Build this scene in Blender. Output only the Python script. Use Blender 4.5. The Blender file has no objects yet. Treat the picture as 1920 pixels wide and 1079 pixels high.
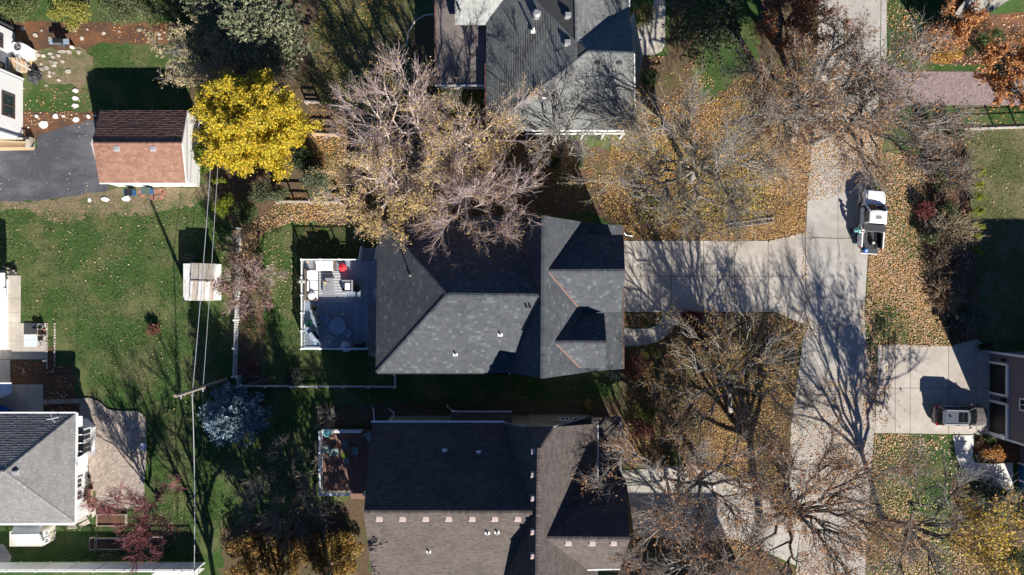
import bpy, math, random
import numpy as np
from mathutils import Vector, Matrix

# ---------------------------------------------------------------- camera, sky, sun, exposure
S = bpy.context.scene
C = S.collection
H = 64.0                                   # flying height of the drone, metres
cam = bpy.data.cameras.new('camera'); cam.lens = 24; cam.sensor_width = 36
cam.clip_start = 0.5; cam.clip_end = 3000
camo = bpy.data.objects.new('camera', cam); C.objects.link(camo)
camo.location = (0, 0, H); camo.rotation_euler = (0, 0, 0)
S.camera = camo

SUN_EL, SHX, SHY = math.radians(28.2), -0.39, 0.92      # shadows run to (-x, +y)
sdir = Vector((-SHX*math.cos(SUN_EL), -SHY*math.cos(SUN_EL), math.sin(SUN_EL))).normalized()
w = bpy.data.worlds.new('World'); S.world = w; w.use_nodes = True
wn = w.node_tree.nodes; bg = wn['Background']; bg.inputs['Strength'].default_value = 0.05
sky = wn.new('ShaderNodeTexSky'); sky.sky_type = 'NISHITA'; sky.sun_disc = False
sky.sun_elevation = SUN_EL; sky.sun_rotation = math.atan2(sdir.x, sdir.y)
sky.air_density = 0.75; sky.dust_density = 0.0; sky.ozone_density = 9.0
w.node_tree.links.new(sky.outputs[0], bg.inputs[0])
sl = bpy.data.lights.new('sun', 'SUN'); sl.energy = 5.0; sl.angle = math.radians(0.5); sl.color = (1.0, 0.94, 0.85)
so = bpy.data.objects.new('sun', sl); C.objects.link(so)
so.rotation_euler = sdir.to_track_quat('Z', 'Y').to_euler(); so.location = (30, -60, 60)
S.view_settings.view_transform = 'Standard'; S.view_settings.look = 'None'
S.view_settings.gamma = 1; S.view_settings.use_curve_mapping = False
S.view_settings.exposure = 1.12
S.cycles.max_bounces = 5; S.cycles.diffuse_bounces = 3; S.cycles.glossy_bounces = 2; S.cycles.transmission_bounces = 3

R = random.Random(7)
NR = np.random.default_rng(11)
PI = math.pi

# ---------------------------------------------------------------- helpers
def P(px, py, z=0.0):
    s = (H - z)/H
    return Vector(((px-960)/20*s, (539.5-py)/20*s, z))
def on_plane(px, py, a, b, c):
    n = (b-a).cross(c-a); o = Vector((0, 0, H)); d = P(px, py, 0) - o
    return o + d*((a-o).dot(n)/d.dot(n))

def tag(o, label=None, cat=None, group=None, kind=None):
    if label: o['label'] = label
    if cat: o['category'] = cat
    if group: o['group'] = group
    if kind: o['kind'] = kind
    return o
def thing(name, label, cat, loc=(0, 0, 0), rz=0.0, group=None, kind=None):
    o = bpy.data.objects.new(name, None); C.objects.link(o); o.empty_display_size = 0.3
    o.location = loc; o.rotation_euler = (0, 0, rz)
    return tag(o, label, cat, group, kind)
def rootloc(o):
    l = Vector((0, 0, 0))
    while o is not None:
        l += o.location; o = o.parent
    return l
def copy_tree(o, parent=None):
    kids = list(o.children)
    c = o.copy(); C.objects.link(c)
    if parent: c.parent = parent
    for k in kids: copy_tree(k, c)
    return c
def inst(name, me, parent, loc, rz=0.0, scale=None):
    o = bpy.data.objects.new(name, me); C.objects.link(o); o.parent = parent
    o.location = Vector(loc) - (rootloc(parent) if parent else Vector()); o.rotation_euler = (0, 0, rz)
    if scale: o.scale = scale
    return o

class MB:
    def __init__(s): s.v = []; s.f = []; s.c = []; s.m = []
    def add(s, vs, fs, col=None, mi=0):
        n = len(s.v); s.v += [tuple(x) for x in vs]
        for f in fs: s.f.append([i+n for i in f]); s.c.append(col or (1, 1, 1)); s.m.append(mi)
    def box(s, x0, x1, y0, y1, z0, z1, col=None, mi=0):
        s.add([(x0,y0,z0),(x1,y0,z0),(x1,y1,z0),(x0,y1,z0),(x0,y0,z1),(x1,y0,z1),(x1,y1,z1),(x0,y1,z1)],
              [(3,2,1,0),(4,5,6,7),(0,1,5,4),(1,2,6,5),(2,3,7,6),(3,0,4,7)], col, mi)
    def obox(s, c, hx, hy, hz, rz=0, col=None, mi=0, rx=0):
        M = Matrix.Rotation(rz, 3, 'Z') @ Matrix.Rotation(rx, 3, 'X'); c = Vector(c)
        vs = [c + M @ Vector((a*hx, b*hy, d*hz)) for d in (-1, 1) for a, b in ((-1,-1),(1,-1),(1,1),(-1,1))]
        s.add(vs, [(3,2,1,0),(4,5,6,7),(0,1,5,4),(1,2,6,5),(2,3,7,6),(3,0,4,7)], col, mi)
    def bar(s, a, b, hw, hh, col=None, mi=0):
        a = Vector(a); b = Vector(b); t = (b-a).normalized()
        up = Vector((0, 0, 1)) if abs(t.z) < .95 else Vector((0, 1, 0))
        sd = t.cross(up).normalized()*hw; u2 = sd.cross(t).normalized()*hh
        vs = [p + i*sd + j*u2 for p in (a, b) for i, j in ((-1,-1),(1,-1),(1,1),(-1,1))]
        s.add(vs, [(3,2,1,0),(4,5,6,7),(0,1,5,4),(1,2,6,5),(2,3,7,6),(3,0,4,7)], col, mi)
    def tube(s, pts, rads, n=6, col=None, mi=0, cap=True):
        pts = [Vector(p) for p in pts]
        if not hasattr(rads, '__len__'): rads = [rads]*len(pts)
        vs = []
        for i, p in enumerate(pts):
            t = (pts[min(i+1, len(pts)-1)] - pts[max(i-1, 0)]).normalized()
            up = Vector((0, 0, 1)) if abs(t.z) < .9 else Vector((1, 0, 0))
            a = t.cross(up).normalized(); b = a.cross(t)
            vs += [p + rads[i]*(math.cos(2*PI*k/n)*a + math.sin(2*PI*k/n)*b) for k in range(n)]
        fs = [(i*n+k, i*n+(k+1) % n, (i+1)*n+(k+1) % n, (i+1)*n+k) for i in range(len(pts)-1) for k in range(n)]
        if cap: fs += [tuple(range(n))[::-1], tuple(range((len(pts)-1)*n, len(pts)*n))]
        s.add(vs, fs, col, mi)
    def lathe(s, c, prof, n=14, col=None, mi=0):
        s.tube_rings([[Vector(c) + Vector((r*math.cos(2*PI*k/n), r*math.sin(2*PI*k/n), z)) for k in range(n)] for r, z in prof], col, mi)
    def tube_rings(s, rings, col=None, mi=0, caps=True):
        n = len(rings[0]); vs = [p for r in rings for p in r]
        fs = [(i*n+k, i*n+(k+1) % n, (i+1)*n+(k+1) % n, (i+1)*n+k) for i in range(len(rings)-1) for k in range(n)]
        if caps: fs += [tuple(range(n))[::-1], tuple(range((len(rings)-1)*n, len(rings)*n))]
        s.add(vs, fs, col, mi)
    def prism(s, poly, z0, z1, col=None, mi=0):
        n = len(poly)
        area = sum(poly[i][0]*poly[(i+1) % n][1]-poly[(i+1) % n][0]*poly[i][1] for i in range(n))
        if area < 0: poly = poly[::-1]
        vs = [(p[0], p[1], z0) for p in poly] + [(p[0], p[1], z1) for p in poly]
        s.add(vs, [tuple(range(n))[::-1], tuple(range(n, 2*n))] + [(i, (i+1) % n, n+(i+1) % n, n+i) for i in range(n)], col, mi)
    def slab(s, pts, t, col=None, mi=0):
        """a sloping plate: top polygon pts, t thick downwards"""
        pts = [Vector(p) for p in pts]; n = len(pts)
        nz = sum(pts[i].x*pts[(i+1) % n].y-pts[(i+1) % n].x*pts[i].y for i in range(n))
        if nz < 0: pts = pts[::-1]
        vs = pts + [p - Vector((0, 0, t)) for p in pts]
        s.add(vs, [tuple(range(n)), tuple(range(n, 2*n))[::-1]] + [((i+1) % n, i, n+i, n+(i+1) % n) for i in range(n)], col, mi)
    def build(s, name, mats, parent=None, label=None, cat=None, group=None, kind=None, world=True, smooth=False, bevel=0):
        off = rootloc(parent) if (parent and world) else Vector()
        me = bpy.data.meshes.new(name)
        me.from_pydata([(a-off.x, b-off.y, c-off.z) for a, b, c in s.v], [], s.f)
        for m in (mats if isinstance(mats, (list, tuple)) else [mats]): me.materials.append(m)
        if any(s.m): me.polygons.foreach_set('material_index', s.m)
        at = me.attributes.new('Col', 'FLOAT_COLOR', 'FACE')
        at.data.foreach_set('color', np.array([(c[0], c[1], c[2], 1) for c in s.c], dtype=np.float32).ravel())
        if smooth: me.polygons.foreach_set('use_smooth', [True]*len(me.polygons))
        me.update()
        o = bpy.data.objects.new(name, me); C.objects.link(o)
        if parent: o.parent = parent
        if bevel:
            b = o.modifiers.new('bevel', 'BEVEL'); b.width = bevel; b.segments = 2; b.limit_method = 'ANGLE'; b.angle_limit = math.radians(35)
        return tag(o, label, cat, group, kind)

def mesh_np(name, V, F, cols, mat, parent=None, off=None):
    """big meshes straight from arrays: V (n,3), F (m,k), cols (m,3) or None"""
    me = bpy.data.meshes.new(name); V = np.asarray(V, np.float32)
    if parent is not None: V = V - np.array(rootloc(parent), np.float32)
    m, k = F.shape
    me.vertices.add(len(V)); me.vertices.foreach_set('co', V.ravel())
    me.loops.add(m*k); me.loops.foreach_set('vertex_index', F.astype(np.int32).ravel())
    me.polygons.add(m); me.polygons.foreach_set('loop_start', np.arange(0, m*k, k, dtype=np.int32))
    me.polygons.foreach_set('loop_total', np.full(m, k, np.int32))
    me.materials.append(mat)
    if cols is not None:
        at = me.attributes.new('Col', 'FLOAT_COLOR', 'FACE')
        at.data.foreach_set('color', np.concatenate([cols, np.ones((m, 1))], 1).astype(np.float32).ravel())
    me.update(calc_edges=True)
    o = bpy.data.objects.new(name, me); C.objects.link(o)
    if parent is not None: o.parent = parent
    return o

# ---------------------------------------------------------------- materials
def mat(name, c1, c2=None, scale=3.0, rough=0.8, bump=0.0, bscale=20.0, attr=False, big=None, bigscale=0.25, metal=0.0, spec=0.3, stretch=None, rnd=0.0, detail=6, sub=0.0):
    """noise between two colours, a second slow noise towards a third, face colours and per-object variation"""
    m = bpy.data.materials.new(name); m.use_nodes = True
    n = m.node_tree.nodes; L = m.node_tree.links.new; b = n['Principled BSDF']
    b.inputs['Roughness'].default_value = rough; b.inputs['Metallic'].default_value = metal
    b.inputs['Specular IOR Level'].default_value = spec
    g = n.new('ShaderNodeNewGeometry'); vec = g.outputs['Position']
    if stretch:
        vm = n.new('ShaderNodeVectorMath'); vm.operation = 'MULTIPLY'; vm.inputs[1].default_value = stretch
        L(vec, vm.inputs[0]); vec = vm.outputs[0]
    def noise(sc, det):
        t = n.new('ShaderNodeTexNoise'); t.inputs['Scale'].default_value = sc; t.inputs['Detail'].default_value = det
        t.inputs['Roughness'].default_value = 0.65; L(vec, t.inputs['Vector']); return t.outputs['Fac']
    def mixc(fac, a, bb, mode='MIX'):
        x = n.new('ShaderNodeMix'); x.data_type = 'RGBA'; x.blend_type = mode
        for k, v in ((0, fac), (6, a), (7, bb)):
            if hasattr(v, 'is_output'): L(v, x.inputs[k])
            elif k == 0: x.inputs[0].default_value = v
            else: x.inputs[k].default_value = (*v, 1)
        return x.outputs[2]
    def ramp(v, lo, hi):
        r = n.new('ShaderNodeMapRange'); r.inputs[1].default_value = lo; r.inputs[2].default_value = hi; L(v, r.inputs[0]); return r.outputs[0]
    col = mixc(ramp(noise(scale, detail), .3, .7), c1, c2 or c1)
    if big:
        col = mixc(ramp(noise(bigscale, 4), .45, .72), col, big)
    if attr:
        a = n.new('ShaderNodeAttribute'); a.attribute_name = 'Col'; col = mixc(1.0, col, a.outputs['Color'], 'MULTIPLY')
    if rnd:
        oi = n.new('ShaderNodeObjectInfo'); mr = n.new('ShaderNodeMapRange'); mr.inputs[3].default_value = 1-rnd; mr.inputs[4].default_value = 1+rnd
        L(oi.outputs['Random'], mr.inputs[0])
        vm = n.new('ShaderNodeVectorMath'); vm.operation = 'SCALE'; L(col, vm.inputs[0]); L(mr.outputs[0], vm.inputs['Scale']); col = vm.outputs[0]
    L(col, b.inputs['Base Color'])
    if bump:
        bp = n.new('ShaderNodeBump'); bp.inputs['Strength'].default_value = bump; bp.inputs['Distance'].default_value = 0.05
        L(noise(bscale, 5), bp.inputs['Height']); L(bp.outputs[0], b.inputs['Normal'])
    return m

def leafmat(name, trans=0.35):
    m = bpy.data.materials.new(name); m.use_nodes = True
    n = m.node_tree.nodes; L = m.node_tree.links.new; b = n['Principled BSDF']
    a = n.new('ShaderNodeAttribute'); a.attribute_name = 'Col'
    L(a.outputs['Color'], b.inputs['Base Color']); b.inputs['Roughness'].default_value = 0.55; b.inputs['Specular IOR Level'].default_value = 0.25
    t = n.new('ShaderNodeBsdfTranslucent'); L(a.outputs['Color'], t.inputs['Color'])
    x = n.new('ShaderNodeMixShader'); x.inputs[0].default_value = trans
    L(b.outputs[0], x.inputs[1]); L(t.outputs[0], x.inputs[2]); L(x.outputs[0], n['Material Output'].inputs[0])
    return m
def glassmat(name, col=(0.02, 0.03, 0.04), rough=0.06):
    return mat(name, col, rough=rough, spec=0.8)

M = {
 'lawn': mat('lawn', (0.024,0.055,0.014), (0.068,0.120,0.034), 5.0, 0.95, 0.9, 26, big=(0.15,0.145,0.068), bigscale=0.33, spec=.1),
 'drylawn': mat('dry lawn', (0.055,0.075,0.025), (0.12,0.125,0.055), 5.0, 0.95, 0.9, 26, big=(0.20,0.17,0.10), bigscale=0.3, spec=.1),
 'grassblade': leafmat('grass blade', .25),
 'dirt': mat('dirt', (0.075,0.05,0.032), (0.16,0.11,0.075), 4, 0.95, 1.0, 14, big=(0.09,0.09,0.035), bigscale=.5, spec=.1),
 'drysoil': mat('dry soil', (0.14,0.105,0.065), (0.25,0.20,0.13), 4, 0.95, 1.0, 14, big=(0.06,0.10,0.03), bigscale=.7, spec=.1),
 'mulch': mat('mulch', (0.045,0.03,0.022), (0.15,0.09,0.06), 9, 0.95, 1.0, 16, big=(0.22,0.10,0.05), bigscale=.5, spec=.1),
 'asphalt': mat('asphalt', (0.035,0.037,0.046), (0.10,0.103,0.115), 9, 0.85, .8, 30, big=(0.16,0.165,0.18), bigscale=.28, detail=12, stretch=(.6,1.2,1)),
 'street': mat('street concrete', (0.34,0.32,0.295), (0.45,0.425,0.39), 1.6, 0.9, .3, 25, big=(0.29,0.27,0.245), bigscale=.33, rnd=.07, detail=12),
 'concrete': mat('driveway concrete', (0.38,0.345,0.30), (0.49,0.45,0.40), 1.9, 0.9, .3, 25, big=(0.33,0.295,0.25), bigscale=.4, rnd=.06, detail=12),
 'pale_concrete': mat('pale concrete', (0.60,0.58,0.55), (0.68,0.66,0.63), 1.6, 0.9, .15, 30, rnd=.04),
 'joint': mat('joint dirt', (0.10,0.08,0.06), (0.16,0.13,0.10), 5, 0.95),
 'shingle': mat('asphalt shingle', (0.85,0.85,0.85), (1.1,1.1,1.1), 14, 0.9, .5, 45, attr=True, spec=.2, big=(.80,.80,.79), bigscale=.35),
 'underlay': mat('roof board', (0.05,0.05,0.05), (0.07,0.07,0.07), 3, 0.9),
 'copper': mat('copper flashing', (0.13,0.062,0.05), (0.17,0.085,0.066), 5, .6, metal=.1),
 'white': mat('white paint', (0.74,0.75,0.76), (0.80,0.80,0.80), 2, .5, rnd=.04),
 'siding': mat('white siding', (0.70,0.70,0.69), (0.77,0.77,0.76), 1.5, .6),
 'cream': mat('cream siding', (0.50,0.47,0.38), (0.56,0.53,0.44), 1.5, .7),
 'beige': mat('beige siding', (0.30,0.28,0.20), (0.34,0.32,0.24), 1.5, .7),
 'slate': mat('slate siding', (0.13,0.115,0.14), (0.16,0.145,0.17), 1.0, .7, stretch=(1,1,6)),
 'greywall': mat('grey siding', (0.22,0.23,0.24), (0.26,0.27,0.28), 1.5, .7),
 'brick_red': mat('brick', (0.22,0.10,0.07), (0.30,0.15,0.11), 4, .9, rnd=.1),
 'membrane': mat('flat roof felt', (0.13,0.11,0.105), (0.17,0.145,0.135), 1.5, .9, .2, 30, big=(.20,.17,.15), bigscale=.4),
 'glass': glassmat('window glass'),
 'darkglass': glassmat('dark glass', (0.008,0.010,0.012)),
 'black': mat('black plastic', (0.012,0.012,0.013), (0.02,0.02,0.02), 4, .5),
 'darkgrey': mat('dark grey', (0.04,0.042,0.045), (0.06,0.06,0.065), 4, .6),
 'grey': mat('grey metal', (0.25,0.25,0.26), (0.32,0.32,0.33), 3, .5, metal=.3),
 'steel': mat('galvanised steel', (0.5,0.5,0.51), (0.58,0.58,0.6), 3, .4, metal=.5),
 'deck': mat('grey composite board', (0.19,0.24,0.30), (0.23,0.285,0.35), 3, .7, .2, 20, stretch=(6,1,1), rnd=.12),
 'reddeck': mat('brown stained board', (0.17,0.095,0.07), (0.24,0.14,0.11), 3, .8, .2, 20, stretch=(1,6,1), rnd=.12),
 'wood': mat('raw timber', (0.40,0.28,0.16), (0.52,0.38,0.24), 4, .8, .2, 20, stretch=(5,1,1), rnd=.12),
 'oldwood': mat('weathered board', (0.33,0.30,0.26), (0.52,0.48,0.43), 3, .9, .3, 20, stretch=(6,1,1), rnd=.18, big=(.28,.19,.11), bigscale=.8),
 'pole': mat('pole timber', (0.20,0.17,0.14), (0.30,0.26,0.22), 6, .9, .3, 20, stretch=(1,1,.3)),
 'stone': mat('pale flagstone', (0.36,0.32,0.27), (0.52,0.48,0.43), 5, .9, .4, 15, rnd=.25, big=(.25,.2,.14), bigscale=1.5),
 'block': mat('stone block', (0.26,0.22,0.19), (0.36,0.31,0.27), 5, .9, .3, 15, rnd=.12),
 'paver': mat('paver', (0.9,0.9,0.9), (1.1,1.1,1.1), 8, .9, .2, 30, attr=True),
 'leaf': leafmat('leaf'), 'needle': leafmat('needle', .15), 'litter': leafmat('dry leaf', .1),
 'bark': mat('grey bark', (0.15,0.14,0.12), (0.31,0.29,0.26), 5, .95, .6, 12, spec=.1),
 'darkbark': mat('dark bark', (0.06,0.052,0.046), (0.12,0.105,0.095), 5, .95, .6, 12, spec=.1),
 'twig': mat('grey twig', (0.20,0.185,0.17), (0.33,0.31,0.29), 2, .9, spec=.1),
 'twig_dark': mat('brown twig', (0.13,0.11,0.095), (0.22,0.19,0.165), 2, .9, spec=.1),
 'birchbark': mat('birch bark', (0.48,0.40,0.35), (0.62,0.55,0.50), 6, .9, .3, 12, big=(.22,.15,.12), bigscale=2.5, spec=.1),
 'twig_purple': mat('purplish twig', (0.31,0.235,0.225), (0.45,0.365,0.355), 2, .9, spec=.1),
 'twig_red': mat('red twig', (0.22,0.08,0.09), (0.32,0.14,0.14), 2, .9, spec=.1),
 'carwhite': mat('white car paint', (0.78,0.79,0.80), rough=.25, spec=.5),
 'cartaupe': mat('taupe car paint', (0.21,0.19,0.185), (0.23,0.21,0.205), 2, rough=.22, metal=.5, spec=.5),
 'carsilver': mat('silver car paint', (0.36,0.37,0.39), rough=.25, metal=.5, spec=.5),
 'carroof': mat('blue silver car roof', (0.15,0.17,0.20), rough=.25, metal=.4, spec=.5),  # bluer roof colour, kept apart from the taupe body
 'carnavy': mat('dark car paint', (0.02,0.022,0.028), rough=.2, spec=.6),
 'rubber': mat('tyre rubber', (0.012,0.012,0.012), (0.02,0.02,0.02), 6, .8),
 'bedliner': mat('bed liner', (0.055,0.06,0.065), (0.07,0.075,0.08), 6, .8),
 'taillight': mat('tail light', (0.35,0.01,0.02), rough=.2, spec=.6),
 'blueplastic': mat('blue plastic', (0.01,0.10,0.26), (0.015,0.13,0.31), 3, .4),
 'brightblue': mat('bright blue plastic', (0.02,0.14,0.55), rough=.35),
 'greenlid': mat('grey green lid', (0.055,0.085,0.075), (0.07,0.10,0.085), 3, .5),
 'redfabric': mat('red fabric', (0.62,0.02,0.035), (0.70,0.04,0.05), 5, .7),
 'cushion': mat('white cushion', (0.66,0.67,0.69), (0.74,0.75,0.77), 4, .9, .2, 10),
 'wicker': mat('brown wicker', (0.11,0.085,0.07), (0.17,0.135,0.115), 18, .8, .5, 40),
 'greyfurn': mat('grey furniture', (0.22,0.23,0.25), (0.28,0.29,0.31), 5, .7, rnd=.05),
 'navy': mat('navy fabric', (0.02,0.035,0.08), (0.03,0.05,0.10), 5, .8),
 'palefabric': mat('pale fabric', (0.62,0.63,0.62), rough=.9),
 'teal': mat('teal fabric', (0.10,0.36,0.38), (0.14,0.44,0.45), 5, .8),
 'sage': mat('sage canvas', (0.23,0.31,0.31), (0.28,0.37,0.36), 5, .8),
 'palecover': mat('translucent cover', (0.36,0.42,0.46), (0.45,0.50,0.54), 3, .5),
 'skin': mat('skin', (0.50,0.30,0.22), rough=.6),
 'shirt': mat('pale teal shirt', (0.22,0.50,0.50), (0.27,0.56,0.56), 5, .85),
 'trousers': mat('navy trousers', (0.02,0.03,0.07), rough=.9),
 'cap': mat('pinkish cap', (0.60,0.42,0.40), rough=.8),
 'hair': mat('brown hair', (0.05,0.03,0.02), rough=.8),
 'terracotta': mat('terracotta', (0.38,0.17,0.10), (0.45,0.21,0.13), 6, .85),
 'tarp': mat('black tarp', (0.02,0.022,0.025), (0.035,0.037,0.042), 4, .45),
 'pinkvent': mat('pinkish vent', (0.42,0.33,0.30), (0.48,0.38,0.35), 4, .7),
 'darkdoor': mat('dark door', (0.018,0.018,0.02), (0.03,0.03,0.032), 2, .5),
 'darkframe': mat('brown window frame', (0.10,0.06,0.05), rough=.6),
 'greyblue': mat('grey downspout', (0.20,0.22,0.26), rough=.5),
 'shedroof': mat('shed roof', (0.34,0.36,0.37), (0.40,0.42,0.43), 3, .8, .2, 30),
 'oldpaint': mat('flaking white board', (0.52,0.53,0.54), (0.64,0.64,0.64), 4, .9, .3, 15, stretch=(5,1,1), rnd=.12, big=(.33,.26,.18), bigscale=1.0),
 'twig_rust': mat('russet twig', (0.22,0.11,0.075), (0.32,0.17,0.12), 2, .9), 'twig_tan': mat('tan twig', (0.28,0.22,0.15), (0.38,0.31,0.22), 2, .9),
 'bluegrey': mat('blue grey furniture', (0.24,0.30,0.36), (0.29,0.35,0.41), 4, .6), 'shelfblue': mat('grey blue shelf', (0.20,0.27,0.34), (0.25,0.32,0.39), 4, .5), 'bronze': mat('bronze frame', (0.16,0.115,0.09), (0.20,0.15,0.12), 5, .6),
 'greenpaint': mat('green paint', (0.02,0.16,0.08), rough=.5), 'palecream': mat('pale cream', (0.62,0.58,0.46), rough=.5), 'paleglass': mat('pale glass', (0.50,0.56,0.62), (0.58,0.64,0.70), 3, .15, spec=.6), 'shelfpale': mat('pale blue lid', (0.45,0.58,0.75), rough=.4),
 'gold': mat('brass', (0.7,0.5,0.25), rough=.4, metal=.5),
 'flagred': mat('flag red', (0.45,0.03,0.05), rough=.8), 'flagblue': mat('flag blue', (0.03,0.05,0.20), rough=.8),
}

# ---------------------------------------------------------------- geometry tools
def clip(poly, a, b, c):
    """keep the part of poly (2-D points) with a*x+b*y <= c"""
    out = []
    for i in range(len(poly)):
        p, q = poly[i], poly[(i+1) % len(poly)]
        dp, dq = a*p[0]+b*p[1]-c, a*q[0]+b*q[1]-c
        if dp <= 0: out.append(p)
        if (dp < 0 < dq) or (dq < 0 < dp):
            t = dp/(dp-dq); out.append((p[0]+t*(q[0]-p[0]), p[1]+t*(q[1]-p[1])))
    return out
def clip_rect(poly, x0, x1, y0, y1):
    for a, b, c in ((-1,0,-x0),(1,0,x1),(0,-1,-y0),(0,1,y1)):
        poly = clip(poly, a, b, c)
        if len(poly) < 3: return []
    return poly
def shingles(mb, pts, pal, roww=0.23, tab=0.36, rnd=0.12, lift=0.02, run=0.12, bright=None):
    """overlapping shingle tabs laid in courses over a convex roof face"""
    pts = [Vector(p) for p in pts]; n = Vector((0, 0, 0)); c = sum(pts, Vector())/len(pts)
    for i in range(len(pts)): n += (pts[i]-c).cross(pts[(i+1) % len(pts)]-c)
    n.normalize()
    if n.z < 0: n = -n; pts = pts[::-1]
    u = Vector((0, 0, 1)).cross(n)
    u = u.normalized() if u.length > 1e-4 else Vector((1, 0, 0))
    v = n.cross(u)
    P2 = [((p-c).dot(u), (p-c).dot(v)) for p in pts]
    if sum(P2[i][0]*P2[(i+1) % len(P2)][1]-P2[(i+1) % len(P2)][0]*P2[i][1] for i in range(len(P2))) < 0: P2 = P2[::-1]
    half = []
    for i in range(len(P2)):
        p, q = P2[i], P2[(i+1) % len(P2)]
        a, b = q[1]-p[1], -(q[0]-p[0]); half.append((a, b, a*p[0]+b*p[1]))
    u0, u1 = min(p[0] for p in P2), max(p[0] for p in P2)
    v0, v1 = min(p[1] for p in P2), max(p[1] for p in P2)
    row = 0; vv = v0
    while vv < v1:
        uu = u0 - R.random()*tab; col = R.choice(pal)
        while uu < u1:
            ww = tab*R.uniform(.75, 1.3)
            if R.random() > run: col = R.choice(pal)
            k = R.uniform(1-rnd, 1+rnd)
            if bright and R.random() < .10: cc = tuple(x*k for x in bright)
            else: cc = tuple(x*k for x in col)
            q = [(uu+.006, vv), (uu+ww-.006, vv), (uu+ww-.006, vv+roww*1.04), (uu+.006, vv+roww*1.04)]
            for a, b, d in half:
                q = clip(q, a, b, d)
                if len(q) < 3: break
            if len(q) >= 3:
                h = R.uniform(.7, 1.3)*lift
                vs = [c + u*x + v*y + n*(.008 + h*max(0.0, 1-(y-vv)/roww)) for x, y in q]
                mb.add(vs, [tuple(range(len(q)))], cc)
                lo = [i for i, (x, y) in enumerate(q) if y < vv+.01]
                if len(lo) == 2:
                    a, b = vs[lo[0]], vs[lo[1]]
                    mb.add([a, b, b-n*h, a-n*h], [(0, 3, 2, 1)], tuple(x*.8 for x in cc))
            uu += ww
        vv += roww; row += 1

def jag(poly, step=0.5, amp=0.12, seed=1):
    """subdivide the outline (world xy) and roughen it"""
    rr = random.Random(seed); out = []
    for i in range(len(poly)):
        p, q = Vector(poly[i]).to_2d(), Vector(poly[(i+1) % len(poly)]).to_2d()
        k = max(1, int((q-p).length/step))
        for j in range(k):
            t = p.lerp(q, j/k); out.append((t.x+rr.uniform(-amp, amp), t.y+rr.uniform(-amp, amp)))
    return out
def W2(poly): return [tuple(P(x, y).to_2d()) for x, y in poly]
def sheet(name, poly_px, m, z, amp=0.0, kind='structure', parent=None, seed=1, step=.5):
    pts = W2(poly_px)
    if amp: pts = jag(pts, step, amp, seed)
    n = len(pts)
    ar = sum(pts[i][0]*pts[(i+1) % n][1]-pts[(i+1) % n][0]*pts[i][1] for i in range(n))
    if ar < 0: pts = pts[::-1]
    b = MB(); b.add([(x, y, z) for x, y in pts], [tuple(range(n))])
    return b.build(name, m, parent, kind=kind)
def slabs(name, poly_px, xs, ys, m, z=0.012, top=0.045, gap=0.35, jm=None, piece='slab'):
    """a paved area: jointed base sheet with each slab a child of its own"""
    base = sheet(name, poly_px, jm or M['joint'], z)
    xs = [-1e4]+sorted(xs)+[1e4]; ys = [-1e4]+sorted(ys)+[1e4]
    for i in range(len(xs)-1):
        for j in range(len(ys)-1):
            q = clip_rect(poly_px, xs[i]+gap, xs[i+1]-gap, ys[j]+gap, ys[j+1]-gap)
            if len(q) < 3: continue
            w2 = W2(q)
            if abs(sum(w2[k][0]*w2[(k+1) % len(w2)][1]-w2[(k+1) % len(w2)][0]*w2[k][1] for k in range(len(w2)))) < .05: continue
            b = MB(); b.prism(w2, z+.001, top + R.uniform(-.003, .003)); b.build(piece, m, base)
    return base
def inpoly(x, y, poly):
    r = np.zeros(len(x), bool); n = len(poly)
    for i in range(n):
        x0, y0 = poly[i]; x1, y1 = poly[(i+1) % n]
        if y0 == y1: continue
        c = ((y0 > y) != (y1 > y)) & (x < (x1-x0)*(y-y0)/(y1-y0)+x0); r ^= c
    return r
def vnoise(x, y, sc, seed):
    """cheap smooth noise 0..1"""
    g = np.random.default_rng(seed); t = np.zeros_like(x)
    for k in range(7):
        a = g.uniform(0, 2*np.pi); f = sc*g.uniform(.6, 2.0); ph = g.uniform(0, 6.28)
        t += np.sin((x*np.cos(a)+y*np.sin(a))*f+ph)
    return np.clip(.5+t/7*.95, 0, 1)
def pick(pal, n, jit=.22, g=NR):
    pal = np.array(pal); c = pal[g.integers(0, len(pal), n)]
    return np.clip(c*(1+g.uniform(-jit, jit, (n, 1))), 0, 1)
def quads(pos, size, g=NR, flat=0.0, asp=0.7, zlift=None):
    """leaf blades: bent diamonds with random attitude; flat=1 lies down"""
    n = len(pos); size = np.broadcast_to(size, (n,))[:, None]
    nrm = g.normal(size=(n, 3)); nrm[:, 2] = np.abs(nrm[:, 2])+.25
    nrm = nrm*(1-flat) + np.array([0, 0, 1.6])*flat + 0.0; nrm /= np.linalg.norm(nrm, axis=1)[:, None]
    a = g.normal(size=(n, 3)); a -= nrm*(a*nrm).sum(1)[:, None]; a /= np.linalg.norm(a, axis=1)[:, None]
    b = np.cross(nrm, a)
    bend = nrm*size*g.uniform(-.15, .3, (n, 1))
    V = np.stack([pos-a*size*.5, pos-b*size*.5*asp+bend, pos+a*size*.5, pos+b*size*.5*asp+bend], 1)
    return V.reshape(-1, 3), np.arange(4*n).reshape(n, 4)
# ================================================================ THE GROUND
gb = MB(); gb.add([(-300,-300,0),(300,-300,0),(300,300,0),(-300,300,0)], [(0,1,2,3)])
gb.build('ground', M['lawn'], kind='structure')

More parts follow.
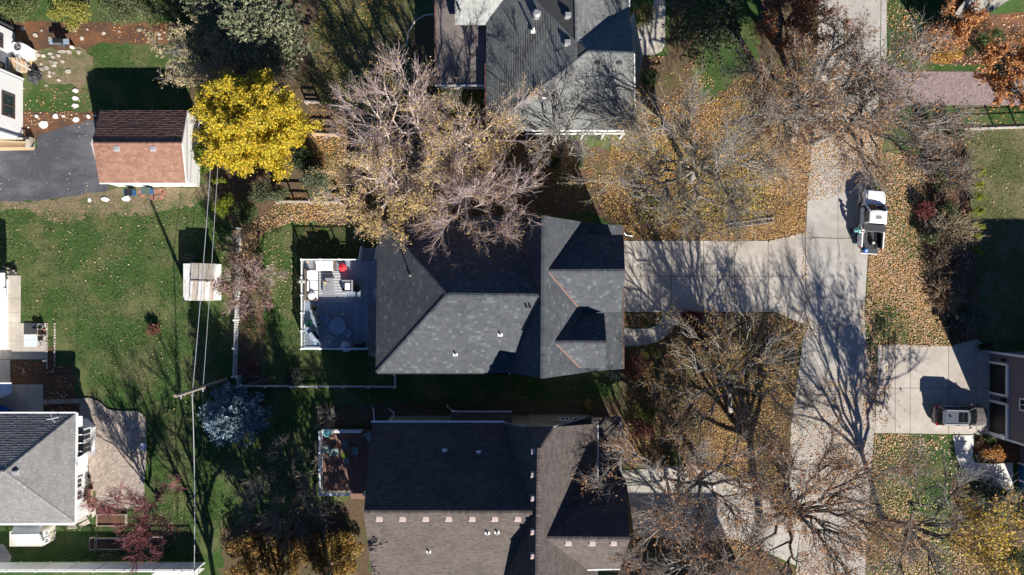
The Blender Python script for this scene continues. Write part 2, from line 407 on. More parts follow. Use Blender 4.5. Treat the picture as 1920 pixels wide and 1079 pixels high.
STREET = [(1535,-140),(1652,-140),(1650,130),(1642,300),(1636,380),(1627,480),(1620,590),(1625,660),(1640,720),(1640,800),(1632,900),(1622,1079),(1618,1220),(1476,1220),(1492,1079),(1500,1000),(1482,960),(1478,900),(1483,800),(1497,700),(1510,610),(1511,437),(1514,370),(1524,250),(1532,130)]
DRIVE = [(1160,452),(1442,452),(1509.6,437),(1509,610),(1455,585.5),(1160,585.5)]
WALK = [(1241,586.5),(1279,586.5),(1268,608),(1252,628),(1235,641),(1215,647),(1160,651),(1160,613),(1185,617),(1215,616.5),(1230,611),(1238,602)]
DRIVES = [(1155,884),(1300,872),(1340,884),(1385,898),(1430,920),(1480,960),(1499,1000),(1491,1060),(1440,1036),(1380,1012),(1155,1006)]
DRIVER = [(1646,648),(1676,646),(1782,649),(1832,636),(1856,658),(1862,815),(1640,812)]
WALKR = [(1786,816.5),(1826,816.5),(1824,838),(1823,860),(1828,868),(1862,870),(1898,868),(1899,916),(1882,920),(1850,904),(1820,892),(1800,876),(1791,850)]
APRON = [(1186,-80),(1247,-80),(1247,84),(1240,97),(1226,103.5),(1180,103.5),(1184,48),(1204,46),(1222,30),(1225,0)]
BRICKD = [(1652.5,108),(1664,122),(1690,133.5),(2000,134),(2000,199),(1752,199),(1700,199),(1670,215),(1652,232)]
ASPH = [(-120,276),(68,276),(72,252),(130,238),(182,222),(205,345),(200,358),(150,366),(100,373),(50,377),(-120,381)]

sheet('garden_bed', [(-60,44),(60,38),(180,42),(330,44),(326,78),(300,88),(240,82),(185,80),(160,96),(120,92),(60,94),(30,78),(-60,70)], M['mulch'], .004, .18)
sheet('dirt_patch', [(60,92),(158,92),(172,110),(166,140),(150,170),(130,160),(70,150),(56,110)], M['drysoil'], .008, .25, seed=4)
sheet('garden_bed', [(40,211),(182,209),(186,225),(132,240),(72,254),(66,268),(44,262)], M['mulch'], .006, .12, seed=5)
sheet('dirt_patch', [(-40,378),(60,377),(150,366),(205,352),(300,350),(396,352),(394,374),(330,392),(262,404),(170,402),(120,420),(60,395),(-40,398)], M['drysoil'], .006, .35, seed=6)
sheet('garden_bed', [(345,150),(420,60),(600,-60),(606,10),(588,60),(582,110),(590,170),(640,210),(720,200),(1000,240),(1100,270),(1180,300),(1200,455),(1110,400),(700,415),(560,418),(515,425),(485,450),(478,490),(500,560),(495,640),(480,720),(447,722),(443,430),(395,380),(372,240)], M['dirt'], .004, .3, seed=7)
sheet('garden_bed', [(785,40),(800,28),(816,26),(816,180),(780,180),(772,120),(766,80)], M['dirt'], .006, .1, seed=8)
sheet('garden_bed', [(1186,106),(1250,104),(1262,40),(1250,-80),(1290,-80),(1310,70),(1300,150),(1330,200),(1300,300),(1190,300)], M['dirt'], .006, .3, seed=9)
sheet('tree_bed', [(1190,240),(1330,190),(1420,120),(1430,-60),(1535,-60),(1530,130),(1522,260),(1512,370),(1509,436),(1440,451),(1160,451),(1130,380),(1150,300)], M['dirt'], .005, .3, seed=10)
sheet('tree_bed', [(1170,652),(1216,648),(1240,640),(1262,620),(1281,587),(1455,587),(1508,612),(1495,700),(1481,800),(1476,900),(1478,958),(1430,918),(1340,882),(1160,874),(1165,760),(1160,690)], M['dirt'], .005, .15, seed=11)
sheet('garden_bed', [(1166,587),(1236,587),(1233,603),(1214,613),(1186,614),(1166,610)], M['mulch'], .009, .05, seed=12)
sheet('garden_bed', [(1150,1008),(1380,1014),(1440,1040),(1490,1064),(1486,1160),(1150,1160)], M['dirt'], .006, .2, seed=13)
sheet('garden_bed', [(1750,48),(1722,66),(1706,82),(1712,104),(1730,116),(1800,122),(1860,120),(2000,110),(2000,20),(1800,30)], M['mulch'], .006, .12, seed=14)
sheet('hedge_bed', [(1742,215),(1800,215),(1810,300),(1822,420),(1832,520),(1840,640),(1782,647),(1760,560),(1748,480),(1738,400),(1730,320)], M['mulch'], .005, .25, seed=15)
sheet('garden_bed', [(1828,818),(1900,822),(1912,868),(1862,868),(1830,864),(1825,842)], M['mulch'], .009, .06, seed=16)
sheet('garden_bed', [(1786,900),(2000,930),(2000,1160),(1790,1160),(1780,1000)], M['dirt'], .006, .3, seed=17)
sheet('garden_bed', [(420,990),(560,960),(684,930),(700,1160),(405,1160)], M['dirt'], .006, .3, seed=18)
sheet('garden_bed', [(590,765),(600,760),(1165,750),(1165,800),(690,800),(600,800)], M['dirt'], .006, .15, seed=19)
sheet('garden_bed', [(89,652),(104,652),(105,692),(88,692)], M['mulch'], .007, .02)
sheet('garden_bed', [(20,676),(90,680),(139,690),(140,735),(160,760),(200,775),(82,778),(82,722),(20,720)], M['mulch'], .005, .12, seed=20)
sheet('garden_bed', [(184,964),(238,960),(240,984),(184,984)], M['mulch'], .012, .02)
sheet('garden_bed', [(150,880),(178,905),(176,955),(150,955)], M['mulch'], .011, .05, seed=21)

sheet('lawn', [(1800,243),(2000,236),(2000,640),(1842,640),(1834,520),(1824,420),(1812,300)], M['drylawn'], .004, .2, seed=31)
sheet('lawn', [(590,60),(606,-60),(790,-60),(785,30),(765,70),(775,170),(740,230),(640,220),(600,190),(586,120)], M['drylawn'], .007, .2, seed=32)
base = slabs('street', STREET, [1571], [-60,68,180,300,447,610,740,880,1000,1110], M['street'], .010, .03, .4)
slabs('gutter_strip', [(1653,-140),(1663,-140),(1662,100),(1660,112),(1651.5,106)], [], [-60,-20,20,60], M['street'], .012, .032, .2)
slabs('driveway', DRIVE, [1200,1259,1319,1377,1440], [518.5], M['concrete'], .012, .05, .42)
slabs('front_walk', WALK, [1192,1222], [596,612], M['concrete'], .013, .055, .25)
slabs('driveway', DRIVES, [1235,1290,1345,1400,1450], [945], M['street'], .012, .05, .28)
slabs('driveway', DRIVER, [1678,1706,1778,1830], [728], M['concrete'], .012, .05, .4)
slabs('entry_walk', WALKR, [1860], [828,846], M['pale_concrete'], .013, .055, .2)
slabs('entry_apron', APRON, [1211], [9,42,76], M['concrete'], .012, .05, .25)
slabs('patio', [(-60,517),(39.5,517),(39,606),(90,606),(89,674),(-60,674)], [6,21,40], [560,587,606,640], M['concrete'], .012, .05, .2)
slabs('patio', [(-60,675),(19.5,675),(20,721),(81,721),(81.5,790),(-60,790)], [20,50], [721,750], M['street'], .013, .05, .2)
slabs('patio', [(-60,1010),(8,1022),(22,1044),(20,1053),(-60,1056)], [0], [1036], M['street'], .012, .05, .2)
sheet('asphalt_driveway', ASPH, M['asphalt'], .010, .12, seed=3)
# kerb of the round bed north of the yellow maple
kb = MB(); kb.tube([P(x, y, .04) for x, y in [(785,72),(770,66),(762,86),(766,60),(778,40),(796,29),(815,27)]][2:], .09, 5); kb.build('kerb_strip', M['concrete'], kind='structure')

# ---- brick paving: every paver real, joined per area
def bricks(name, poly_px, pal, bw, bl, z, rz=0.0, parent=None, herring=False):
    poly = W2(poly_px); b = MB(); c, s = math.cos(rz), math.sin(rz)
    rot = [(x*c+y*s, -x*s+y*c) for x, y in poly]
    x0, x1 = min(p[0] for p in rot), max(p[0] for p in rot); y0, y1 = min(p[1] for p in rot), max(p[1] for p in rot)
    r = 0; y = y0
    while y < y1:
        x = x0 - (bl/2 if r % 2 else 0)
        while x < x1:
            q = [(x+.008, y+.008), (x+bl-.008, y+.008), (x+bl-.008, y+bw-.008), (x+.008, y+bw-.008)]
            cx, cy = x+bl/2, y+bw/2
            px = np.array([cx*c-cy*s]); py = np.array([cx*s+cy*c])
            if inpoly(px, py, poly)[0]:
                k = R.uniform(.82, 1.18); col = tuple(k*v for v in R.choice(pal)); h = z+R.uniform(0, .006)
                b.add([(qx*c-qy*s, qx*s+qy*c, h) for qx, qy in q], [(0,1,2,3)], col)
            x += bl
        y += bw; r += 1
    return b.build(name, M['paver'], parent, kind='stuff' if parent else None)
bd = sheet('brick_driveway', BRICKD, M['joint'], .012)
bricks('paver', BRICKD, [(.27,.20,.21),(.30,.23,.24),(.25,.19,.20)], .13, .26, .03, PI/4, bd)
PATL = [(150,752),(168,750),(184,757),(196,768),(212,774),(262,775),(270,784),(270,850),(266,905),(268,948),(220,956),(184,946),(172,900),(160,860),(150,830)]
pt = sheet('brick_patio', PATL, M['joint'], .012)
bricks('paver', PATL, [(.36,.30,.25),(.40,.335,.28),(.33,.275,.23)], .15, .30, .03, PI/4, pt)
gk = MB()
edge = [(82,754),(150,752),(168,750),(186,757),(200,770),(214,774.5),(258,775),(268,781),(271,800),(271,850),(267,905),(268,946)]
for i in range(len(edge)-1):
    a, b = P(*edge[i]), P(*edge[i+1]); k = max(1, int((b-a).length/.42))
    for j in range(k):
        p, q = a.lerp(b, (j+.03)/k), a.lerp(b, (j+.97)/k)
        e = MB(); e.bar(p+Vector((0,0,.07)), q+Vector((0,0,.07)), .20, .06); e.build('block', M['block'], pt)
# curved stone walk at the corner of the hipped house
ws = thing('stone_walk', None, None, P(150,965), kind='structure')
for q in ([(141,968),(158,960),(165,972),(146,982)],[(160,955),(174,948),(178,955),(167,968)],[(128,984),(143,984),(146,990),(128,993)],[(148,984),(166,974),(170,980),(152,991)],[(142,952),(160,948),(158,957),(142,962)],[(172,958),(181,952),(182,962),(174,972)]):
    e = MB(); e.prism(jag(W2(q), .6, .04, 3), .005, .05); e.build('stone', M['stone'], ws)
# flagstones and loose pale stones
def stones(name, spots, m, parent, seed):
    rr = random.Random(seed)
    for x, y, sx, sy in spots:
        n = rr.randint(5, 7); ph = rr.uniform(0, 6); c = P(x, y)
        q = [(c.x+sx/40*math.cos(ph+2*PI*k/n)*rr.uniform(.75,1.15), c.y+sy/40*math.sin(ph+2*PI*k/n)*rr.uniform(.75,1.15)) for k in range(n)]
        e = MB(); e.prism(q, .004, .05+rr.uniform(0,.04)); e.build('stone', m, parent)
pth = thing('stone_path', None, None, P(90,110), kind='structure')
rr = random.Random(5); sp = []
for k in range(46):
    sp.append((rr.uniform(62,104), rr.uniform(94,140), rr.uniform(6,11), rr.uniform(5,9)))
keep = []
for s_ in sp:
    if all(math.hypot(s_[0]-t[0], s_[1]-t[1]) > 6.5 for t in keep): keep.append(s_)
stones('stone', keep + [(116,97,18,8),(130,98,9,8),(148,98,8,8),(110,105,9,7),(118,116,8,6),(104,118,9,7),(128,135,14,10),(93,143,6,6),(111,151,7,6),(87,161,8,5)], M['stone'], pth, 6)
stones('stone', [(43,54,11,9),(67,67,10,9),(78,58,5,5),(94,72,8,5),(95,76,8,6),(141,57,7,8),(154,73,9,9),(195,63,9,6),(164,56,5,4),(224,60,5,4),(261,57,9,7),(299,65,7,6),(300,73,7,4)], M['stone'], pth, 8)
stones('stone', [(142,171,14,8),(142,185,14,9),(142,199,15,9),(82,234,22,17),(105,219,11,10),(119,219,8,5),(143,225,15,11),(166,219,10,8),(69,219,7,7),(54,240,4,4),(178,217,8,5)], M['pale_concrete'], pth, 9)
stones('stone', [(168,376,8,9),(198,374,18,9),(237,373,18,11)], M['pale_concrete'], pth, 10)
for x, y in ((283,362),(293,360),(302,358),(308,362),(292,371),(303,370),(264,360),(285,371),(268,367)):
    c = P(x, y); e = MB(); e.obox((c.x, c.y, .03), .21, .21, .025, R.uniform(-.05,.05)); e.build('paver', M['brick_red'], pth)
# planting trough of dark soil framed with pale blocks beside the patio table
for x in (89, 103.5):
    for k in range(16):
        c = P(x, 612+k*5.2 if x < 100 else 608+k*5.2); e = MB(); e.obox((c.x, c.y, .06), .06, .10, .05); e.build('block', M['stone'], pth)

# cracks wandering over the street slabs
def crack(pts, seed, w=.018):
    g = random.Random(seed); out = []
    for i in range(len(pts)-1):
        p, q = P(*pts[i]), P(*pts[i+1]); k = max(2, int((q-p).length/.35))
        for j in range(k): t = p.lerp(q, j/k); out.append((t.x+g.uniform(-.07,.07), t.y+g.uniform(-.07,.07)))
    b = MB()
    for i in range(len(out)-1):
        p, q = Vector(out[i]), Vector(out[i+1]); n = (q-p).normalized(); n = Vector((-n.y, n.x))*w*g.uniform(.5,1.4); z = .0345
        b.add([(p.x-n.x,p.y-n.y,z),(q.x-n.x,q.y-n.y,z),(q.x+n.x,q.y+n.y,z),(p.x+n.x,p.y+n.y,z)], [(0,1,2,3)])
    b.build('crack', M['joint'], base)
crack([(1573,455),(1575,520),(1572,600),(1566,680)], 1); crack([(1530,612),(1570,608),(1600,590),(1622,584)], 2); crack([(1512,617),(1560,618),(1618,606)], 3)
crack([(1540,66),(1580,68),(1648,69)], 4, .03); crack([(1586,10),(1588,60),(1590,150)], 5); crack([(1515,445),(1570,448),(1626,444)], 6, .025); crack([(1500,760),(1560,770),(1640,752)], 7); crack([(1560,850),(1555,960),(1540,1075)], 8); crack([(1600,400),(1612,440),(1624,470)], 9)
# ================================================================ HOUSES
GREYROOF = [(.062,.071,.082),(.070,.078,.089),(.080,.085,.093),(.066,.075,.086),(.077,.078,.086)]
BROWNROOF = [(.088,.073,.069),(.098,.082,.077),(.078,.064,.060),(.105,.089,.084)]
NROOF = [(.15,.158,.158),(.168,.175,.173),(.137,.145,.145)]
LROOF = [(.21,.205,.20),(.24,.235,.225),(.225,.22,.215)]
REDROOF = [(.25,.137,.10),(.27,.15,.11),(.235,.125,.09),(.285,.162,.12)]
def roof_from(root, faces, pal, roww=.24, tab=.36, bright=None, t=.16, nosh=(), rnd=.12, run=.12, name='roof'):
    b = MB()
    for f in faces: b.slab([p - Vector((0,0,.012)) for p in f], t)
    rf = b.build(name, M['underlay'], root)
    s = MB()
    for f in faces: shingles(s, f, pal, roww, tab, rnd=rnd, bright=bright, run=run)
    s.build('shingle', M['shingle'], rf, kind='stuff')
    return rf
def caps(rf, a, b, pal, w=.16, step=.28):
    mb = MB(); a = Vector(a); b = Vector(b); k = int((b-a).length/step)
    for j in range(k):
        p, q = a.lerp(b, j/k), a.lerp(b, (j+1.08)/k); kk = R.uniform(.9, 1.25)
        z = Vector((0,0,.045)); c = tuple(kk*x for x in R.choice(pal))
        sd = (q-p).cross(Vector((0,0,1))).normalized()*w
        mb.add([p-sd+z*.4, p+z*1.3, p+sd+z*.4, q+sd+z*.1, q+z*.8, q-sd+z*.1], [(0,5,4,1),(1,4,3,2)], c)
    mb.build('ridge_cap', M['shingle'], rf, kind='stuff')
def line(root, name, a, b, m, hw=.06, hh=.05, dz=0.03):
    mb = MB(); mb.bar(Vector(a)+Vector((0,0,dz)), Vector(b)+Vector((0,0,dz)), hw, hh); return mb.build(name, m, root)
def wall(root, poly, z0, z1, m, name='wall'):
    mb = MB(); mb.prism(poly, z0, z1); return mb.build(name, m, root)
def vent_pipe(root, p, h=.5, r=.07, m='white', flash=.2):
    mb = MB(); mb.tube([p-Vector((0,0,.2)), p+Vector((0,0,h))], r, 10); mb.obox(p+Vector((0,0,.05)), flash, flash*.7, .03)
    o = mb.build('vent_pipe', M[m], root)
    mb = MB(); mb.tube([p+Vector((0,0,h)), p+Vector((0,0,h+.006))], r*.7, 10); mb.build('opening', M['black'], o)
def roof_vent(root, p, s=.22, h=.22, m='grey', rz=0):
    mb = MB(); mb.obox(p+Vector((0,0,h*.5)), s, s*.85, h*.5, rz); mb.obox(p+Vector((0,0,.03)), s*1.25, s*1.25, .03, rz)
    mb.build('roof_vent', M[m], root, bevel=.03)
def window(root, c, w, h, face, m='white', rz=None):
    """frame and pane on a vertical wall; face = outward normal (x, y)"""
    n = Vector((face[0], face[1], 0)).normalized(); a = math.atan2(n.y, n.x); c = Vector(c)
    fr = MB()
    for dy, dz, hy, hz in ((0,h/2,w/2+.06,.06),(0,-h/2,w/2+.06,.06),(w/2,0,.06,h/2),(-w/2,0,.06,h/2),(0,0,.03,h/2)):
        t = Vector((-n.y, n.x, 0)); fr.obox(c + t*dy + Vector((0,0,dz)) + n*.03, .05, hy, hz, a)
    f = fr.build('window', M[m], root)
    g = MB(); g.obox(c + n*.02, .02, w/2, h/2, a); g.build('pane', M['glass'], f)
    return f

# ---------------------------------------------------------------- the grey hipped house in the middle
hm = thing('house', 'large grey shingled house with copper valleys and two front gables, in the centre', 'house', (0, 0, 0))
ze = 5.5
Wp = P(840,553,9.9); SW = P(707,699,ze); SEv = P(954,699,ze); NW = P(711,407,ze)
RE = on_plane(1015,555, SW, SEv, Wp); NV = on_plane(961,405, NW, Wp, RE)
SP = P(1018,710,10.1); NP = P(1020,405,10.1)
S2 = P(1110,697,6.7); N2 = P(1110,419.5,6.7)
S2 = on_plane(1110,697, SP, NP, N2)
SE = P(1168,692,5.4); NE = on_plane(1168,423, S2, N2, SE)
A1 = on_plane(1027,509, SP, NP, N2); B1 = P(1172,508.5, A1.z)
V1n = on_plane(1092,441, SP, NP, N2); V1s = on_plane(1092,586, SP, NP, N2)
E1n = on_plane(1169,441, A1, B1, V1n); E1s = on_plane(1165,585, A1, B1, V1s)
A2 = on_plane(1040,642.5, SP, NP, N2); B2 = P(1137,643, A2.z)
V2n = on_plane(1092,587, SP, NP, N2); V2s = on_plane(1087,690, SP, NP, N2)
E2n = on_plane(1133,588, A2, B2, V2n); E2s = on_plane(1134,691, A2, B2, V2s)
faces = [[SW,SEv,RE,Wp],[NW,SW,Wp],[NW,Wp,RE,NV],[SP,SEv,RE],[NP,RE,NV],[NP,SP,RE],[NP,SP,S2,N2],[N2,S2,SE,NE]]
rf = roof_from(hm, faces, GREYROOF, .25, .32, bright=(.102,.114,.124), rnd=.09)
gf = roof_from(hm, [[A1,B1,E1n,V1n],[A1,B1,E1s,V1s]], GREYROOF, .25, .32, bright=(.102,.114,.124), rnd=.09, name='front_gable')
gg = roof_from(hm, [[A2,B2,E2n,V2n],[A2,B2,E2s,V2s]], GREYROOF, .25, .32, bright=(.102,.114,.124), rnd=.09, name='front_gable')
for a, b in ((Wp,RE),(SW,Wp),(NW,Wp)): caps(rf, a, b, GREYROOF)
caps(rf, SP, NP, GREYROOF, .2)
caps(gf, A1, B1, GREYROOF); caps(gg, A2, B2, GREYROOF)
for a, b in ((RE,SEv),(RE,NV),(A1,V1n),(A1,V1s),(A2,V2n),(A2,V2s)):
    line(hm, 'valley_flashing', a, b, M['copper'], .05, .02, .05)
for Bx, En, Es in ((B1,E1n,E1s),(B2,E2n,E2s)):
    x = Bx.x-.35; mb = MB(); mb.slab([(x,En.y+.1,1),(x,Es.y-.1,1),(x+.12,Es.y-.1,1),(x+.12,En.y+.1,1)], .01)
    mb.add([(x,En.y-.2,3),(x,Es.y+.2,3),(x,Es.y+.2,Es.z-.35),(x,Bx.y,Bx.z-.35),(x,En.y-.2,En.z-.35)], [(0,1,2,3,4)])
    mb.build('gable_wall', M['greywall'], hm)
wall(hm, [(-11.0,-6.75),(1.0,-6.75),(1.0,-6.3),(8.9,-6.3),(8.9,4.9),(1.0,4.9),(1.0,5.6),(-11.0,5.6)], 0, 5.1, M['greywall'])
for yy, yz in ((-6.45, -1), (5.2, 1)):
    mb = MB(); mb.add([(-.2,yy,5),(8.9,yy,5),(6.4,yy,6.3),(2.4,yy,9.5)], [(0,1,2,3)]); mb.build('gable_wall', M['greywall'], hm)
line(hm, 'gutter', SW+Vector((0,-.06,-.12)), SEv+Vector((0,-.06,-.12)), M['darkgrey'], .07, .06, 0)
line(hm, 'gutter', SW+Vector((-.06,0,-.12)), NW+Vector((-.06,0,-.12)), M['darkgrey'], .07, .06, 0)
line(hm, 'gutter', P(930,700,5.4), P(956,700,5.4), M['white'], .07, .06, -.02)
line(hm, 'gutter', SE+Vector((.06,0,-.12)), NE+Vector((.06,0,-.12)), M['copper'], .07, .06, 0)
vent_pipe(hm, on_plane(770,517, NW, SW, Wp), .9, .06, 'grey', .14)
for x, y in ((854,665),(938,628)): vent_pipe(hm, on_plane(x, y, SW, SEv, Wp), .45, .07)
for x, y in ((987,576),(994,576)): vent_pipe(hm, on_plane(x, y, SW, SEv, Wp), .45, .07, 'darkgrey', .12)
bw_ = [P(691,569,3.2), P(707,567,4.6), P(707,669,4.6), P(691,668,3.2)]
roof_from(hm, [bw_], GREYROOF, .25, .32, bright=(.102,.114,.124), rnd=.09, name='bay_roof')
wall(hm, [(-12.4,-6.0),(-11,-6.0),(-11,-1.5),(-12.4,-1.5)], 0, 3.1, M['greywall'], 'bay_wall')
for y in (-5,-2.6): window(hm, (-12.4, y, 1.9), 1.2, 1.5, (-1, 0))
for y in (-.2, 2.6): window(hm, (-11.0, y, 2.2), 1.6, 2.0, (-1, 0))
for x in (-8.5,-5,-1.5): window(hm, (x,-6.75,3.4), 1.2, 1.4, (0,-1))
for y in (2.4, -4.6): window(hm, (8.9, y, 2.6), 2.0, 1.6, (1, 0))

# ---------------------------------------------------------------- the brown roofed house to the south
hs = thing('house', 'large house with brown shingled roof and a row of pinkish ridge vents', 'house', (0, -18, 0))
ze = 5.8
Ws = P(682,961,10.6); NWs = P(698,793,ze); NEs = P(946,793,ze)
Es_ = on_plane(1001,961.5, NWs, NEs, Ws)
SWs = P(699,1090,4.3); SEs = on_plane(942,1090, Ws, Es_, SWs)
RN = P(1011,840,11.0); RS = P(1006,1150,11.0)
XE = P(1121,860,5.4); X1 = on_plane(1121,795, RN, RS, XE); X2 = on_plane(1037,801, RN, RS, XE); X3 = on_plane(1121,1150, RN, RS, XE)
X0 = on_plane(985,800, RN, NEs, Es_)
Af = on_plane(1024,1010, RN, RS, XE); Bf = P(1181,1011, Af.z)
Fn = on_plane(1100,902, RN, RS, XE); Fs = on_plane(1101,1068, RN, RS, XE)
Gn = on_plane(1174,902, Af, Bf, Fn); Gs = on_plane(1163,1066.5, Af, Bf, Fs)
faces = [[NWs,NEs,Es_,Ws],[SWs,SEs,Es_,Ws],[RN,NEs,Es_],[RN,Es_,RS],[Es_,SEs,RS],[RN,X0,NEs],[X0,X2,RN],[RN,X2,X1,X3,RS]]
rf = roof_from(hs, faces, BROWNROOF, .18, .26, rnd=.07)
gf = roof_from(hs, [[Af,Bf,Gn,Fn],[Af,Bf,Gs,Fs]], BROWNROOF, .18, .26, rnd=.07, name='front_gable')
caps(rf, Ws, Es_, BROWNROOF); caps(rf, RN, RS, BROWNROOF); caps(rf, RN, X2, BROWNROOF); caps(gf, Af, Bf, BROWNROOF)
pc, pd, pe = P(1121,930,4.4), P(1163,930,3.4), P(1163,782,3.4)
pf = roof_from(hs, [[on_plane(1046,800,pc,pd,pe), on_plane(1098,783,pc,pd,pe), pe, pd, pc]], BROWNROOF, .18, .26, rnd=.07, name='porch_roof')
line(hs, 'gutter', P(1121,795,X1.z), P(1121,928,X1.z), M['white'], .06, .06, -.02)
line(hs, 'gutter', P(1164,782,3.4), P(1164,890,3.4), M['grey'], .06, .06, -.02)
line(hs, 'gutter', NWs+Vector((-.1,.08,0)), NEs+Vector((0,.08,0)), M['white'], .07, .06, -.05)
line(hs, 'gutter', NEs, X0, M['grey'], .06, .05); line(hs, 'gutter', X2, P(1098,783,5.2), M['grey'], .06, .05)
line(hs, 'gutter', Fs+Vector((0,-.05,0)), Gs+Vector((0,-.05,0)), M['white'], .06, .05, -.03)
wall(hs, [(-11.3,-12.0),(1.5,-12.0),(1.5,-11.9),(7.0,-11.9),(9.3,-12.4),(9.3,-23.5),(7.0,-24.5),(1,-24.7),(-11.3,-24.7)], 0, 3.3, M['beige'])
wall(hs, [(-11.3,-12.0),(2.0,-12.0),(7.0,-12.2),(7.0,-24.0),(-11.3,-24.0)], 3.3, 5.0, M['beige'], 'upper_wall')
mb = MB(); mb.add([(9.7,Gn.y-.2,2),(9.7,Gs.y+.2,2),(9.7,Gs.y+.2,Gs.z-.3),(9.7,Bf.y,Bf.z-.3),(9.7,Gn.y-.2,Gn.z-.3)], [(0,1,2,3,4)]); mb.build('gable_wall', M['beige'], hs)
mb = MB(); mb.add([(-11.2,-12.2,4),(-11.2,-24.5,4),(-11.2,-24.5,4.2),(-11.2,-17.6,10.3),(-11.2,-12.2,5.5)], [(0,1,2,3,4)]); mb.build('gable_wall', M['beige'], hs)
for x in (711,754.5,798,841,885,927.5,970.5): roof_vent(hs, on_plane(x, 972, SWs, Ws, Es_), .22, .18, 'pinkvent')
for y in (847,890,934,997,1042): roof_vent(hs, on_plane(1001, y, RN, Es_, RS) if y > 962 else on_plane(1001.5, y, RN, NEs, Es_), .22, .2, 'pinkvent')
for x in (1065,1110,1150): roof_vent(hs, on_plane(x, 1017.5, Af, Bf, Fs), .22, .16, 'pinkvent')
for x, y in ((834,845),(898,848)): vent_pipe(hs, on_plane(x, y, NWs, NEs, Ws), .6, .10)
for x, y in ((914,999),(932,998),(804,1034)): vent_pipe(hs, on_plane(x, y, SWs, Ws, Es_), .5, .08)
wall(hs, [tuple(P(848,772).xy), tuple(P(957,772).xy), tuple(P(957,800).xy), tuple(P(848,800).xy)], 0, 2.6, M['beige'], 'bay_wall')
roof_from(hs, [[P(846,773,2.9), P(960,773,2.9), P(960,797,4.0), P(846,797,4.0)]], BROWNROOF, .18, .26, rnd=.07, name='bay_roof')
line(hs, 'gutter', P(846,772,2.85), P(960,772,2.85), M['white'], .06, .05)
for x, z in ((781,3.2),(795,3.2)): window(hs, (P(x,790,0).x*.95, -12.0, 3.6), .9, 1.2, (0, 1))
for x in (1060,1085): window(hs, (P(x,790,0).x*.95, -11.9, 2.4), .8, 1.2, (0, 1))
for pts in ([(702,792),(700,768)], [(731,790),(738,780),(738,773),(730,769)], [(858,772),(848,770),(839,763)]):
    mb = MB(); mb.tube([P(x, y, 2.6-.9*k) for k, (x, y) in enumerate(pts)] + [P(pts[-1][0], pts[-1][1]-3, .1)], .06, 6); mb.build('downspout', M['white'], hs)

# ---------------------------------------------------------------- the grey roofed house to the north
hn = thing('house', 'pale grey shingled house with a low dark roof and round roof fan, behind the birches', 'house', (4, 20, 0))
R1 = P(1082,78,8.6); R2 = P(1079,-80,8.6); K = P(912,241,4.0); L0 = P(910,-80,4.0); L0.x = K.x
C1 = on_plane(1102,98, R2, R1, K); KE = P(1190,241,4.0)
C2 = on_plane(1188,101, C1, KE, K); V0 = P(1179,13,5.5); V9 = on_plane(1179,-80, R1, R2, V0)
rf = roof_from(hn, [[R2,R1,C1,K,L0],[C1,C2,KE,K]], NROOF, .24, .34, rnd=.09)
rg = roof_from(hn, [[R1,R2,V9,V0],[C1,C2,V0],[C1,V0,R1]], NROOF, .24, .34, rnd=.09, name='front_roof')
caps(rf, C1, K, NROOF, .12); caps(rf, C1, C2, NROOF, .14); caps(rg, R1, R2, NROOF, .14)
na, nb, nc = P(853,47,3.9), P(912,47,3.9), P(912,-80,6.6)
ru = roof_from(hn, [[na, nb, on_plane(968,0,na,nb,nc), on_plane(1050,-80,na,nb,nc), on_plane(853,-80,na,nb,nc)]], [(.30,.31,.305),(.33,.34,.335)], .24, .34, rnd=.08, name='rear_roof')
mb = MB(); mb.slab([P(816,-80,3.0), P(816,161,2.9), P(913,161,2.9), P(913,-80,3.0)], .2); fr = mb.build('flat_roof', M['membrane'], hn)
for a, b in (((816,-80),(816,161)),((816,161),(912,161))): line(hn, 'roof_edging', P(*a,2.95), P(*b,2.95), M['copper'] if a[1] < 0 else M['white'], .06, .06)
line(hn, 'gutter', K+Vector((-.08,0,-.05)), P(910,120,4.0), M['copper'], .06, .05); line(hn, 'gutter', K+Vector((0,-.08,-.05)), KE+Vector((0,-.08,-.05)), M['grey'], .06, .05)
line(hn, 'gutter', C2+Vector((.05,0,0)), KE+Vector((.05,0,0)), M['grey'], .04, .05); line(hn, 'gutter', V0+Vector((.05,.0,0)), V9+Vector((.05,0,0)), M['white'], .05, .05)
wall(hn, [(-2.0,14.6),(10.5,14.6),(10.5,22.0),(10.0,28),(-2.0,28)], 0, 3.8, M['siding'])
mb = MB(); mb.add([(10.6,14.6,3),(10.6,24,3),(10.6,24,4.5),(10.6,C2.y,C2.z-.3),(10.6,14.6,3.8)], [(0,1,2,3,4)]); mb.build('gable_wall', M['siding'], hn)
wall(hn, [(-6.6,18.6),(-2.0,18.6),(-2.0,28),(-6.6,28)], 0, 2.7, M['siding'], 'rear_wall')
for x in (0, 3.2, 6.6): window(hn, (x, 14.6, 2.2), 1.8, 1.4, (0, -1))
p = on_plane(1006,31, R2, R1, K); mb = MB(); mb.tube([p-Vector((0,0,.3)), p+Vector((0,0,.75))], .30, 14); mb.tube([p+Vector((0,0,.75)), p+Vector((0,0,.9))], [.36,.22], 14); mb.build('roof_fan', M['grey'], hn)
vent_pipe(hn, on_plane(1000,60, R2, R1, K), .9, .08)
for x, y in ((1065,30),(1064,81)): roof_vent(hn, on_plane(x, y, R2, R1, K), .24, .32, 'grey')
for x, y in ((1120,116),(1161,116)): roof_vent(hn, on_plane(x, y, C1, KE, K), .2, .1, 'darkgrey')
for x, y, m_ in ((1020,184,'white'),(1037,183,'darkgrey'),(1047,183,'darkgrey')): vent_pipe(hn, on_plane(x, y, C1, KE, K), .4, .08, m_, .15)
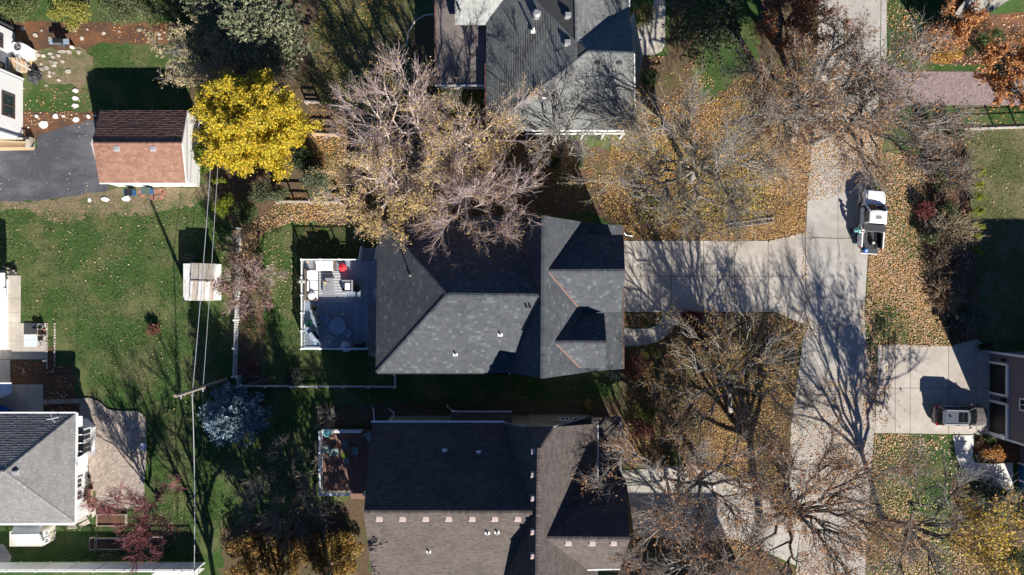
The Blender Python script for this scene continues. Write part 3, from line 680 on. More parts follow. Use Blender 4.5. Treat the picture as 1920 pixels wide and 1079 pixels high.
vent_pipe(hn, on_plane(865,28, na, nb, nc), 1.1, .09, 'steel', .18)
# open timber frame along the south wall
for y in (246, 252): line(hn, 'pergola_beam', P(985,y,2.6), P(1172,y-1,2.6), M['white'], .05, .07)
for x in (990,1040,1095,1134,1170):
    mb = MB(); c = P(x,249,2.6); mb.box(c.x-.06,c.x+.06,c.y-.06,c.y+.06,0,2.55); mb.build('pergola_post', M['white'], hn)

# ---------------------------------------------------------------- rust roofed garage
ga = thing('garage', 'white garage with rust brown shingled roof and two small roof vents', 'garage', (-34, 12, 0))
zr, ze = 4.4, 2.75
Ra = P(174,269.5,zr); Rb = P(340.5,269.5,zr); Ea = P(186.5,343,ze); Eb = P(348.5,343,ze); Na = P(187,208,ze); Nb = P(351,207.5,ze)
rf = roof_from(ga, [[Ea,Eb,Rb,Ra],[Na,Nb,Rb,Ra]], REDROOF, .20, .30, rnd=.1, run=.3)
caps(rf, Ra, Rb, REDROOF, .12)
gx0, gx1, gy0, gy1 = P(222,350).x, P(375,350).x, P(375,350).y, P(375,224).y
wall(ga, [(gx0,gy0),(gx1,gy0),(gx1,gy1),(gx0,gy1)], 0, 2.6, M['siding'])
for x in (gx0, gx1):
    mb = MB(); mb.add([(x,gy0,2.5),(x,gy1,2.5),(x,gy1,2.62),(x,(gy0+gy1)/2,4.2),(x,gy0,2.62)], [(0,1,2,3,4)]); mb.build('gable_wall', M['siding'], ga)
for x in (219.5,287.5): roof_vent(ga, on_plane(x,278.5, Ea, Eb, Rb), .22, .16, 'steel')
line(ga, 'bargeboard', Rb+Vector((.03,0,-.1)), Eb+Vector((.03,0,-.1)), M['white'], .02, .08); line(ga, 'bargeboard', Rb+Vector((.03,0,-.1)), Nb+Vector((.03,0,-.1)), M['white'], .02, .08)
line(ga, 'gutter', Ea+Vector((0,-.06,-.08)), Eb+Vector((0,-.06,-.08)), M['white'], .05, .05)

# ---------------------------------------------------------------- hipped house, lower left
hl = thing('house', 'hip roofed pale grey house with white wall and bay window beside the brick patio', 'house', (-42, -17, 0))
ze = 3.0
Ap = P(8,885,5.2); NEc = P(143,775.5,ze); SEc = P(140.5,980.5,ze)
Aw = on_plane(-160,886, NEc, P(-10,775.5,ze), Ap); SWc = on_plane(-160,983, SEc, P(-10,983,ze), Ap); NWc = P(-160,775.5,ze)
NWc = on_plane(-160,775.5, NEc, P(-10,775.5,ze), Ap)
rf = roof_from(hl, [[NEc,SEc,Ap],[NEc,NWc,Aw,Ap],[SEc,SWc,Aw,Ap]], LROOF, .21, .32, rnd=.08)
for a, b in ((Ap,NEc),(Ap,SEc),(Ap,Aw)): caps(rf, a, b, LROOF, .12)
line(hl, 'gutter', NEc+Vector((.07,.05,-.05)), SEc+Vector((.07,-.05,-.05)), M['white'], .07, .06); line(hl, 'gutter', NEc+Vector((0,.07,-.05)), NWc+Vector((0,.07,-.05)), M['white'], .06, .06)
line(hl, 'gutter', SEc+Vector((0,-.07,-.05)), SWc+Vector((0,-.07,-.05)), M['white'], .07, .06)
wx = P(165,800).x
wall(hl, [(wx,P(0,785).y),(wx,P(0,965).y),(-58,P(0,965).y),(-58,P(0,785).y)], 0, 2.9, M['siding'])
wall(hl, [(wx,P(0,785).y),(wx+.75,P(0,800).y),(wx+.75,P(0,840).y),(wx,P(0,850).y)], 0, 2.3, M['siding'], 'bay_wall')
for y in (808,832): window(hl, (wx+.75, P(0,y).y, 1.5), 1.0, 1.3, (1, 0))
mb = MB(); mb.slab([(wx,P(0,782).y,2.7),(wx+1.0,P(0,796).y,2.35),(wx+1.0,P(0,842).y,2.35),(wx,P(0,852).y,2.7)], .08); mb.build('bay_roof', M['darkglass'], hl)
for y in (805,820,835): line(hl, 'glazing_bar', (wx,P(0,y).y,2.72), (wx+1.0,P(0,y).y,2.37), M['white'], .04, .03)
mb = MB(); mb.slab([(wx,P(0,770).y,2.8),(wx+.9,P(0,772).y,2.3),(wx+.9,P(0,790).y,2.3),(wx,P(0,792).y,2.8)], .06); mb.build('canopy', M['white'], hl)
for y in (898,920): window(hl, (wx, P(0,y).y, 1.6), .9, 1.3, (1, 0))
roof_vent(hl, on_plane(30.5,886, NEc, SEc, Ap), .2, .28, 'steel')
mb = MB(); p = on_plane(110,782, NEc, NWc, Ap)
mb.tube([p, p+Vector((0,0,.9))], .025, 6)
for d in ((.5,.1,.8),(-.5,-.1,.8),(.25,-.35,.85),(-.2,.4,.75)): mb.tube([p+Vector((0,0,.85)), p+Vector(d)], .025, 5)
mb.build('aerial', M['white'], hl)

# ---------------------------------------------------------------- slate sided house, right edge
hr = thing('house', 'slate grey sided house with two dark garage doors in white frames', 'house', (50, -10, 0))
hx, y0, y1 = P(1856,0).x, P(0,815).y, P(0,660).y
wall(hr, [(hx,y0),(hx,y1),(62,y1),(62,y0)], 0, 6.9, M['slate'])
wall(hr, [(47.6,y0-.02),(62,y0-.02),(62,-20),(47.6,-20)], 0, 6.9, M['slate'], 'rear_wall')
mb = MB(); e = .5
a_, b_, c_, d_ = (hx-e,y0-e,7.0), (hx-e,y1+e,7.0), (62,y1+e,7.0), (62,y0-e,7.0)
mb.slab([a_, b_, (49,-9.8,8.6)], .15); mb.slab([b_, c_, (62,-9.8,8.6), (49,-9.8,8.6)], .15); mb.slab([a_, d_, (62,-9.8,8.6), (49,-9.8,8.6)], .15); mb.build('roof', M['membrane'], hr)
for ya, yb in ((679,737),(751,812)):
    dn, ds = P(0,ya).y, P(0,yb).y; dn, ds = dn-.1, ds+.15
    g = MB(); g.box(hx-.03, hx+.05, ds, dn, 0, 2.25); gd = g.build('garage_door', M['darkdoor'], hr)
    for k in range(4):
        g = MB(); g.box(hx-.055, hx-.03, ds+.05, dn-.05, .05+k*.55, .56+k*.55); g.build('panel', M['darkdoor'], gd)
    for a, b in (((hx-.06,ds-.1,0),(hx-.06,ds-.1,2.35)),((hx-.06,dn+.1,0),(hx-.06,dn+.1,2.35)),((hx-.06,ds-.2,2.36),(hx-.06,dn+.2,2.36))):
        g = MB(); g.bar(a, b, .10, .10); g.build('door_frame', M['white'], hr)
for y in (y0+.02, y1-.02): line(hr, 'corner_board', (hx-.02,y,0), (hx-.02,y,6.9), M['white'], .09, .09, 0)
window(hr, (hx, P(0,745).y, 4.5), 1.0, 1.3, (-1, 0))
for ya, za in ((671,1.9),(744,1.9),(824,1.9)):
    y = min(P(0,ya).y, y1-.3); g = MB(); g.obox((hx-.15, max(y, y0+.3), za), .12, .12, .2); g.build('wall_lamp', M['white'] if ya > 800 else M['black'], hr)
g = MB(); g.box(47.5, 47.6, P(0,930).y, P(0,868).y, 0, 2.3); g.build('entry_door', M['blueplastic'], hr)
for yy in (868, 900): line(hr, 'door_trim', (47.48,P(0,yy).y,0), (47.48,P(0,yy).y,2.4), M['white'], .07, .07, 0)

# ---------------------------------------------------------------- white timber house, upper left
hw = thing('house', 'white house with dark windows and brown timber steps, at the upper left edge', 'house', (-48, 16, 0))
x0 = P(43,0).x; ya, yb = P(0,262).y, P(0,150).y
wall(hw, [(x0,ya),(x0,yb),(-60,yb),(-60,ya)], 0, 6.2, M['siding'])
wall(hw, [(x0-.75,yb),(x0-.75,P(0,62).y),(-60,P(0,62).y+1),(-60,yb)], 0, 6.2, M['siding'], 'rear_wall')
window(hw, (x0, P(0,208).y, 1.9), 2.0, 1.5, (1, 0), 'darkframe'); window(hw, (x0-.75, P(0,140).y, 2.3), 1.1, 1.8, (1, 0), 'darkframe'); window(hw, (x0-.75, P(0,90).y, 2.5), 1.1, 1.8, (1, 0), 'darkframe')
line(hw, 'downspout', (x0+.06, yb-.1, 0), (x0+.06, yb-.1, 6), M['greyblue'], .05, .05, 0); line(hw, 'downspout', (x0+.06, ya+.15, 0), (x0+.06, ya+.15, 6), M['greyblue'], .06, .06, 0)
line(hw, 'corner_board', (x0+.03, yb+.02, 0), (x0+.03, yb+.02, 6), M['white'], .09, .09, 0)
line(hw, 'eave_board', (x0-.7, P(0,58).y+.1, .2), (x0-.7, P(0,58).y+.1, 5.9), M['darkgrey'], .08, .08, 0)
roofw = MB(); roofw.slab([(x0+.4,ya-.4,6.2),(x0+.4,P(0,50).y,6.2),(-60,P(0,50).y,8.5),(-60,ya-.4,8.5)], .2); roofw.build('roof', M['membrane'], hw)

# ---------------------------------------------------------------- white edged house, middle left
hd = thing('house', 'house with a flat white roof edge beside the concrete patio', 'house', (-50, -1, 0))
wall(hd, [(P(16,0).x,P(0,648).y),(P(16,0).x,P(0,524).y),(-62,P(0,524).y),(-62,P(0,648).y)], 0, 2.9, M['siding'])
mb = MB(); mb.slab([P(8.5,655,3.0), P(8.5,541,3.0), (-62,P(8,541,3).y,4.6), (-62,P(8,655,3).y,4.6)], .15); mb.slab([P(8.5,541,3.0), P(8,512,3.0), (-62,P(8,512,3).y,3.2), (-62,P(8,541,3).y,3.2)], .12); mb.build('roof', M['siding'], hd)
line(hd, 'gutter', P(9.5,655,2.98), P(9.5,541,2.98), M['white'], .08, .06)
# low white garage roof corner
gw = thing('lean_to', 'low white lean-to roof corner on the shaded concrete', 'lean-to', P(10,735))
mb = MB(); mb.slab([P(-60,718,1.7), P(21,718,1.7), P(21.5,737,1.3), P(-60,775,1.3)], .12); mb.build('roof', M['white'], gw)
mb = MB(); mb.prism(W2([(-60,722),(24,720),(24,732),(-60,768)]), 0, 1.2); mb.build('wall', M['siding'], gw)

# ---------------------------------------------------------------- garden shed, lower left
sh = thing('shed', 'small pale garden shed with ridged roof and two windows behind the hip roofed house', 'shed', P(70,1000))
a, b = P(19,1003.5,2.9), P(73,1002.5,2.9); c, d = P(30,1022,1.9), P(82.5,1021,1.9); e, f = P(28,981,1.9), P(81,981,1.9)
mb = MB(); mb.slab([a,b,d,c], .08); mb.slab([a,b,f,e], .08); mb.build('roof', M['shedroof'], sh)
line(sh, 'ridge_board', a, b, M['white'], .05, .03)
sx = P(105,0).x; sy0, sy1 = P(0,1011).y, P(0,984).y
wall(sh, [(sx,sy0),(sx,sy1),(P(45,0).x,sy1),(P(45,0).x,sy0)], 0, 1.85, M['cream'])
mb = MB(); mb.add([(sx,sy0,1.8),(sx,sy1,1.8),(sx,(sy0+sy1)/2,2.75)], [(0,1,2)]); mb.build('gable_wall', M['siding'], sh)
for y in (990,1004): window(sh, (sx, P(0,y).y, 1.35), .42, .55, (1, 0))
mb = MB(); mb.box(sx+.01, sx+.04, P(0,1000).y, P(0,995).y, .05, 1.0); mb.build('door', M['cream'], sh)

# weathered lean-to hut by the picket fence
ht = thing('hut', 'weathered board hut with whitish ridged roof standing on the left lawn', 'hut', P(390,530))
hz, hr_ = 2.0, 2.22
a0, a1 = P(357.5,527.5,hr_), P(401,528.5,hr_)
N0, N1, S0, S1 = P(358.5,493.5,hz), P(402.5,495,hz), P(355,564,hz), P(400.5,564.5,hz)
for (p0, p1, q0, q1, seed) in ((a0,a1,N0,N1,1),(a0,a1,S0,S1,2)):
    k = 11
    for j in range(k):
        u0, u1 = (j+.02)/k, (j+.98)/k
        mb = MB(); dz = Vector((0,0,R.uniform(0,.02))); mb.slab([p0.lerp(p1,u0)+dz, p0.lerp(p1,u1)+dz, q0.lerp(q1,u1)+dz, q0.lerp(q1,u0)+dz], .04)
        mb.build('board', M['oldwood'] if (seed == 1 or R.random() < .35) else M['oldpaint'], ht)
line(ht, 'ridge_board', a0, a1, M['oldwood'], .06, .03)
hx1, hy0, hy1, hx0 = P(415,0).x, P(0,563).y, P(0,496).y, P(362,0).x
wall(ht, [(hx1-.06,hy0),(hx1-.06,hy1),(hx0,hy1),(hx0,hy0)], 0, 1.9, M['oldpaint'])
for k in range(9):
    mb = MB(); mb.add([(hx1-.06,hy0,k*.21),(hx1+.0,hy0,k*.21),(hx1-.05,hy0,k*.21+.2),(hx1-.06,hy1,k*.21),(hx1+.0,hy1,k*.21),(hx1-.05,hy1,k*.21+.2)], [(1,4,5,2),(0,3,4,1),(0,1,2),(3,5,4)]); mb.build('plank', M['white'], ht)

# far house corner, upper right
hc = thing('house', 'pale roof slope of a house behind orange maples, upper right corner', 'house', (46, 26, 0))
a, b, c = P(1824,46,5.5), P(1905,-8,5.5), P(1880,-40,8.0)
d = on_plane(1790,25,a,b,c)
roof_from(hc, [[a, b, on_plane(1990,-60,a,b,c), on_plane(1880,-90,a,b,c), d]], [(.19,.185,.17),(.22,.215,.20)], .22, .3, rnd=.08)
wd = Vector((b.x-a.x, b.y-a.y)).normalized(); nn = Vector((-wd.y, wd.x))
q0 = Vector((a.x, a.y))+nn*.5; q1 = Vector((b.x, b.y))+wd*6+nn*.5
mb = MB(); mb.add([(q0.x,q0.y,0),(q1.x,q1.y,0),(q1.x,q1.y,5.2),(q0.x,q0.y,5.2)], [(0,1,2,3)]); mb.build('wall', M['siding'], hc)

# unseen house, added past the bottom edge to shade the south driveway
hb = thing('house', 'unseen house added below the bottom edge to shade the south driveway', 'house', P(1325,1260))
x0, x1, ya, yb = P(1205,0).x, P(1440,0).x, P(0,1360).y, P(0,1190).y
wall(hb, [(x0,ya),(x1,ya),(x1,yb),(x0,yb)], 0, 7.4, M['beige'])
e0 = [Vector((x0-.5,ya-.5,7.5)), Vector((x1+.5,ya-.5,7.5)), Vector((x1+.5,yb+.5,7.5)), Vector((x0-.5,yb+.5,7.5))]; r0, r1 = Vector((x0+4,(ya+yb)/2,10)), Vector((x1-4,(ya+yb)/2,10))
roof_from(hb, [[e0[0],e0[1],r1,r0],[e0[1],e0[2],r1],[e0[2],e0[3],r0,r1],[e0[3],e0[0],r0]], BROWNROOF, .25, .5)
for x in (x0+3, x0+8): window(hb, (x, yb, 4.8), 1.2, 1.4, (0, 1))

mb = MB(); s0 = P(942,1150,4.4); mb.add([(s0.x,RS.y+.3,0),(X3.x,RS.y+.3,0),(X3.x,RS.y+.3,X3.z-.3),(RS.x,RS.y+.3,RS.z-.4),(s0.x,RS.y+.3,4.2)], [(0,1,2,3,4)]); mb.build('gable_wall', M['beige'], hs)
# ================================================================ FENCES, DECKS, FURNITURE, VEHICLES
def unit_mesh(name, fn, m):
    b = MB(); fn(b); o = b.build(name, m); me = o.data; bpy.data.objects.remove(o); return me
def railing(name, label, pts, zf, zt, postgap=1.7, bal=.12, cat='railing', pm='white', wide=.05, bh=.016, cap=True, low=.12):
    """posts, rails and balusters along world points (x, y)"""
    p0 = Vector((pts[0][0], pts[0][1], zf)); root = thing(name, label, cat, p0)
    pmesh = unit_mesh('post', lambda b: (b.box(-.055,.055,-.055,.055,0,zt-zf+.06), b.box(-.085,.085,-.085,.085,zt-zf+.06,zt-zf+.10)), M[pm])
    bl = MB()
    for i in range(len(pts)-1):
        a, b = Vector((*pts[i], 0)), Vector((*pts[i+1], 0)); L = (b-a).length; k = max(1, round(L/postgap))
        for j in range(k+(i == len(pts)-2)): q = a.lerp(b, j/k); inst('post', pmesh, root, (q.x, q.y, zf))
        for z in (zt-.03, zf+low):
            r = MB(); r.bar((a.x,a.y,z), (b.x,b.y,z), wide if z > zf+.4 else .03, .025); r.build('rail', M[pm], root)
        n = int(L/bal)
        for j in range(1, n): q = a.lerp(b, j/n); bl.bar((q.x,q.y,zf+low), (q.x,q.y,zt-.05), bh, bh)
    bl.build('baluster', M[pm], root, kind='stuff'); return root
def G(px, py, z=0): v = P(px, py, z); return (v.x, v.y)
def pickets(label, pts, h, m='white', gap=.15, w=.04):
    p0 = Vector((*pts[0], 0)); root = thing('picket_fence', label, 'fence', p0); bl = MB()
    pmesh = unit_mesh('post', lambda b: (b.box(-.06,.06,-.06,.06,0,h+.05), b.box(-.08,.08,-.08,.08,h+.05,h+.1)), M[m])
    for i in range(len(pts)-1):
        a, b = Vector((*pts[i], 0)), Vector((*pts[i+1], 0)); L = (b-a).length; k = max(1, round(L/2.4))
        for j in range(k+(i == len(pts)-2)): q = a.lerp(b, j/k); inst('post', pmesh, root, (q.x, q.y, 0))
        for z in (.25, h-.2):
            r = MB(); r.bar((a.x,a.y,z), (b.x,b.y,z), .02, .045); r.build('rail', M[m], root)
        d = (b-a).normalized(); s = Vector((-d.y, d.x, 0))*.03; n = int(L/gap); rz = math.atan2(d.y, d.x)
        for j in range(n):
            q = a.lerp(b, (j+.5)/n)+s; bl.obox((q.x, q.y, h*.5+.03), w, .011, h*.5-.03+R.uniform(-.01,.01), rz)
    bl.build('picket', M[m], root, kind='stuff')
pickets('long white picket fence between the left lawn and the deck garden', [G(452,430), G(451,500), G(448,600), G(444.5,704), G(452,705), G(454,722.5)], 1.1)
pickets('white picket fence along the south side of the deck garden, ending at the grey house', [G(457,722.5), G(600,723.5), G(743,724), G(743,701)], 1.05)

# white panel fence at the bottom left
pf_ = thing('panel_fence', 'white solid panel fence with lattice top along the bottom left edge', 'fence', P(10,1055))
xs = [2,40,95,147,200,254,307,345,383]
for i in range(len(xs)-1):
    a, b = G(xs[i]+1,1055), G(xs[i+1]-1,1055); e = MB(); e.box(a[0], b[0], a[1]-.02, a[1]+.02, .05, 1.6); e.build('panel', M['white'], pf_)
    e = MB(); e.box(a[0], b[0], a[1]-.035, a[1]+.035, 1.6, 1.68); e.build('rail', M['white'], pf_); e = MB(); e.box(a[0], b[0], a[1]-.05, a[1]+.05, 1.98, 2.05); e.build('rail', M['white'], pf_)
    e = MB()
    for k in range(int((b[0]-a[0])/.14)): e.box(a[0]+.05+k*.14, a[0]+.10+k*.14, a[1]-.012, a[1]+.012, 1.68, 1.98)
    e.build('lattice', M['white'], pf_, kind='stuff')
for x in xs:
    c = G(x,1055); e = MB(); e.box(c[0]-.07,c[0]+.07,c[1]-.07,c[1]+.07,0,2.1); e.build('post', M['white'], pf_)
railing('slatted_gate', 'white slatted gate in the bottom left fence', [G(300,1068), G(382,1066)], 0, 1.5, 2.0, .22, 'gate', bh=.05)

# iron fence and its stone kerb, right
railing('iron_fence', 'black iron fence with two rails beside the brick driveway', [G(1806,241), G(1864,239), G(1990,235)], 0, 1.1, 2.4, .11, 'fence', 'black', .025, .009, low=.75)
kb = MB(); kb.bar(P(1808,242.5,.06), P(1990,236.5,.06), .09, .06); kb.build('kerb_strip', M['concrete'], kind='structure')
def rail_fence(label, a, b, h, n, m='oldwood'):
    a, b = Vector((*a, 0)), Vector((*b, 0)); root = thing('rail_fence', label, 'fence', a)
    for k in range(n+1):
        q = a.lerp(b, k/n); e = MB(); e.box(q.x-.06,q.x+.06,q.y-.06,q.y+.06,0,h); e.build('post', M[m], root)
    for z in (h-.02, h*.55, .25):
        e = MB(); e.bar((a.x,a.y+.08,z), (b.x,b.y+.08,z), .045 if z > h*.9 else .02, .07); e.build('rail', M[m], root)
rail_fence('grey timber rail fence between the juniper and the deck yard', G(526,382), G(645,384), 1.25, 4)
rail_fence('short yellowed timber rail between the maple and the birches', G(592,257), G(636,259), 1.1, 2, 'wood')
rail_fence('low timber rail in the leaves behind the yellow maple', G(577,196), G(602,197), .9, 1, 'oldwood')

# arched board gate in the gap between the houses
ag = thing('arched_gate', 'grey green arched board gate in the dark gap between the houses', 'gate', P(799,782))
for k in range(7):
    u = (k-3)/3; e = MB(); c = P(799+u*11,782); e.obox((c.x, c.y, .75+.2*math.sqrt(max(0,1-u*u))), .085, .03, .75+.2*math.sqrt(max(0,1-u*u)), 0); e.build('board', M['greenlid'], ag)

# ---------------------------------------------------------------- decks
ZD = .9
dk = thing('deck', 'grey board deck with lounge and dining furniture behind the middle house', 'deck', P(640,570,0))
x0, x1 = P(572,0,ZD).x, -11.02; ya, yb = P(0,653,ZD).y, P(0,488,ZD).y; ym = P(0,572,ZD).y
bmN = unit_mesh('board', lambda b: b.box(-.068,.068,ym+.08,yb,-.03,0), M['deck']); bmS = unit_mesh('board', lambda b: b.box(-.068,.068,ya,ym-.08,-.03,0), M['deck'])
n = int((x1-x0)/.146)
for k in range(n):
    x = x0+.075+k*.146
    if x < -12.5 or True: inst('board', bmN, dk, (x,0,ZD)).location.y = -rootloc(dk).y
    if x < -12.48: inst('board', bmS, dk, (x,0,ZD)).location.y = -rootloc(dk).y
e = MB(); e.box(x0, x1, ym-.07, ym+.07, ZD-.03, ZD); e.build('border_board', M['deck'], dk)
e = MB(); e.box(x0, x1, ya, yb, ZD-.3, ZD-.035); e.build('frame', M['darkgrey'], dk)
for x in (x0+.2, -14, -11.8):
    for y in (ya+.2, 0, yb-.2): e = MB(); e.box(x-.07,x+.07,y-.07,y+.07,0,ZD-.3); e.build('leg', M['darkgrey'], dk)
st_ = MB()
for k in range(4):
    a, b = P(677,0,0).x, P(704,0,0).x; e = MB(); e.box(a+.2, b+.1, yb+.05+k*.28, yb+.32+k*.28, ZD-.2*(k+1), ZD-.2*(k+1)+.05); e.build('tread', M['deck'], dk)
railing('deck_railing', 'white railing round the west side of the grey deck', [(P(672,486,1.9).x, yb), (x0-.02, yb), (x0-.02, ya), (-12.48, ya)], ZD, 1.92)
for xx, lb in ((P(673,0,1.6).x+.05, 'white stair handrail on the west side of the deck steps'), (P(704,0,1.6).x, 'white stair handrail between the deck steps and the house')):
    r = thing('handrail', lb, 'railing', (xx, yb, 0))
    for z0, z1 in ((1.9,1.0),(1.2,.3)):
        e = MB(); e.bar((xx,yb,z0), (xx,yb+1.25,z1), .045, .03); e.build('rail', M['white'], r)
    e = MB()
    for k in range(9): q = k/9; e.bar((xx,yb+1.25*q,1.2-.9*q), (xx,yb+1.25*q,1.9-.9*q), .015, .015)
    e.build('baluster', M['white'], r, kind='stuff'); e = MB(); e.box(xx-.05,xx+.05,yb+1.2,yb+1.3,0,1.05); e.build('post', M['white'], r)

def F(px, py, z=ZD): return P(px, py, z)
def boxes(root, name, lst, m, bev=.03):
    for q in lst:
        e = MB(); e.box(*q); e.build(name, M[m], root, world=False, bevel=bev)
sf = thing('sofa', 'dark wicker sofa with white cushions against the north deck rail', 'sofa', F(611,498,1.1)*1+Vector((0,0,ZD-1.1)))
boxes(sf, 'frame', [(-.98,.98,-.5,.52,.08,.32)], 'wicker'); boxes(sf, 'armrest', [(.80,.98,-.5,.52,.32,.6),(-.98,-.86,-.5,.52,.32,.55)], 'wicker'); boxes(sf, 'backrest', [(-.98,.98,.42,.55,.32,.72)], 'wicker')
boxes(sf, 'seat_cushion', [(-.84,-.03,-.48,.25,.32,.48),(-.01,.78,-.48,.25,.32,.48)], 'cushion', .05); boxes(sf, 'back_cushion', [(-.84,-.03,.2,.42,.46,.8),(-.01,.78,.16,.42,.46,.84)], 'cushion', .06)
sw = thing('sofa', 'long wicker sofa with white cushions along the west deck rail', 'sofa', F(586,534,1.1)+Vector((0,0,ZD-1.1)))
boxes(sw, 'frame', [(-.60,.55,-1.45,1.4,.08,.32)], 'wicker'); boxes(sw, 'backrest', [(-.62,-.45,-1.45,1.4,.32,.72)], 'wicker'); boxes(sw, 'armrest', [(-.6,.5,-1.47,-1.32,.32,.6)], 'wicker')
boxes(sw, 'seat_cushion', [(-.15,.53,-.5,.36,.32,.48),(-.15,.53,-1.30,-.54,.32,.48),(-.38,.53,.4,1.36,.32,.48)], 'cushion', .05)
boxes(sw, 'back_cushion', [(-.36,-.22,-.6,.36,.44,.82),(-.36,-.15,.52,1.3,.44,.84)], 'cushion', .06)
e = MB(); e.lathe((.02,-1.0,.5), [(.05,0),(.34,.06),(.36,.14),(.3,.2),(.04,.23)], 16); e.build('round_pillow', M['cushion'], sw, world=False, smooth=True)
ct = thing('corner_table', 'grey slatted corner table between the two white cushioned sofas', 'table', F(584,496,1.1)+Vector((0,0,ZD-1.1)))
boxes(ct, 'slat', [(-.48+k*.16,-.34+k*.16,-.48,.48,.36,.40) for k in range(6)], 'greyfurn', .01); boxes(ct, 'leg', [(a*.42-.03,a*.42+.03,b*.42-.03,b*.42+.03,0,.36) for a in (-1,1) for b in (-1,1)], 'greyfurn', 0)
sm_ = MB(); sm_.lathe((0,0,.40), [(.05,0),(.1,.06),(.09,.14),(.04,.2)], 10); o = sm_.build('lantern', M['gold'], None); o.location = F(579,491,1.1)+Vector((0,0,ZD-1.1)); tag(o, 'small brass lantern on the grey corner table', 'lantern')
rg_ = MB(); c0, c1 = F(597,508), F(650,566)
for k in range(40): y = c0.y+(c1.y-c0.y)*k/40; rg_.box(c0.x, c1.x, y+(c1.y-c0.y)/40, y, ZD+.003, ZD+.02, mi=k % 2)
rg_.build('striped_rug', [M['navy'], M['palefabric']], None, 'navy and white striped rug under the deck coffee table', 'rug')
tb = thing('coffee_table', 'grey rectangular coffee table on the striped rug', 'table', F(616,538,1.2)+Vector((0,0,ZD-1.2)))
boxes(tb, 'top', [(-.5,.5,-.82,.82,.36,.42)], 'greyfurn', .02); boxes(tb, 'burner_lid', [(-.2,.2,-.45,.45,.42,.45)], 'grey', .01); boxes(tb, 'leg', [(a*.42-.06,a*.42+.06,b*.74-.06,b*.74+.06,0.01,.36) for a in (-1,1) for b in (-1,1)], 'greyfurn', 0)
lt = thing('lantern', 'small lit topped lantern on the north end of the coffee table', 'lantern', F(610,530,1.32)); e = MB(); e.lathe((0,0,0), [(.05,0),(.11,.03),(.11,.2),(.03,.28)], 8); e.build('body', M['gold'], lt, world=False); e = MB(); e.lathe((0,0,.28), [(.03,0),(.03,.05)], 6); e.build('knob', M['black'], lt, world=False)
ac = thing('armchair', 'square framed armchair with white cushion at the east end of the rug', 'armchair', F(652,537,1.2)+Vector((0,0,ZD-1.2)))
boxes(ac, 'frame', [(-.5,.5,-.42,.42,.1,.28)], 'wicker'); boxes(ac, 'armrest', [(-.5,.5,.44,.58,0,.58),(-.5,.5,-.58,-.44,0,.58)], 'greyfurn'); boxes(ac, 'backrest', [(.40,.55,-.58,.58,.1,.75)], 'greyfurn'); boxes(ac, 'seat_cushion', [(-.48,.36,-.42,.42,.28,.40)], 'navy', .04); boxes(ac, 'back_cushion', [(-.22,.26,-.34,.34,.40,.62)], 'cushion', .08)
bk = thing('basket', 'brown woven planter basket behind the square armchair', 'basket', F(670,541,1.1)+Vector((0,0,ZD-1.1)))
e = MB(); e.lathe((0,0,0), [(.26,0),(.36,.25),(.38,.5),(.33,.5),(.30,.3),(.05,.28)], 14); e.build('shell', M['wicker'], bk, world=False, smooth=True); e = MB(); e.lathe((0,.05,.3), [(.1,0),(.11,.12),(.02,.14)], 10); e.build('pot', M['greenlid'], bk, world=False)
rp = thing('red_bucket', 'bright red round lidded bucket at the end of the north sofa', 'bucket', F(643,501.5,1.2)+Vector((0,0,ZD-1.2)))
e = MB(); e.lathe((0,0,0), [(.24,0),(.33,.15),(.36,.45),(.34,.5)], 18); e.build('body', M['redfabric'], rp, world=False, smooth=True); e = MB(); e.lathe((0,0,.5), [(.38,0),(.36,.06),(.2,.13),(.03,.16)], 18); e.build('lid', M['redfabric'], rp, world=False, smooth=True); boxes(rp, 'handle', [(-.08,.08,-.02,.02,.64,.70)], 'black', 0)
def parasol(label, loc, h, r, m, n=8):
    t = thing('parasol', label, 'parasol', loc); e = MB(); e.tube([(0,0,0),(0,0,h)], .025, 8); e.build('pole', M['grey'], t, world=False)
    e = MB(); rim = [(r*math.cos(2*PI*k/n), r*math.sin(2*PI*k/n), h-.35*r) for k in range(n)]
    e.add([(0,0,h)]+rim+[(x*.98,y*.98,z-.1) for x, y, z in rim], [(0,1+k,1+(k+1) % n) for k in range(n)]+[(1+k,1+n+k,1+n+(k+1) % n,1+(k+1) % n) for k in range(n)]); e.build('canopy', M[m], t, world=False)
    e = MB(); e.lathe((0,0,0), [(.25,0),(.25,.06),(.05,.1)], 12); e.build('base', M['darkgrey'], t, world=False); return t
parasol('pale sage parasol half under the eave of the grey house', F(711,550,2.3)+Vector((0,0,ZD-2.3)), 1.5, .62, 'sage')
def round_table(label, loc, r, m, rz, hole=True):
    t = thing('round_table', label, 'table', loc, rz); k = 9; wd = 2*r/k
    for j in range(k):
        ya_, yb_ = -r+j*wd+.006, -r+(j+1)*wd-.006; ym_ = (ya_+yb_)/2; hw = math.sqrt(max(.01, r*r-ym_*ym_)); h2 = math.sqrt(max(.005, r*r-max(abs(ya_),abs(yb_))**2))
        up = abs(ya_) < abs(yb_); a1, a2 = (math.sqrt(max(.004,r*r-ya_*ya_)), math.sqrt(max(.004,r*r-yb_*yb_)))
        e = MB(); e.prism([(-a1,ya_),(a1,ya_),(hw,ym_),(a2,yb_),(-a2,yb_),(-hw,ym_)], .70, .735); e.build('slat', M[m], t, world=False)
    e = MB(); e.tube([(0,0,0),(0,0,.70)], [.06,.05], 8); e.box(-.4,.4,-.04,.04,0,.05); e.box(-.04,.04,-.4,.4,.0,.05); e.build('pedestal', M[m], t, world=False); return t
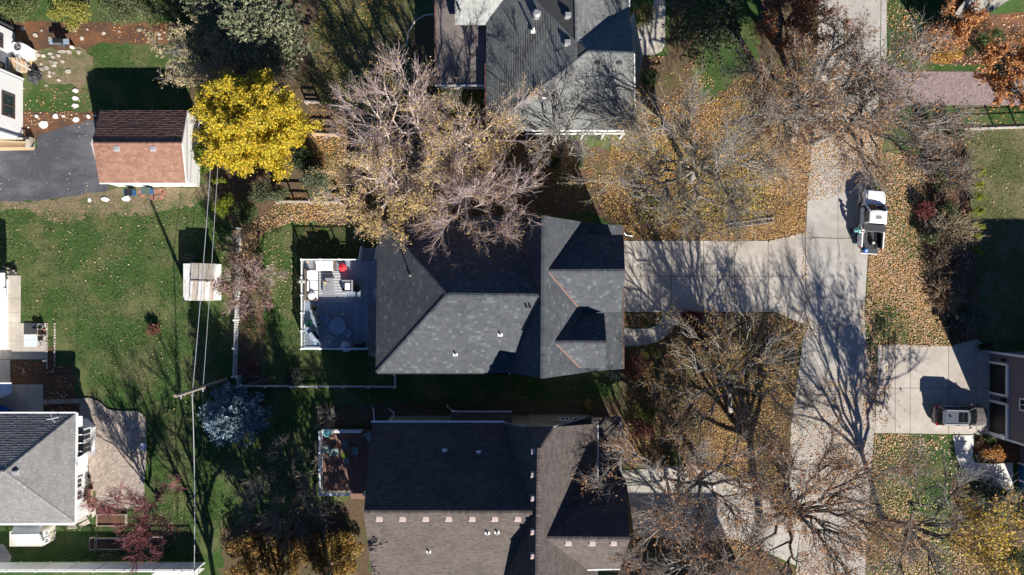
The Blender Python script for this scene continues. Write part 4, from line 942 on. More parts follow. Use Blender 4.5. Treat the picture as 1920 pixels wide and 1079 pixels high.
def chair(label, loc, rz, fm, sm2, group=None, sling=False):
    """faces +y"""
    t = thing('dining_chair', label, 'chair', loc, rz, group)
    boxes(t, 'seat', [(-.25,.25,-.24,.26,.40,.44)], sm2, .01); boxes(t, 'cushion', [(-.22,.22,-.2,.22,.44,.49)], sm2, .02)
    e = MB(); e.add([(-.26,-.24,.45),(.26,-.24,.45),(.26,-.40,.92),(-.26,-.40,.92),(-.26,-.28,.45),(.26,-.28,.45),(.26,-.45,.93),(-.26,-.45,.93)], [(0,1,2,3),(5,4,7,6),(3,2,6,7),(0,3,7,4),(1,5,6,2)]); e.build('backrest', M[fm], t, world=False)
    for s_ in (-1, 1):
        e = MB(); e.bar((s_*.29,-.36,.62), (s_*.29,.24,.62), .03, .02); e.build('armrest', M[fm], t, world=False)
        for y in (-.24, .22): e = MB(); e.tube([(s_*.27,y,0),(s_*.28,y,.62 if y > 0 else .5)], .022, 6); e.build('leg', M[fm], t, world=False)
    return t
dz = lambda px, py, zt: F(px, py, zt)+Vector((0,0,ZD-zt))
round_table('round grey slatted dining table on the shaded half of the deck', dz(632.5,611.7,1.6), .77, 'bluegrey', .9)
for (x, y, a, lb) in ((613,600,-2.1,'grey patio chair north west of the round deck table'),(642,598,2.6,'grey patio chair tucked under the north east of the round deck table'),(650,623.5,.85,'grey patio chair south east of the round deck table'),(620,634,-.2,'grey patio chair pulled out south of the round deck table')):
    chair(lb, dz(x, y, 1.4), a, 'bluegrey', 'bluegrey', 'chairs round the deck table')
gr = thing('gas_grill', 'blue grey gas grill with two side shelves set diagonally in the deck corner', 'grill', dz(584.5,632.5,1.8), -.93)
boxes(gr, 'cabinet', [(-.45,.45,-.28,.28,.05,.80)], 'darkgrey'); boxes(gr, 'hood', [(-.45,.45,-.14,.30,.80,1.05)], 'bluegrey', .08); boxes(gr, 'side_shelf', [(-.98,-.47,-.26,.26,.78,.83),(.47,.98,-.26,.26,.78,.83)], 'shelfblue', .01); boxes(gr, 'handle', [(-.3,.3,-.24,-.20,.88,.92)], 'steel', 0)
for k in range(5): e = MB(); e.lathe((-.36+k*.18,-.27,.82), [(.03,0),(.03,.04)], 8); e.build('knob', M['steel'], gr, world=False)
bg_ = thing('covered_grill', 'black grill with steel knobs against the south deck rail', 'grill', dz(672,647,1.7))
boxes(bg_, 'body', [(-.42,.42,-.2,.2,.0,.78)], 'black'); boxes(bg_, 'lid', [(-.4,.4,-.2,.12,.78,.98)], 'black', .08); boxes(bg_, 'shelf', [(.43,.62,-.18,.18,.74,.78)], 'darkgrey', 0); boxes(bg_, 'handle', [(-.28,.28,.16,.2,.86,.9)], 'steel', 0)
cv = thing('covered_chair', 'rounded object under a pale translucent cover at the south deck rail', 'covered chair', dz(648,650.5,1.5))
e = MB(); g_ = random.Random(3); rings = []
for r, z in ((.52,0),(.55,.25),(.50,.55),(.40,.78),(.2,.9),(.02,.92)): rings.append([Vector((r*math.cos(2*PI*k/16)*g_.uniform(.88,1.1), r*math.sin(2*PI*k/16)*g_.uniform(.88,1.1), z+g_.uniform(-.04,.04))) for k in range(16)])
e.tube_rings(rings); e.build('cover', M['palecover'], cv, world=False, smooth=True)
for i, (x, y) in enumerate([(589.5,590),(592,596.5),(594,603.5),(598,610.5)]):
    t = thing('flower_pot', ['northmost','second','third','southmost'][i]+' of four white flower pots in a row by the west deck rail', 'flower pot', dz(x, y, 1.3), 0, 'white flower pots on the deck')
    e = MB(); e.lathe((0,0,0), [(.12,0),(.17,.3),(.18,.32),(.14,.32),(.13,.28)], 12); e.build('pot', M['cushion'], t, world=False)
    g = np.random.default_rng(600+i); n_ = 130; d = g.normal(size=(n_,3)); d /= np.linalg.norm(d,axis=1)[:,None]; pos = np.array(t.location)+np.array([0,0,.42])+d*np.array([.22,.18,.14])*g.uniform(.5,1,(n_,1))
    V, Fq = quads(pos, .10*g.uniform(.6,1.2,n_), g); o = mesh_np('flowers', V, Fq, pick([(.7,.7,.7),(.62,.62,.64),(.06,.1,.05),(.03,.05,.03)], n_, .1, g), M['leaf'], t); o['kind'] = 'stuff'
def potted(label, loc, pal, r, seed, m='black', n_=220, ls=.16, cat='potted plant'):
    t = thing('potted_plant', label, cat, loc); e = MB(); e.lathe((0,0,0), [(.13,0),(.19,.32),(.20,.34),(.15,.34),(.14,.3)], 12); e.build('pot', M[m], t, world=False)
    g = np.random.default_rng(seed); d = g.normal(size=(n_,3)); d[:,2] = abs(d[:,2])*.6; d /= np.linalg.norm(d,axis=1)[:,None]; pos = np.array(loc)+np.array([0,0,.4])+d*r*g.uniform(.3,1,(n_,1))
    V, Fq = quads(pos, ls*g.uniform(.6,1.2,n_), g, .2, .35); o = mesh_np('leaves', V, Fq, pick(pal, n_, .2, g), M['leaf'], t); o['kind'] = 'stuff'
potted('teal green leafy plant in a pot by the west deck rail', tuple(dz(580,606,1.4)), [(.02,.16,.12),(.03,.22,.17),(.02,.10,.08)], .34, 611)
potted('dark plant in a pot at the top of the white flower row', tuple(dz(587,578,1.4)), [(.02,.03,.02),(.05,.04,.03),(.12,.1,.08)], .30, 612)
wo = thing('rail_planter', 'white flowers in a box hanging on the west deck rail', 'planter', P(566,529,1.85))
e = MB(); e.box(-.25,.25,-.1,.1,-.15,.02); e.build('box', M['white'], wo, world=False)
g = np.random.default_rng(620); pos = np.array(wo.location)+g.normal(size=(70,3))*np.array([.22,.09,.05])+np.array([0,0,.08]); V, Fq = quads(pos, .11, g); mesh_np('flowers', V, Fq, pick([(.75,.74,.74),(.7,.66,.66),(.2,.2,.16)], 70, .1, g), M['leaf'], wo)['kind'] = 'stuff'
gf_ = thing('garden_frog', 'small green stool at the foot of the deck steps', 'stool', P(677,451)); e = MB(); e.lathe((0,0,0), [(.2,0),(.17,.2),(.22,.4),(.05,.44)], 12); e.build('seat', M['greenpaint'], gf_, world=False)
gf_.name = 'garden_stool'

# brown deck of the southern house
ZS = .6
d2 = thing('deck', 'reddish brown deck with white railings west of the brown roofed house', 'deck', P(648,865,0))
x0s, x1s, yas, ybs = P(606,0,ZS).x, -11.35, P(0,921,ZS).y, P(0,807,ZS).y
bm2 = unit_mesh('board', lambda b: b.box(-.068,.068,yas,ybs,-.03,0), M['reddeck'])
for k in range(int((x1s-x0s)/.146)): inst('board', bm2, d2, (x0s+.075+k*.146,0,ZS)).location.y = -rootloc(d2).y
e = MB(); e.box(x0s, x1s, yas, ybs, 0.0, ZS-.035); e.build('frame', M['darkgrey'], d2)
for k in range(3): e = MB(); e.box(P(658,0).x, P(684,0).x, yas-.3*(k+1), yas-.3*k-.02, ZS-.17*(k+1)-.05, ZS-.17*(k+1)); e.build('tread', M['reddeck'], d2)
railing('deck_railing', 'white railing with wide cap round the brown deck', [(P(676,0,1.5).x, ybs+.05), (x0s-.05, ybs+.05), (x0s-.05, yas-.05), (P(655,0,1.5).x, yas-.05)], ZS, ZS+1.0, 1.9, .12, wide=.10)
railing('deck_railing', 'short white railing right of the brown deck steps', [(P(682,0,1.5).x, yas-.05), (-11.4, yas-.05), (-11.4, yas-.9)], ZS-.2, ZS+.9, 1.5, .12, wide=.08)
ds = lambda px, py, zt: P(px, py, zt)+Vector((0,0,ZS-zt))
round_table('round brown table with a green plant on the brown deck', ds(649,845,1.3), .52, 'bronze', .4)
potted('lime green plant on the table of the brown deck', (ds(648,852,1.45).x, ds(648,852,1.45).y, ZS+.74), [(.25,.36,.04),(.32,.42,.05),(.16,.26,.04)], .30, 613, 'bronze', 200, .15)
for x, y, a, lb in ((647.5,831,PI,'canvas chair north of the round brown table'),(650,866,0,'canvas chair south of the round brown table'),(629,848,-1.5,'pale sage sling chair west of the round brown table'),(614,842,-1.2,'pale canvas chair beside the west rail of the brown deck'),(664,846,1.5,'canvas chair east of the round brown table')):
    chair(lb, ds(x, y, 1.1), a, 'bronze' if 'north' in lb or 'south' in lb else 'sage', 'sage', 'chairs on the brown deck')
parasol('small teal parasol top in the corner of the brown deck', ds(613,812.5,1.9), 1.4, .38, 'teal', 10)
lw = thing('patio_heater', 'pale folded lounge chair under the eave of the brown roofed house', 'lounge chair', ds(690,818,1.1), .5); lw.name = 'lounge_chair'
boxes(lw, 'seat', [(-.3,.3,-.5,.2,.3,.34)], 'bluegrey', 0); boxes(lw, 'backrest', [(-.3,.3,.2,.26,.3,.9)], 'bluegrey', 0); boxes(lw, 'leg', [(-.28,-.24,-.45,-.41,0,.3),(.24,.28,-.45,-.41,0,.3),(-.28,-.24,.15,.19,0,.3),(.24,.28,.15,.19,0,.3)], 'steel', 0)

# ---------------------------------------------------------------- yard things, left
def bin_(label, px, py, body, lid, rz, extra=None):
    t = thing('wheeled_bin', label, 'rubbish bin', P(px, py), rz, 'wheeled bins by the garage')
    e = MB(); e.tube_rings([[Vector((a*w_, b*d_, z)) for a, b in ((-1,-1),(1,-1),(1,1),(-1,1))] for w_, d_, z in ((.21,.24,.06),(.29,.34,.98))]); e.build('body', M[body], t, world=False, bevel=.03)
    l = MB(); l.box(-.32,.32,-.38,.36,.98,1.03); l.box(-.26,.26,-.30,.28,1.03,1.07); l.build('lid', M[lid], t, world=False, bevel=.02)
    boxes(t, 'handle', [(-.25,.25,.36,.42,.95,1.0)], body, .01)
    for s_ in (-1, 1): e = MB(); e.tube([(s_*.2,.25,.11),(s_*.26,.25,.11)], .11, 12); e.build('wheel', M['rubber'], t, world=False)
bin_('blue wheeled bin with black lid by the garage south wall', 251.5, 363, 'blueplastic', 'black', 1.62)
bin_('blue wheeled bin with grey green lid by the garage south wall', 284, 360.5, 'blueplastic', 'greenlid', 1.55)
g1 = thing('gas_grill', 'black hooded gas grill with grey side shelves on the mulch bed', 'grill', P(120,84), 0)
boxes(g1, 'cabinet', [(-.42,.42,-.26,.26,.1,.8)], 'darkgrey'); boxes(g1, 'hood', [(-.42,.40,-.2,.30,.8,1.08)], 'black', .09); boxes(g1, 'side_shelf', [(-.82,-.44,-.26,.26,.8,.85),(.44,.95,-.24,.26,.74,.79)], 'shelfblue', .01); boxes(g1, 'handle', [(-.3,.3,-.26,-.22,.9,.94)], 'steel', 0); boxes(g1, 'leg', [(a*.38-.03,a*.38+.03,b*.22-.03,b*.22+.03,0,.1) for a in (-1,1) for b in (-1,1)], 'darkgrey', 0)
pt_ = thing('gas_bottle', 'pale gas bottle beside the black hooded grill', 'gas bottle', P(138,90)); e = MB(); e.lathe((0,0,0), [(.12,0),(.16,.08),(.16,.34),(.1,.42),(.04,.44),(.04,.5)], 14); e.build('tank', M['palecream'], pt_, world=False, smooth=True); e = MB(); e.lathe((0,0,.48), [(.06,0),(.06,.06)], 8); e.build('valve', M['steel'], pt_, world=False)
tp = thing('tarp_heap', 'crumpled black tarp heap beside the timber steps', 'tarp', P(66,143)); e = MB(); g_ = random.Random(9); rings = []
for r, z in ((.72,0),(.66,.2),(.52,.4),(.30,.55),(.05,.6)): rings.append([Vector((r*math.cos(2*PI*k/18)*g_.uniform(.7,1.15), r*1.25*math.sin(2*PI*k/18)*g_.uniform(.7,1.15), max(0,z+g_.uniform(-.1,.1)))) for k in range(18)])
e.tube_rings(rings); e.build('sheet', M['tarp'], tp, world=False)
pl = thing('landing', 'white landing box with timber steps below the white house', 'landing', P(52,108)); a, b = P(34,112), P(65,86)
e = MB(); e.prism([(a.x-1.0,a.y+1.2),(a.x+.2,a.y),(b.x,a.y-.1),(b.x+.1,b.y-.45),(a.x+.6,b.y+.2)], 0, .5); e.build('platform', M['siding'], pl)
for k in range(6): c = P(28+k*6,122-k*.8+2); e = MB(); e.box(c.x, c.x+.26, c.y-.75, c.y+.45, 0, 1.1-.18*k); e.build('step', M['wood'] if k % 2 else M['oldwood'], pl)
e = MB(); e.bar(P(24,113,1.5), P(58,132,.5), .05, .04); e.build('handrail', M['oldwood'], pl)
acu = thing('condenser', 'white air conditioning unit with a round fan on the white landing', 'air conditioner', P(44,94,.5), -.15); boxes(acu, 'case', [(-.5,.5,-.42,.42,0,.75)], 'white', .03)
e = MB(); e.lathe((0,0,.75), [(.36,0),(.36,.03),(.30,.03),(.30,.0)], 20); e.build('fan_ring', M['grey'], acu, world=False); e = MB(); e.lathe((0,0,.752), [(.30,0),(.02,.004)], 20); e.build('fan_opening', M['darkgrey'], acu, world=False)
for k in range(3): e = MB(); a = 2*PI*k/3; e.obox((.14*math.cos(a),.14*math.sin(a),.775), .13, .06, .006, a, rx=.3); e.build('fan_blade', M['grey'], acu, world=False)
ws_ = thing('timber_stair', 'raw timber stair with balusters at the corner of the asphalt driveway', 'stair', P(35,275)); 
e = MB(); e.bar(P(-40,281,.5), P(64,279,.5), .12, .05); e.bar(P(-40,262,.9), P(55,268,.9), .04, .05); e.build('rail', M['wood'], ws_); c = P(61,270); e = MB(); e.box(c.x-.22,c.x+.22,c.y-.5,c.y+.5,0,.62); e.build('post_box', M['oldwood'], ws_)
for k in range(18): u = k/17; p = P(-35+u*86,263,.1); q = P(-35+u*86+2,277,.5); e = MB(); e.bar((p.x,p.y,.9), (q.x,q.y,.15), .025, .025); e.build('baluster', M['wood'], ws_)
for k in range(4): e = MB(); a = P(-40,266+k*4); b = P(52,266+k*4); e.box(a.x, b.x, a.y-.2, a.y, .1, .14); e.build('tread', M['wood'], ws_)
tbl = thing('glass_table', 'pale glass topped patio table on the left concrete patio', 'table', P(67.5,638)); boxes(tbl, 'top', [(-.62,.62,-.56,.56,.70,.73)], 'paleglass', .01); boxes(tbl, 'crossbar', [(-.62,.62,-.02,.02,.735,.75),(-.02,.02,-.56,.56,.735,.75)], 'white', 0); boxes(tbl, 'leg', [(a*.55-.03,a*.55+.03,b*.5-.03,b*.5+.03,0,.7) for a in (-1,1) for b in (-1,1)], 'grey', 0)
for x, y, r, m_, lb in ((71,612,.25,'navy','dark blue round pot at the patio edge'),(80.5,612,.27,'grey','pale rimmed dark pot next to the blue pot')):
    t = thing('plant_pot', lb, 'pot', P(x, y)); e = MB(); e.lathe((0,0,0), [(r*.75,0),(r,.42),(r*1.06,.45),(r*.88,.45),(r*.8,.3)], 16); e.build('shell', M[m_], t, world=False); e = MB(); e.lathe((0,0,.36), [(r*.82,0),(.01,.02)], 14); e.build('soil', M['black'], t, world=False)
t = thing('planter_box', 'square terracotta planter below the two round pots', 'planter', P(81,622)); boxes(t, 'box', [(-.28,.28,-.26,.26,0,.36)], 'terracotta', .02); boxes(t, 'soil', [(-.22,.22,-.2,.2,.36,.37)], 'black', 0)
t = thing('camp_stool', 'dark thin legged folding stool right of the glass table', 'stool', P(81,634)); 
for q in (((-.4,.3,.02),(.3,.2,.45)),((.0,-.45,.02),(.25,.25,.45)),((.3,.3,.02),(-.2,-.2,.45))): e = MB(); e.tube(q, .025, 6); e.build('leg', M['black'], t, world=False)
boxes(t, 'seat', [(-.2,.25,-.2,.22,.44,.46)], 'black', 0)
bf = thing('bird_feeder', 'slim bird feeder on a pole in the dark trough by the patio', 'bird feeder', P(106,672)); e = MB(); e.tube([(0,0,0),(0,0,1.9)], .02, 6); e.build('pole', M['black'], bf, world=False); e = MB(); e.lathe((0,0,1.4), [(.1,0),(.13,.03),(.1,.35),(.17,.38),(.02,.52)], 10); e.build('hopper', M['darkgrey'], bf, world=False)
bb = thing('fence_stick', 'grey crossbeam clutter beside the white roof corner', 'clutter', P(18,510)); 
for q in ((( -.6,.1,.3),(.9,-.15,.35)),((-.5,.5,.25),(.6,.1,.3)),((-.2,-.1,.0),(.9,.1,.6))): e = MB(); e.bar(*[Vector(v) for v in q], .06, .04); e.build('plank', M['oldwood'], bb, world=False)
boxes(bb, 'box', [(.3,.75,-.3,.1,0,.5)], 'darkgrey', .02); bb['label'] = 'heap of grey planks and a dark box by the white eave'; bb.name = 'plank_heap'
tub = thing('blue_tub', 'bright blue round tub on the shaded patio at the left edge', 'tub', P(6,772)); e = MB(); e.lathe((0,0,0), [(.5,0),(.56,.3),(.58,.3),(.5,.28),(.48,.06),(.02,.05)], 20); e.build('shell', M['brightblue'], tub, world=False); boxes(tub, 'tray', [(.5,1.0,-.2,.2,0,.12)], 'blueplastic', .02)
def raised(label, xa, ya, xb, yb, m='oldwood', frame=False):
    t = thing('raised_bed', label, 'raised bed', P((xa+xb)/2, (ya+yb)/2)); a, b = P(xa, yb), P(xb, ya)
    for q in ((a.x,b.x,a.y,a.y+.06),(a.x,b.x,b.y-.06,b.y),(a.x,a.x+.06,a.y+.062,b.y-.062),(b.x-.06,b.x,a.y+.062,b.y-.062)): e = MB(); e.box(*q, 0, .32); e.build('plank', M[m], t)
    e = MB(); e.box(a.x+.065, b.x-.065, a.y+.065, b.y-.065, 0, .2); e.build('soil', M['mulch'], t)
raised('narrow raised bed at the west end of the dark garden frame', 171,1007,182,1030); raised('long dark raised bed in the shade of the crabapple', 184,1008,236,1029); raised('raised bed half hidden under the crabapple branches', 284,1005,308,1036)
raised('low square frame round the red chipped flower bed', 184,963,239,985); raised('orange timber planter beside the hipped house wall', 165,917,175,944, 'wood')
t = thing('white_pot', 'white round pot at the east edge of the brick patio', 'pot', P(272,836)); e = MB(); e.lathe((0,0,0), [(.2,0),(.3,.35),(.32,.38),(.26,.38),(.22,.3),(.02,.28)], 14); e.build('shell', M['white'], t, world=False)
t = thing('step_mat', 'grey metal step at the bay window of the hipped house', 'step', P(171,838)); boxes(t, 'tread', [(-.3,.5,-.75,.75,.1,.16)], 'grey', .01); boxes(t, 'leg', [(-.25,-.2,-.7,-.65,0,.1),(.4,.45,-.7,-.65,0,.1),(.4,.45,.65,.7,0,.1),(-.25,-.2,.65,.7,0,.1)], 'grey', 0); t.name = 'patio_step'

# ---------------------------------------------------------------- utility pole and wires
up = thing('utility_pole', 'tall grey timber utility pole leaning out of the picture on the left lawn', 'utility pole', P(425,712)); up['label'] = 'tall grey timber utility pole beside the picket fence corner and the blue spruce'
b0 = P(425,712); e = MB(); e.tube([b0+Vector((0,0,-.1)), b0+Vector((0,0,9.8))], [.19,.13], 12); e.build('shaft', M['pole'], up)
for z in (6.85, 4.9, 8.8): e = MB(); e.obox((b0.x,b0.y-.2,z), .05, .2, .05); e.build('bracket', M['steel'], up)
e = MB(); e.tube([b0+Vector((0,-.35,6.7)), b0+Vector((0,-.35,7.05))], [.08,.05], 8); e.build('insulator', M['grey'], up); e = MB(); e.tube([b0+Vector((.1,-.25,4.2)), b0+Vector((.1,-.25,4.75))], .14, 10); e.build('junction_box', M['black'], up)
def wire(label, pts, r, m='steel', sag=.25):
    out = []
    for i in range(len(pts)-1):
        a, b = Vector(pts[i]), Vector(pts[i+1])
        for k in range(12): u = k/12; q = a.lerp(b, u); q.z -= sag*4*u*(1-u); out.append(q)
    out.append(Vector(pts[-1])); e = MB(); e.tube(out, r, 5); o = e.build('overhead_wire', M[m]); tag(o, label, 'wire')
a1_ = b0+Vector((0,-.35,6.9)); a2_ = b0+Vector((0,-.3,4.95))
wire('thick overhead wire running north from the pole over the weathered hut', [a1_, P(399,252,6.0)], .026, sag=.15)
wire('thin overhead wire running north from the pole past the hut edge', [a2_, P(412,252,5.3)], .02, sag=.1)
wire('overhead cable bundle running south from the pole', [a1_, P(364,1079,6.9), P(366,1400,6.9)], .04)
wire('thin overhead wire running south beside the cable bundle', [a2_, P(372,1079,5.2), P(370,1400,5.2)], .014, 'black')

p2_ = thing('utility_pole', 'short timber pole hidden under the yellow maple, holding the north ends of the wires', 'utility pole', P(452,279)); b2 = P(452,279); e = MB(); e.tube([b2, b2+Vector((0,0,6.2))], [.15,.11], 10); e.build('shaft', M['pole'], p2_); e = MB(); e.bar(b2+Vector((-.6,0,6.0)), b2+Vector((.6,0,5.4)), .04, .05); e.build('bracket', M['steel'], p2_)
# ---------------------------------------------------------------- right side things
ld = thing('ladder', 'aluminium ladder lying in the leaves beside the middle driveway', 'ladder', P(1408,420)); a, b = P(1364,424.5,.12), P(1452,412.5,.16); d = (b-a).normalized(); s_ = Vector((-d.y,d.x,0))*.20
for k in (-1, 1): e = MB(); e.bar(a+s_*k, b+s_*k, .03, .045); e.build('rail', M['steel'], ld)
for k in range(13): q = a.lerp(b, (k+.5)/13); e = MB(); e.bar(q-s_*.9, q+s_*.9, .018, .018); e.build('rung', M['steel'], ld)
fl_ = thing('flag', 'small red white and blue flag on a stick above the concrete apron', 'flag', P(1188,78,2.2)); q0, q1 = P(1187,78,2.2), P(1203,72,2.9); e = MB(); e.tube([q0, q1], .02, 6); e.build('pole', M['white'], fl_)
e = MB(); d = (q1-q0).normalized(); dn = Vector((0,-.12,-1)).normalized()
for k in range(7):
    u0 = .15+k*.09; e.add([q0.lerp(q1,.3)+dn*(k*.075), q1+dn*(k*.075)+Vector((0,.02*(k % 2),0)), q1+dn*((k+1)*.075), q0.lerp(q1,.3)+dn*((k+1)*.075)], [(0,1,2,3)], mi=k % 2)
e.build('cloth', [M['flagred'], M['white']], fl_); e = MB(); e.add([q1+dn*.0+Vector((0,-.012,.012)), q0.lerp(q1,.7)+Vector((0,-.012,.012)), q0.lerp(q1,.7)+dn*.28+Vector((0,-.012,.012)), q1+dn*.28+Vector((0,-.012,.012))], [(0,1,2,3)]); e.build('canton', M['flagblue'], fl_)
for i, (x, y, r, lb) in enumerate([(1724,87,.34,'grey boulder on the left of the round mulch bed'),(1734,84,.45,'pale boulder next to the grey boulder in the round mulch bed')]):
    g_ = random.Random(40+i); e = MB(); e.tube_rings([[Vector((rr*math.cos(2*PI*k/9)*g_.uniform(.8,1.15), rr*math.sin(2*PI*k/9)*g_.uniform(.8,1.15), z)) for k in range(9)] for rr, z in ((r*.9,0),(r,.2),(r*.75,.42),(r*.2,.52))]); o = e.build('boulder', M['stone'], None, lb, 'boulder', world=False); o.location = P(x, y)
t = thing('garden_ball', 'pale stone ornament in the leaf filled front bed', 'ornament', P(1231,598)); e = MB(); e.lathe((0,0,0), [(.1,0),(.16,.08),(.17,.2),(.1,.32),(.02,.35)], 10); e.build('stone', M['stone'], t, world=False, smooth=True)
t = thing('mailbox', 'white mailbox on a post at the edge of the south driveway', 'mailbox', P(1332,903)); boxes(t, 'post', [(-.05,.05,-.05,.05,0,1.0)], 'white', 0); boxes(t, 'box', [(-.12,.12,-.28,.28,1.0,1.25)], 'white', .05); boxes(t, 'flag', [(.121,.14,-.1,.05,1.1,1.3)], 'flagred', 0)
t = thing('downspout_end', 'white bent downspout lying at the driveway corner of the middle house', 'downspout', P(1172,441)); e = MB(); e.tube([P(1169,436,.3), P(1174,441,.12), P(1186,443,.08)], .06, 6); e.build('pipe', M['white'], t)
t = thing('bed_lamp', 'small dark lamp in the entry bed of the slate house', 'garden lamp', P(1851,838)); e = MB(); e.lathe((0,0,0), [(.04,0),(.04,.4),(.16,.42),(.02,.55)], 10); e.build('shade', M['darkgrey'], t, world=False)

# ---------------------------------------------------------------- vehicles (x forward, y left)
def ring(x, w_, z0, z1, tuck=.93, rnd_=.12):
    return [Vector(p) for p in ((x,-w_*tuck,z0),(x,-w_,z0+.18),(x,-w_,z1-rnd_*1.4),(x,-w_*.96,z1-rnd_*.4),(x,-w_*.84,z1),(x,0,z1+.03),(x,w_*.84,z1),(x,w_*.96,z1-rnd_*.4),(x,w_,z1-rnd_*1.4),(x,w_,z0+.18),(x,w_*tuck,z0))]
def wheel(root, x, y, r=.36, wd=.24):
    s = 1 if y > 0 else -1; e = MB(); e.tube([(x,y-s*wd,r),(x,y,r)], r, 20); w_ = e.build('wheel', M['rubber'], root, world=False)
    e = MB(); e.tube([(x,y-s*.02,r),(x,y+s*.012,r)], r*.62, 12); e.build('rim', M['steel'], w_, world=False)
def suv(label, loc, rz, paint, roofm, L=4.75, Wd=1.88, Ht=1.70, roofbars=True, sunroof=True):
    t = thing('parked_car', label, 'car', loc, rz); h = L/2; w_ = Wd/2
    e = MB(); e.tube_rings([ring(-h,w_*.72,.42,.82), ring(-h+.08,w_*.84,.32,.98), ring(-h+.35,w_*.96,.26,1.06), ring(-h+1.0,w_,.24,1.08), ring(0,w_,.24,1.05), ring(.75,w_,.24,1.05), ring(1.05,w_*.985,.24,1.05), ring(1.7,w_*.97,.25,.99), ring(h-.3,w_*.90,.28,.90), ring(h-.07,w_*.76,.34,.78), ring(h,w_*.62,.42,.70)])
    e.build('body', M[paint], t, world=False, smooth=True)
    def outline(xr, xf, wr, wf, z, rr=.12): return [Vector((x, y, z)) for x, y in ((xr,-wr+rr),(xr+rr,-wr),(0,-(wr+wf)/2-.02),(xf-.15,-wf),(xf,-wf+.22),(xf+.08,0),(xf,wf-.22),(xf-.15,wf),(0,(wr+wf)/2+.02),(xr+rr,wr),(xr,wr-rr))]
    e = MB(); e.tube_rings([outline(-h+.16,1.34,w_*.90,w_*.86,1.02), outline(-h+.42,.32,w_*.76,w_*.70,Ht-.10), outline(-h+.50,.24,w_*.70,w_*.62,Ht-.06)]); e.build('glasshouse', M['darkglass'], t, world=False)
    e = MB(); e.tube_rings([outline(-h+.40,.33,w_*.775,w_*.72,Ht-.11), outline(-h+.39,.30,w_*.765,w_*.70,Ht-.04), outline(-h+.54,.18,w_*.62,w_*.56,Ht)]); e.build('roof', M[roofm], t, world=False)
    for s in (-1, 1):
        for a, b in (((1.2,s*w_*.84,1.05),(.27,s*w_*.71,Ht-.09)),((-h+.28,s*w_*.88,1.05),(-h+.46,s*w_*.76,Ht-.09)),((-.5,s*w_*.935,1.04),(-.52,s*w_*.765,Ht-.09))): e = MB(); e.bar(a, b, .035, .025); e.build('pillar', M[paint], t, world=False)
        if roofbars: e = MB(); e.bar((-h+.6,s*w_*.68,Ht+.02), (.12,s*w_*.65,Ht+.01), .025, .025); e.build('roof_rail', M['steel'], t, world=False)
        e = MB(); e.obox((.75,s*(w_+.12),1.05), .09, .12, .075, s*.15); e.build('mirror', M[paint], t, world=False, bevel=.03)
        e = MB(); e.obox((-h+.20,s*w_*.79,.93), .13, .15, .09, -s*.5); e.build('tail_light', M['taillight'], t, world=False, bevel=.02)
        e = MB(); e.obox((h-.22,s*w_*.76,.78), .12, .10, .05, s*.55); e.build('headlight', M['grey'], t, world=False, bevel=.02)
        for x in (-1.35, 1.42): wheel(t, x, s*(w_-.01))
    if sunroof:
        for xa, xb in ((-.78,-.38),(-.34,.06)): e = MB(); e.box(xa, xb, -w_*.48, w_*.48, Ht-.01, Ht+.022); e.build('sunroof', M['darkglass'], t, world=False, bevel=.02)
    e = MB(); e.obox((-h+.38,0,Ht-.07), .10, w_*.62, .02); e.build('spoiler', M[roofm], t, world=False, bevel=.01)
    e = MB(); e.box(-h-.03, -h+.1, -w_*.62, w_*.62, .40, .62); e.build('bumper', M['black'], t, world=False, bevel=.03); e = MB(); e.box(-h-.04, -h-.02, -.2, .2, .64, .76); e.build('plate', M['paleglass'], t, world=False)
    e = MB(); e.obox((-1.55,.05,Ht+.06), .09, .02, .06); e.build('aerial', M['black'], t, world=False)
    for s in (-.42, .42): e = MB(); e.bar((1.15,s*1.1,1.075), (h-.45,s*.8,.965), .012, .012); e.build('hood_crease', M[paint], t, world=False)
    e = MB(); e.bar((1.22,-.5,1.12), (1.1,.35,1.2), .015, .01); e.build('wiper', M['black'], t, world=False); return t
suv('taupe estate car with sunroof parked before the dark garage doors', P(1791,777), -.02, 'cartaupe', 'carroof', 4.95)
suv('dark car half hidden under the orange maple on the brick driveway', P(1912,167), -.03, 'carnavy', 'carsilver', 4.9, 1.9, 1.72)

tk = thing('pickup_truck', 'white pickup truck with dark bed and lowered tailgate at the street edge', 'pickup truck', P(1627,412), math.radians(86)); hw_ = .98
e = MB(); e.tube_rings([ring(2.66,hw_*.80,.5,.85), ring(2.55,hw_*.93,.4,1.04), ring(2.2,hw_,.36,1.14), ring(1.35,hw_,.34,1.18), ring(.9,hw_,.32,1.16), ring(-.55,hw_,.32,1.16)]); e.build('body', M['carwhite'], tk, world=False, smooth=True)
e = MB(); e.box(1.3, 2.5, -hw_*.74, hw_*.74, 1.19, 1.225); e.build('hood', M['carwhite'], tk, world=False, bevel=.025)
def ol(xr, xf, w_, z): return [Vector((x, y, z)) for x, y in ((xr,-w_),(xf-.12,-w_),(xf,-w_+.18),(xf+.07,0),(xf,w_-.18),(xf-.12,w_),(xr,w_))]
e = MB(); e.tube_rings([ol(-.52,1.32,hw_*.95,1.14), ol(-.45,.66,hw_*.80,1.78), ol(-.42,.60,hw_*.76,1.80)]); e.build('glasshouse', M['glass'], tk, world=False)
e = MB(); e.tube_rings([ol(-.53,.64,hw_*.82,1.77), ol(-.52,.62,hw_*.80,1.86), ol(-.42,.48,hw_*.66,1.90)]); e.build('roof', M['carwhite'], tk, world=False, bevel=.02)
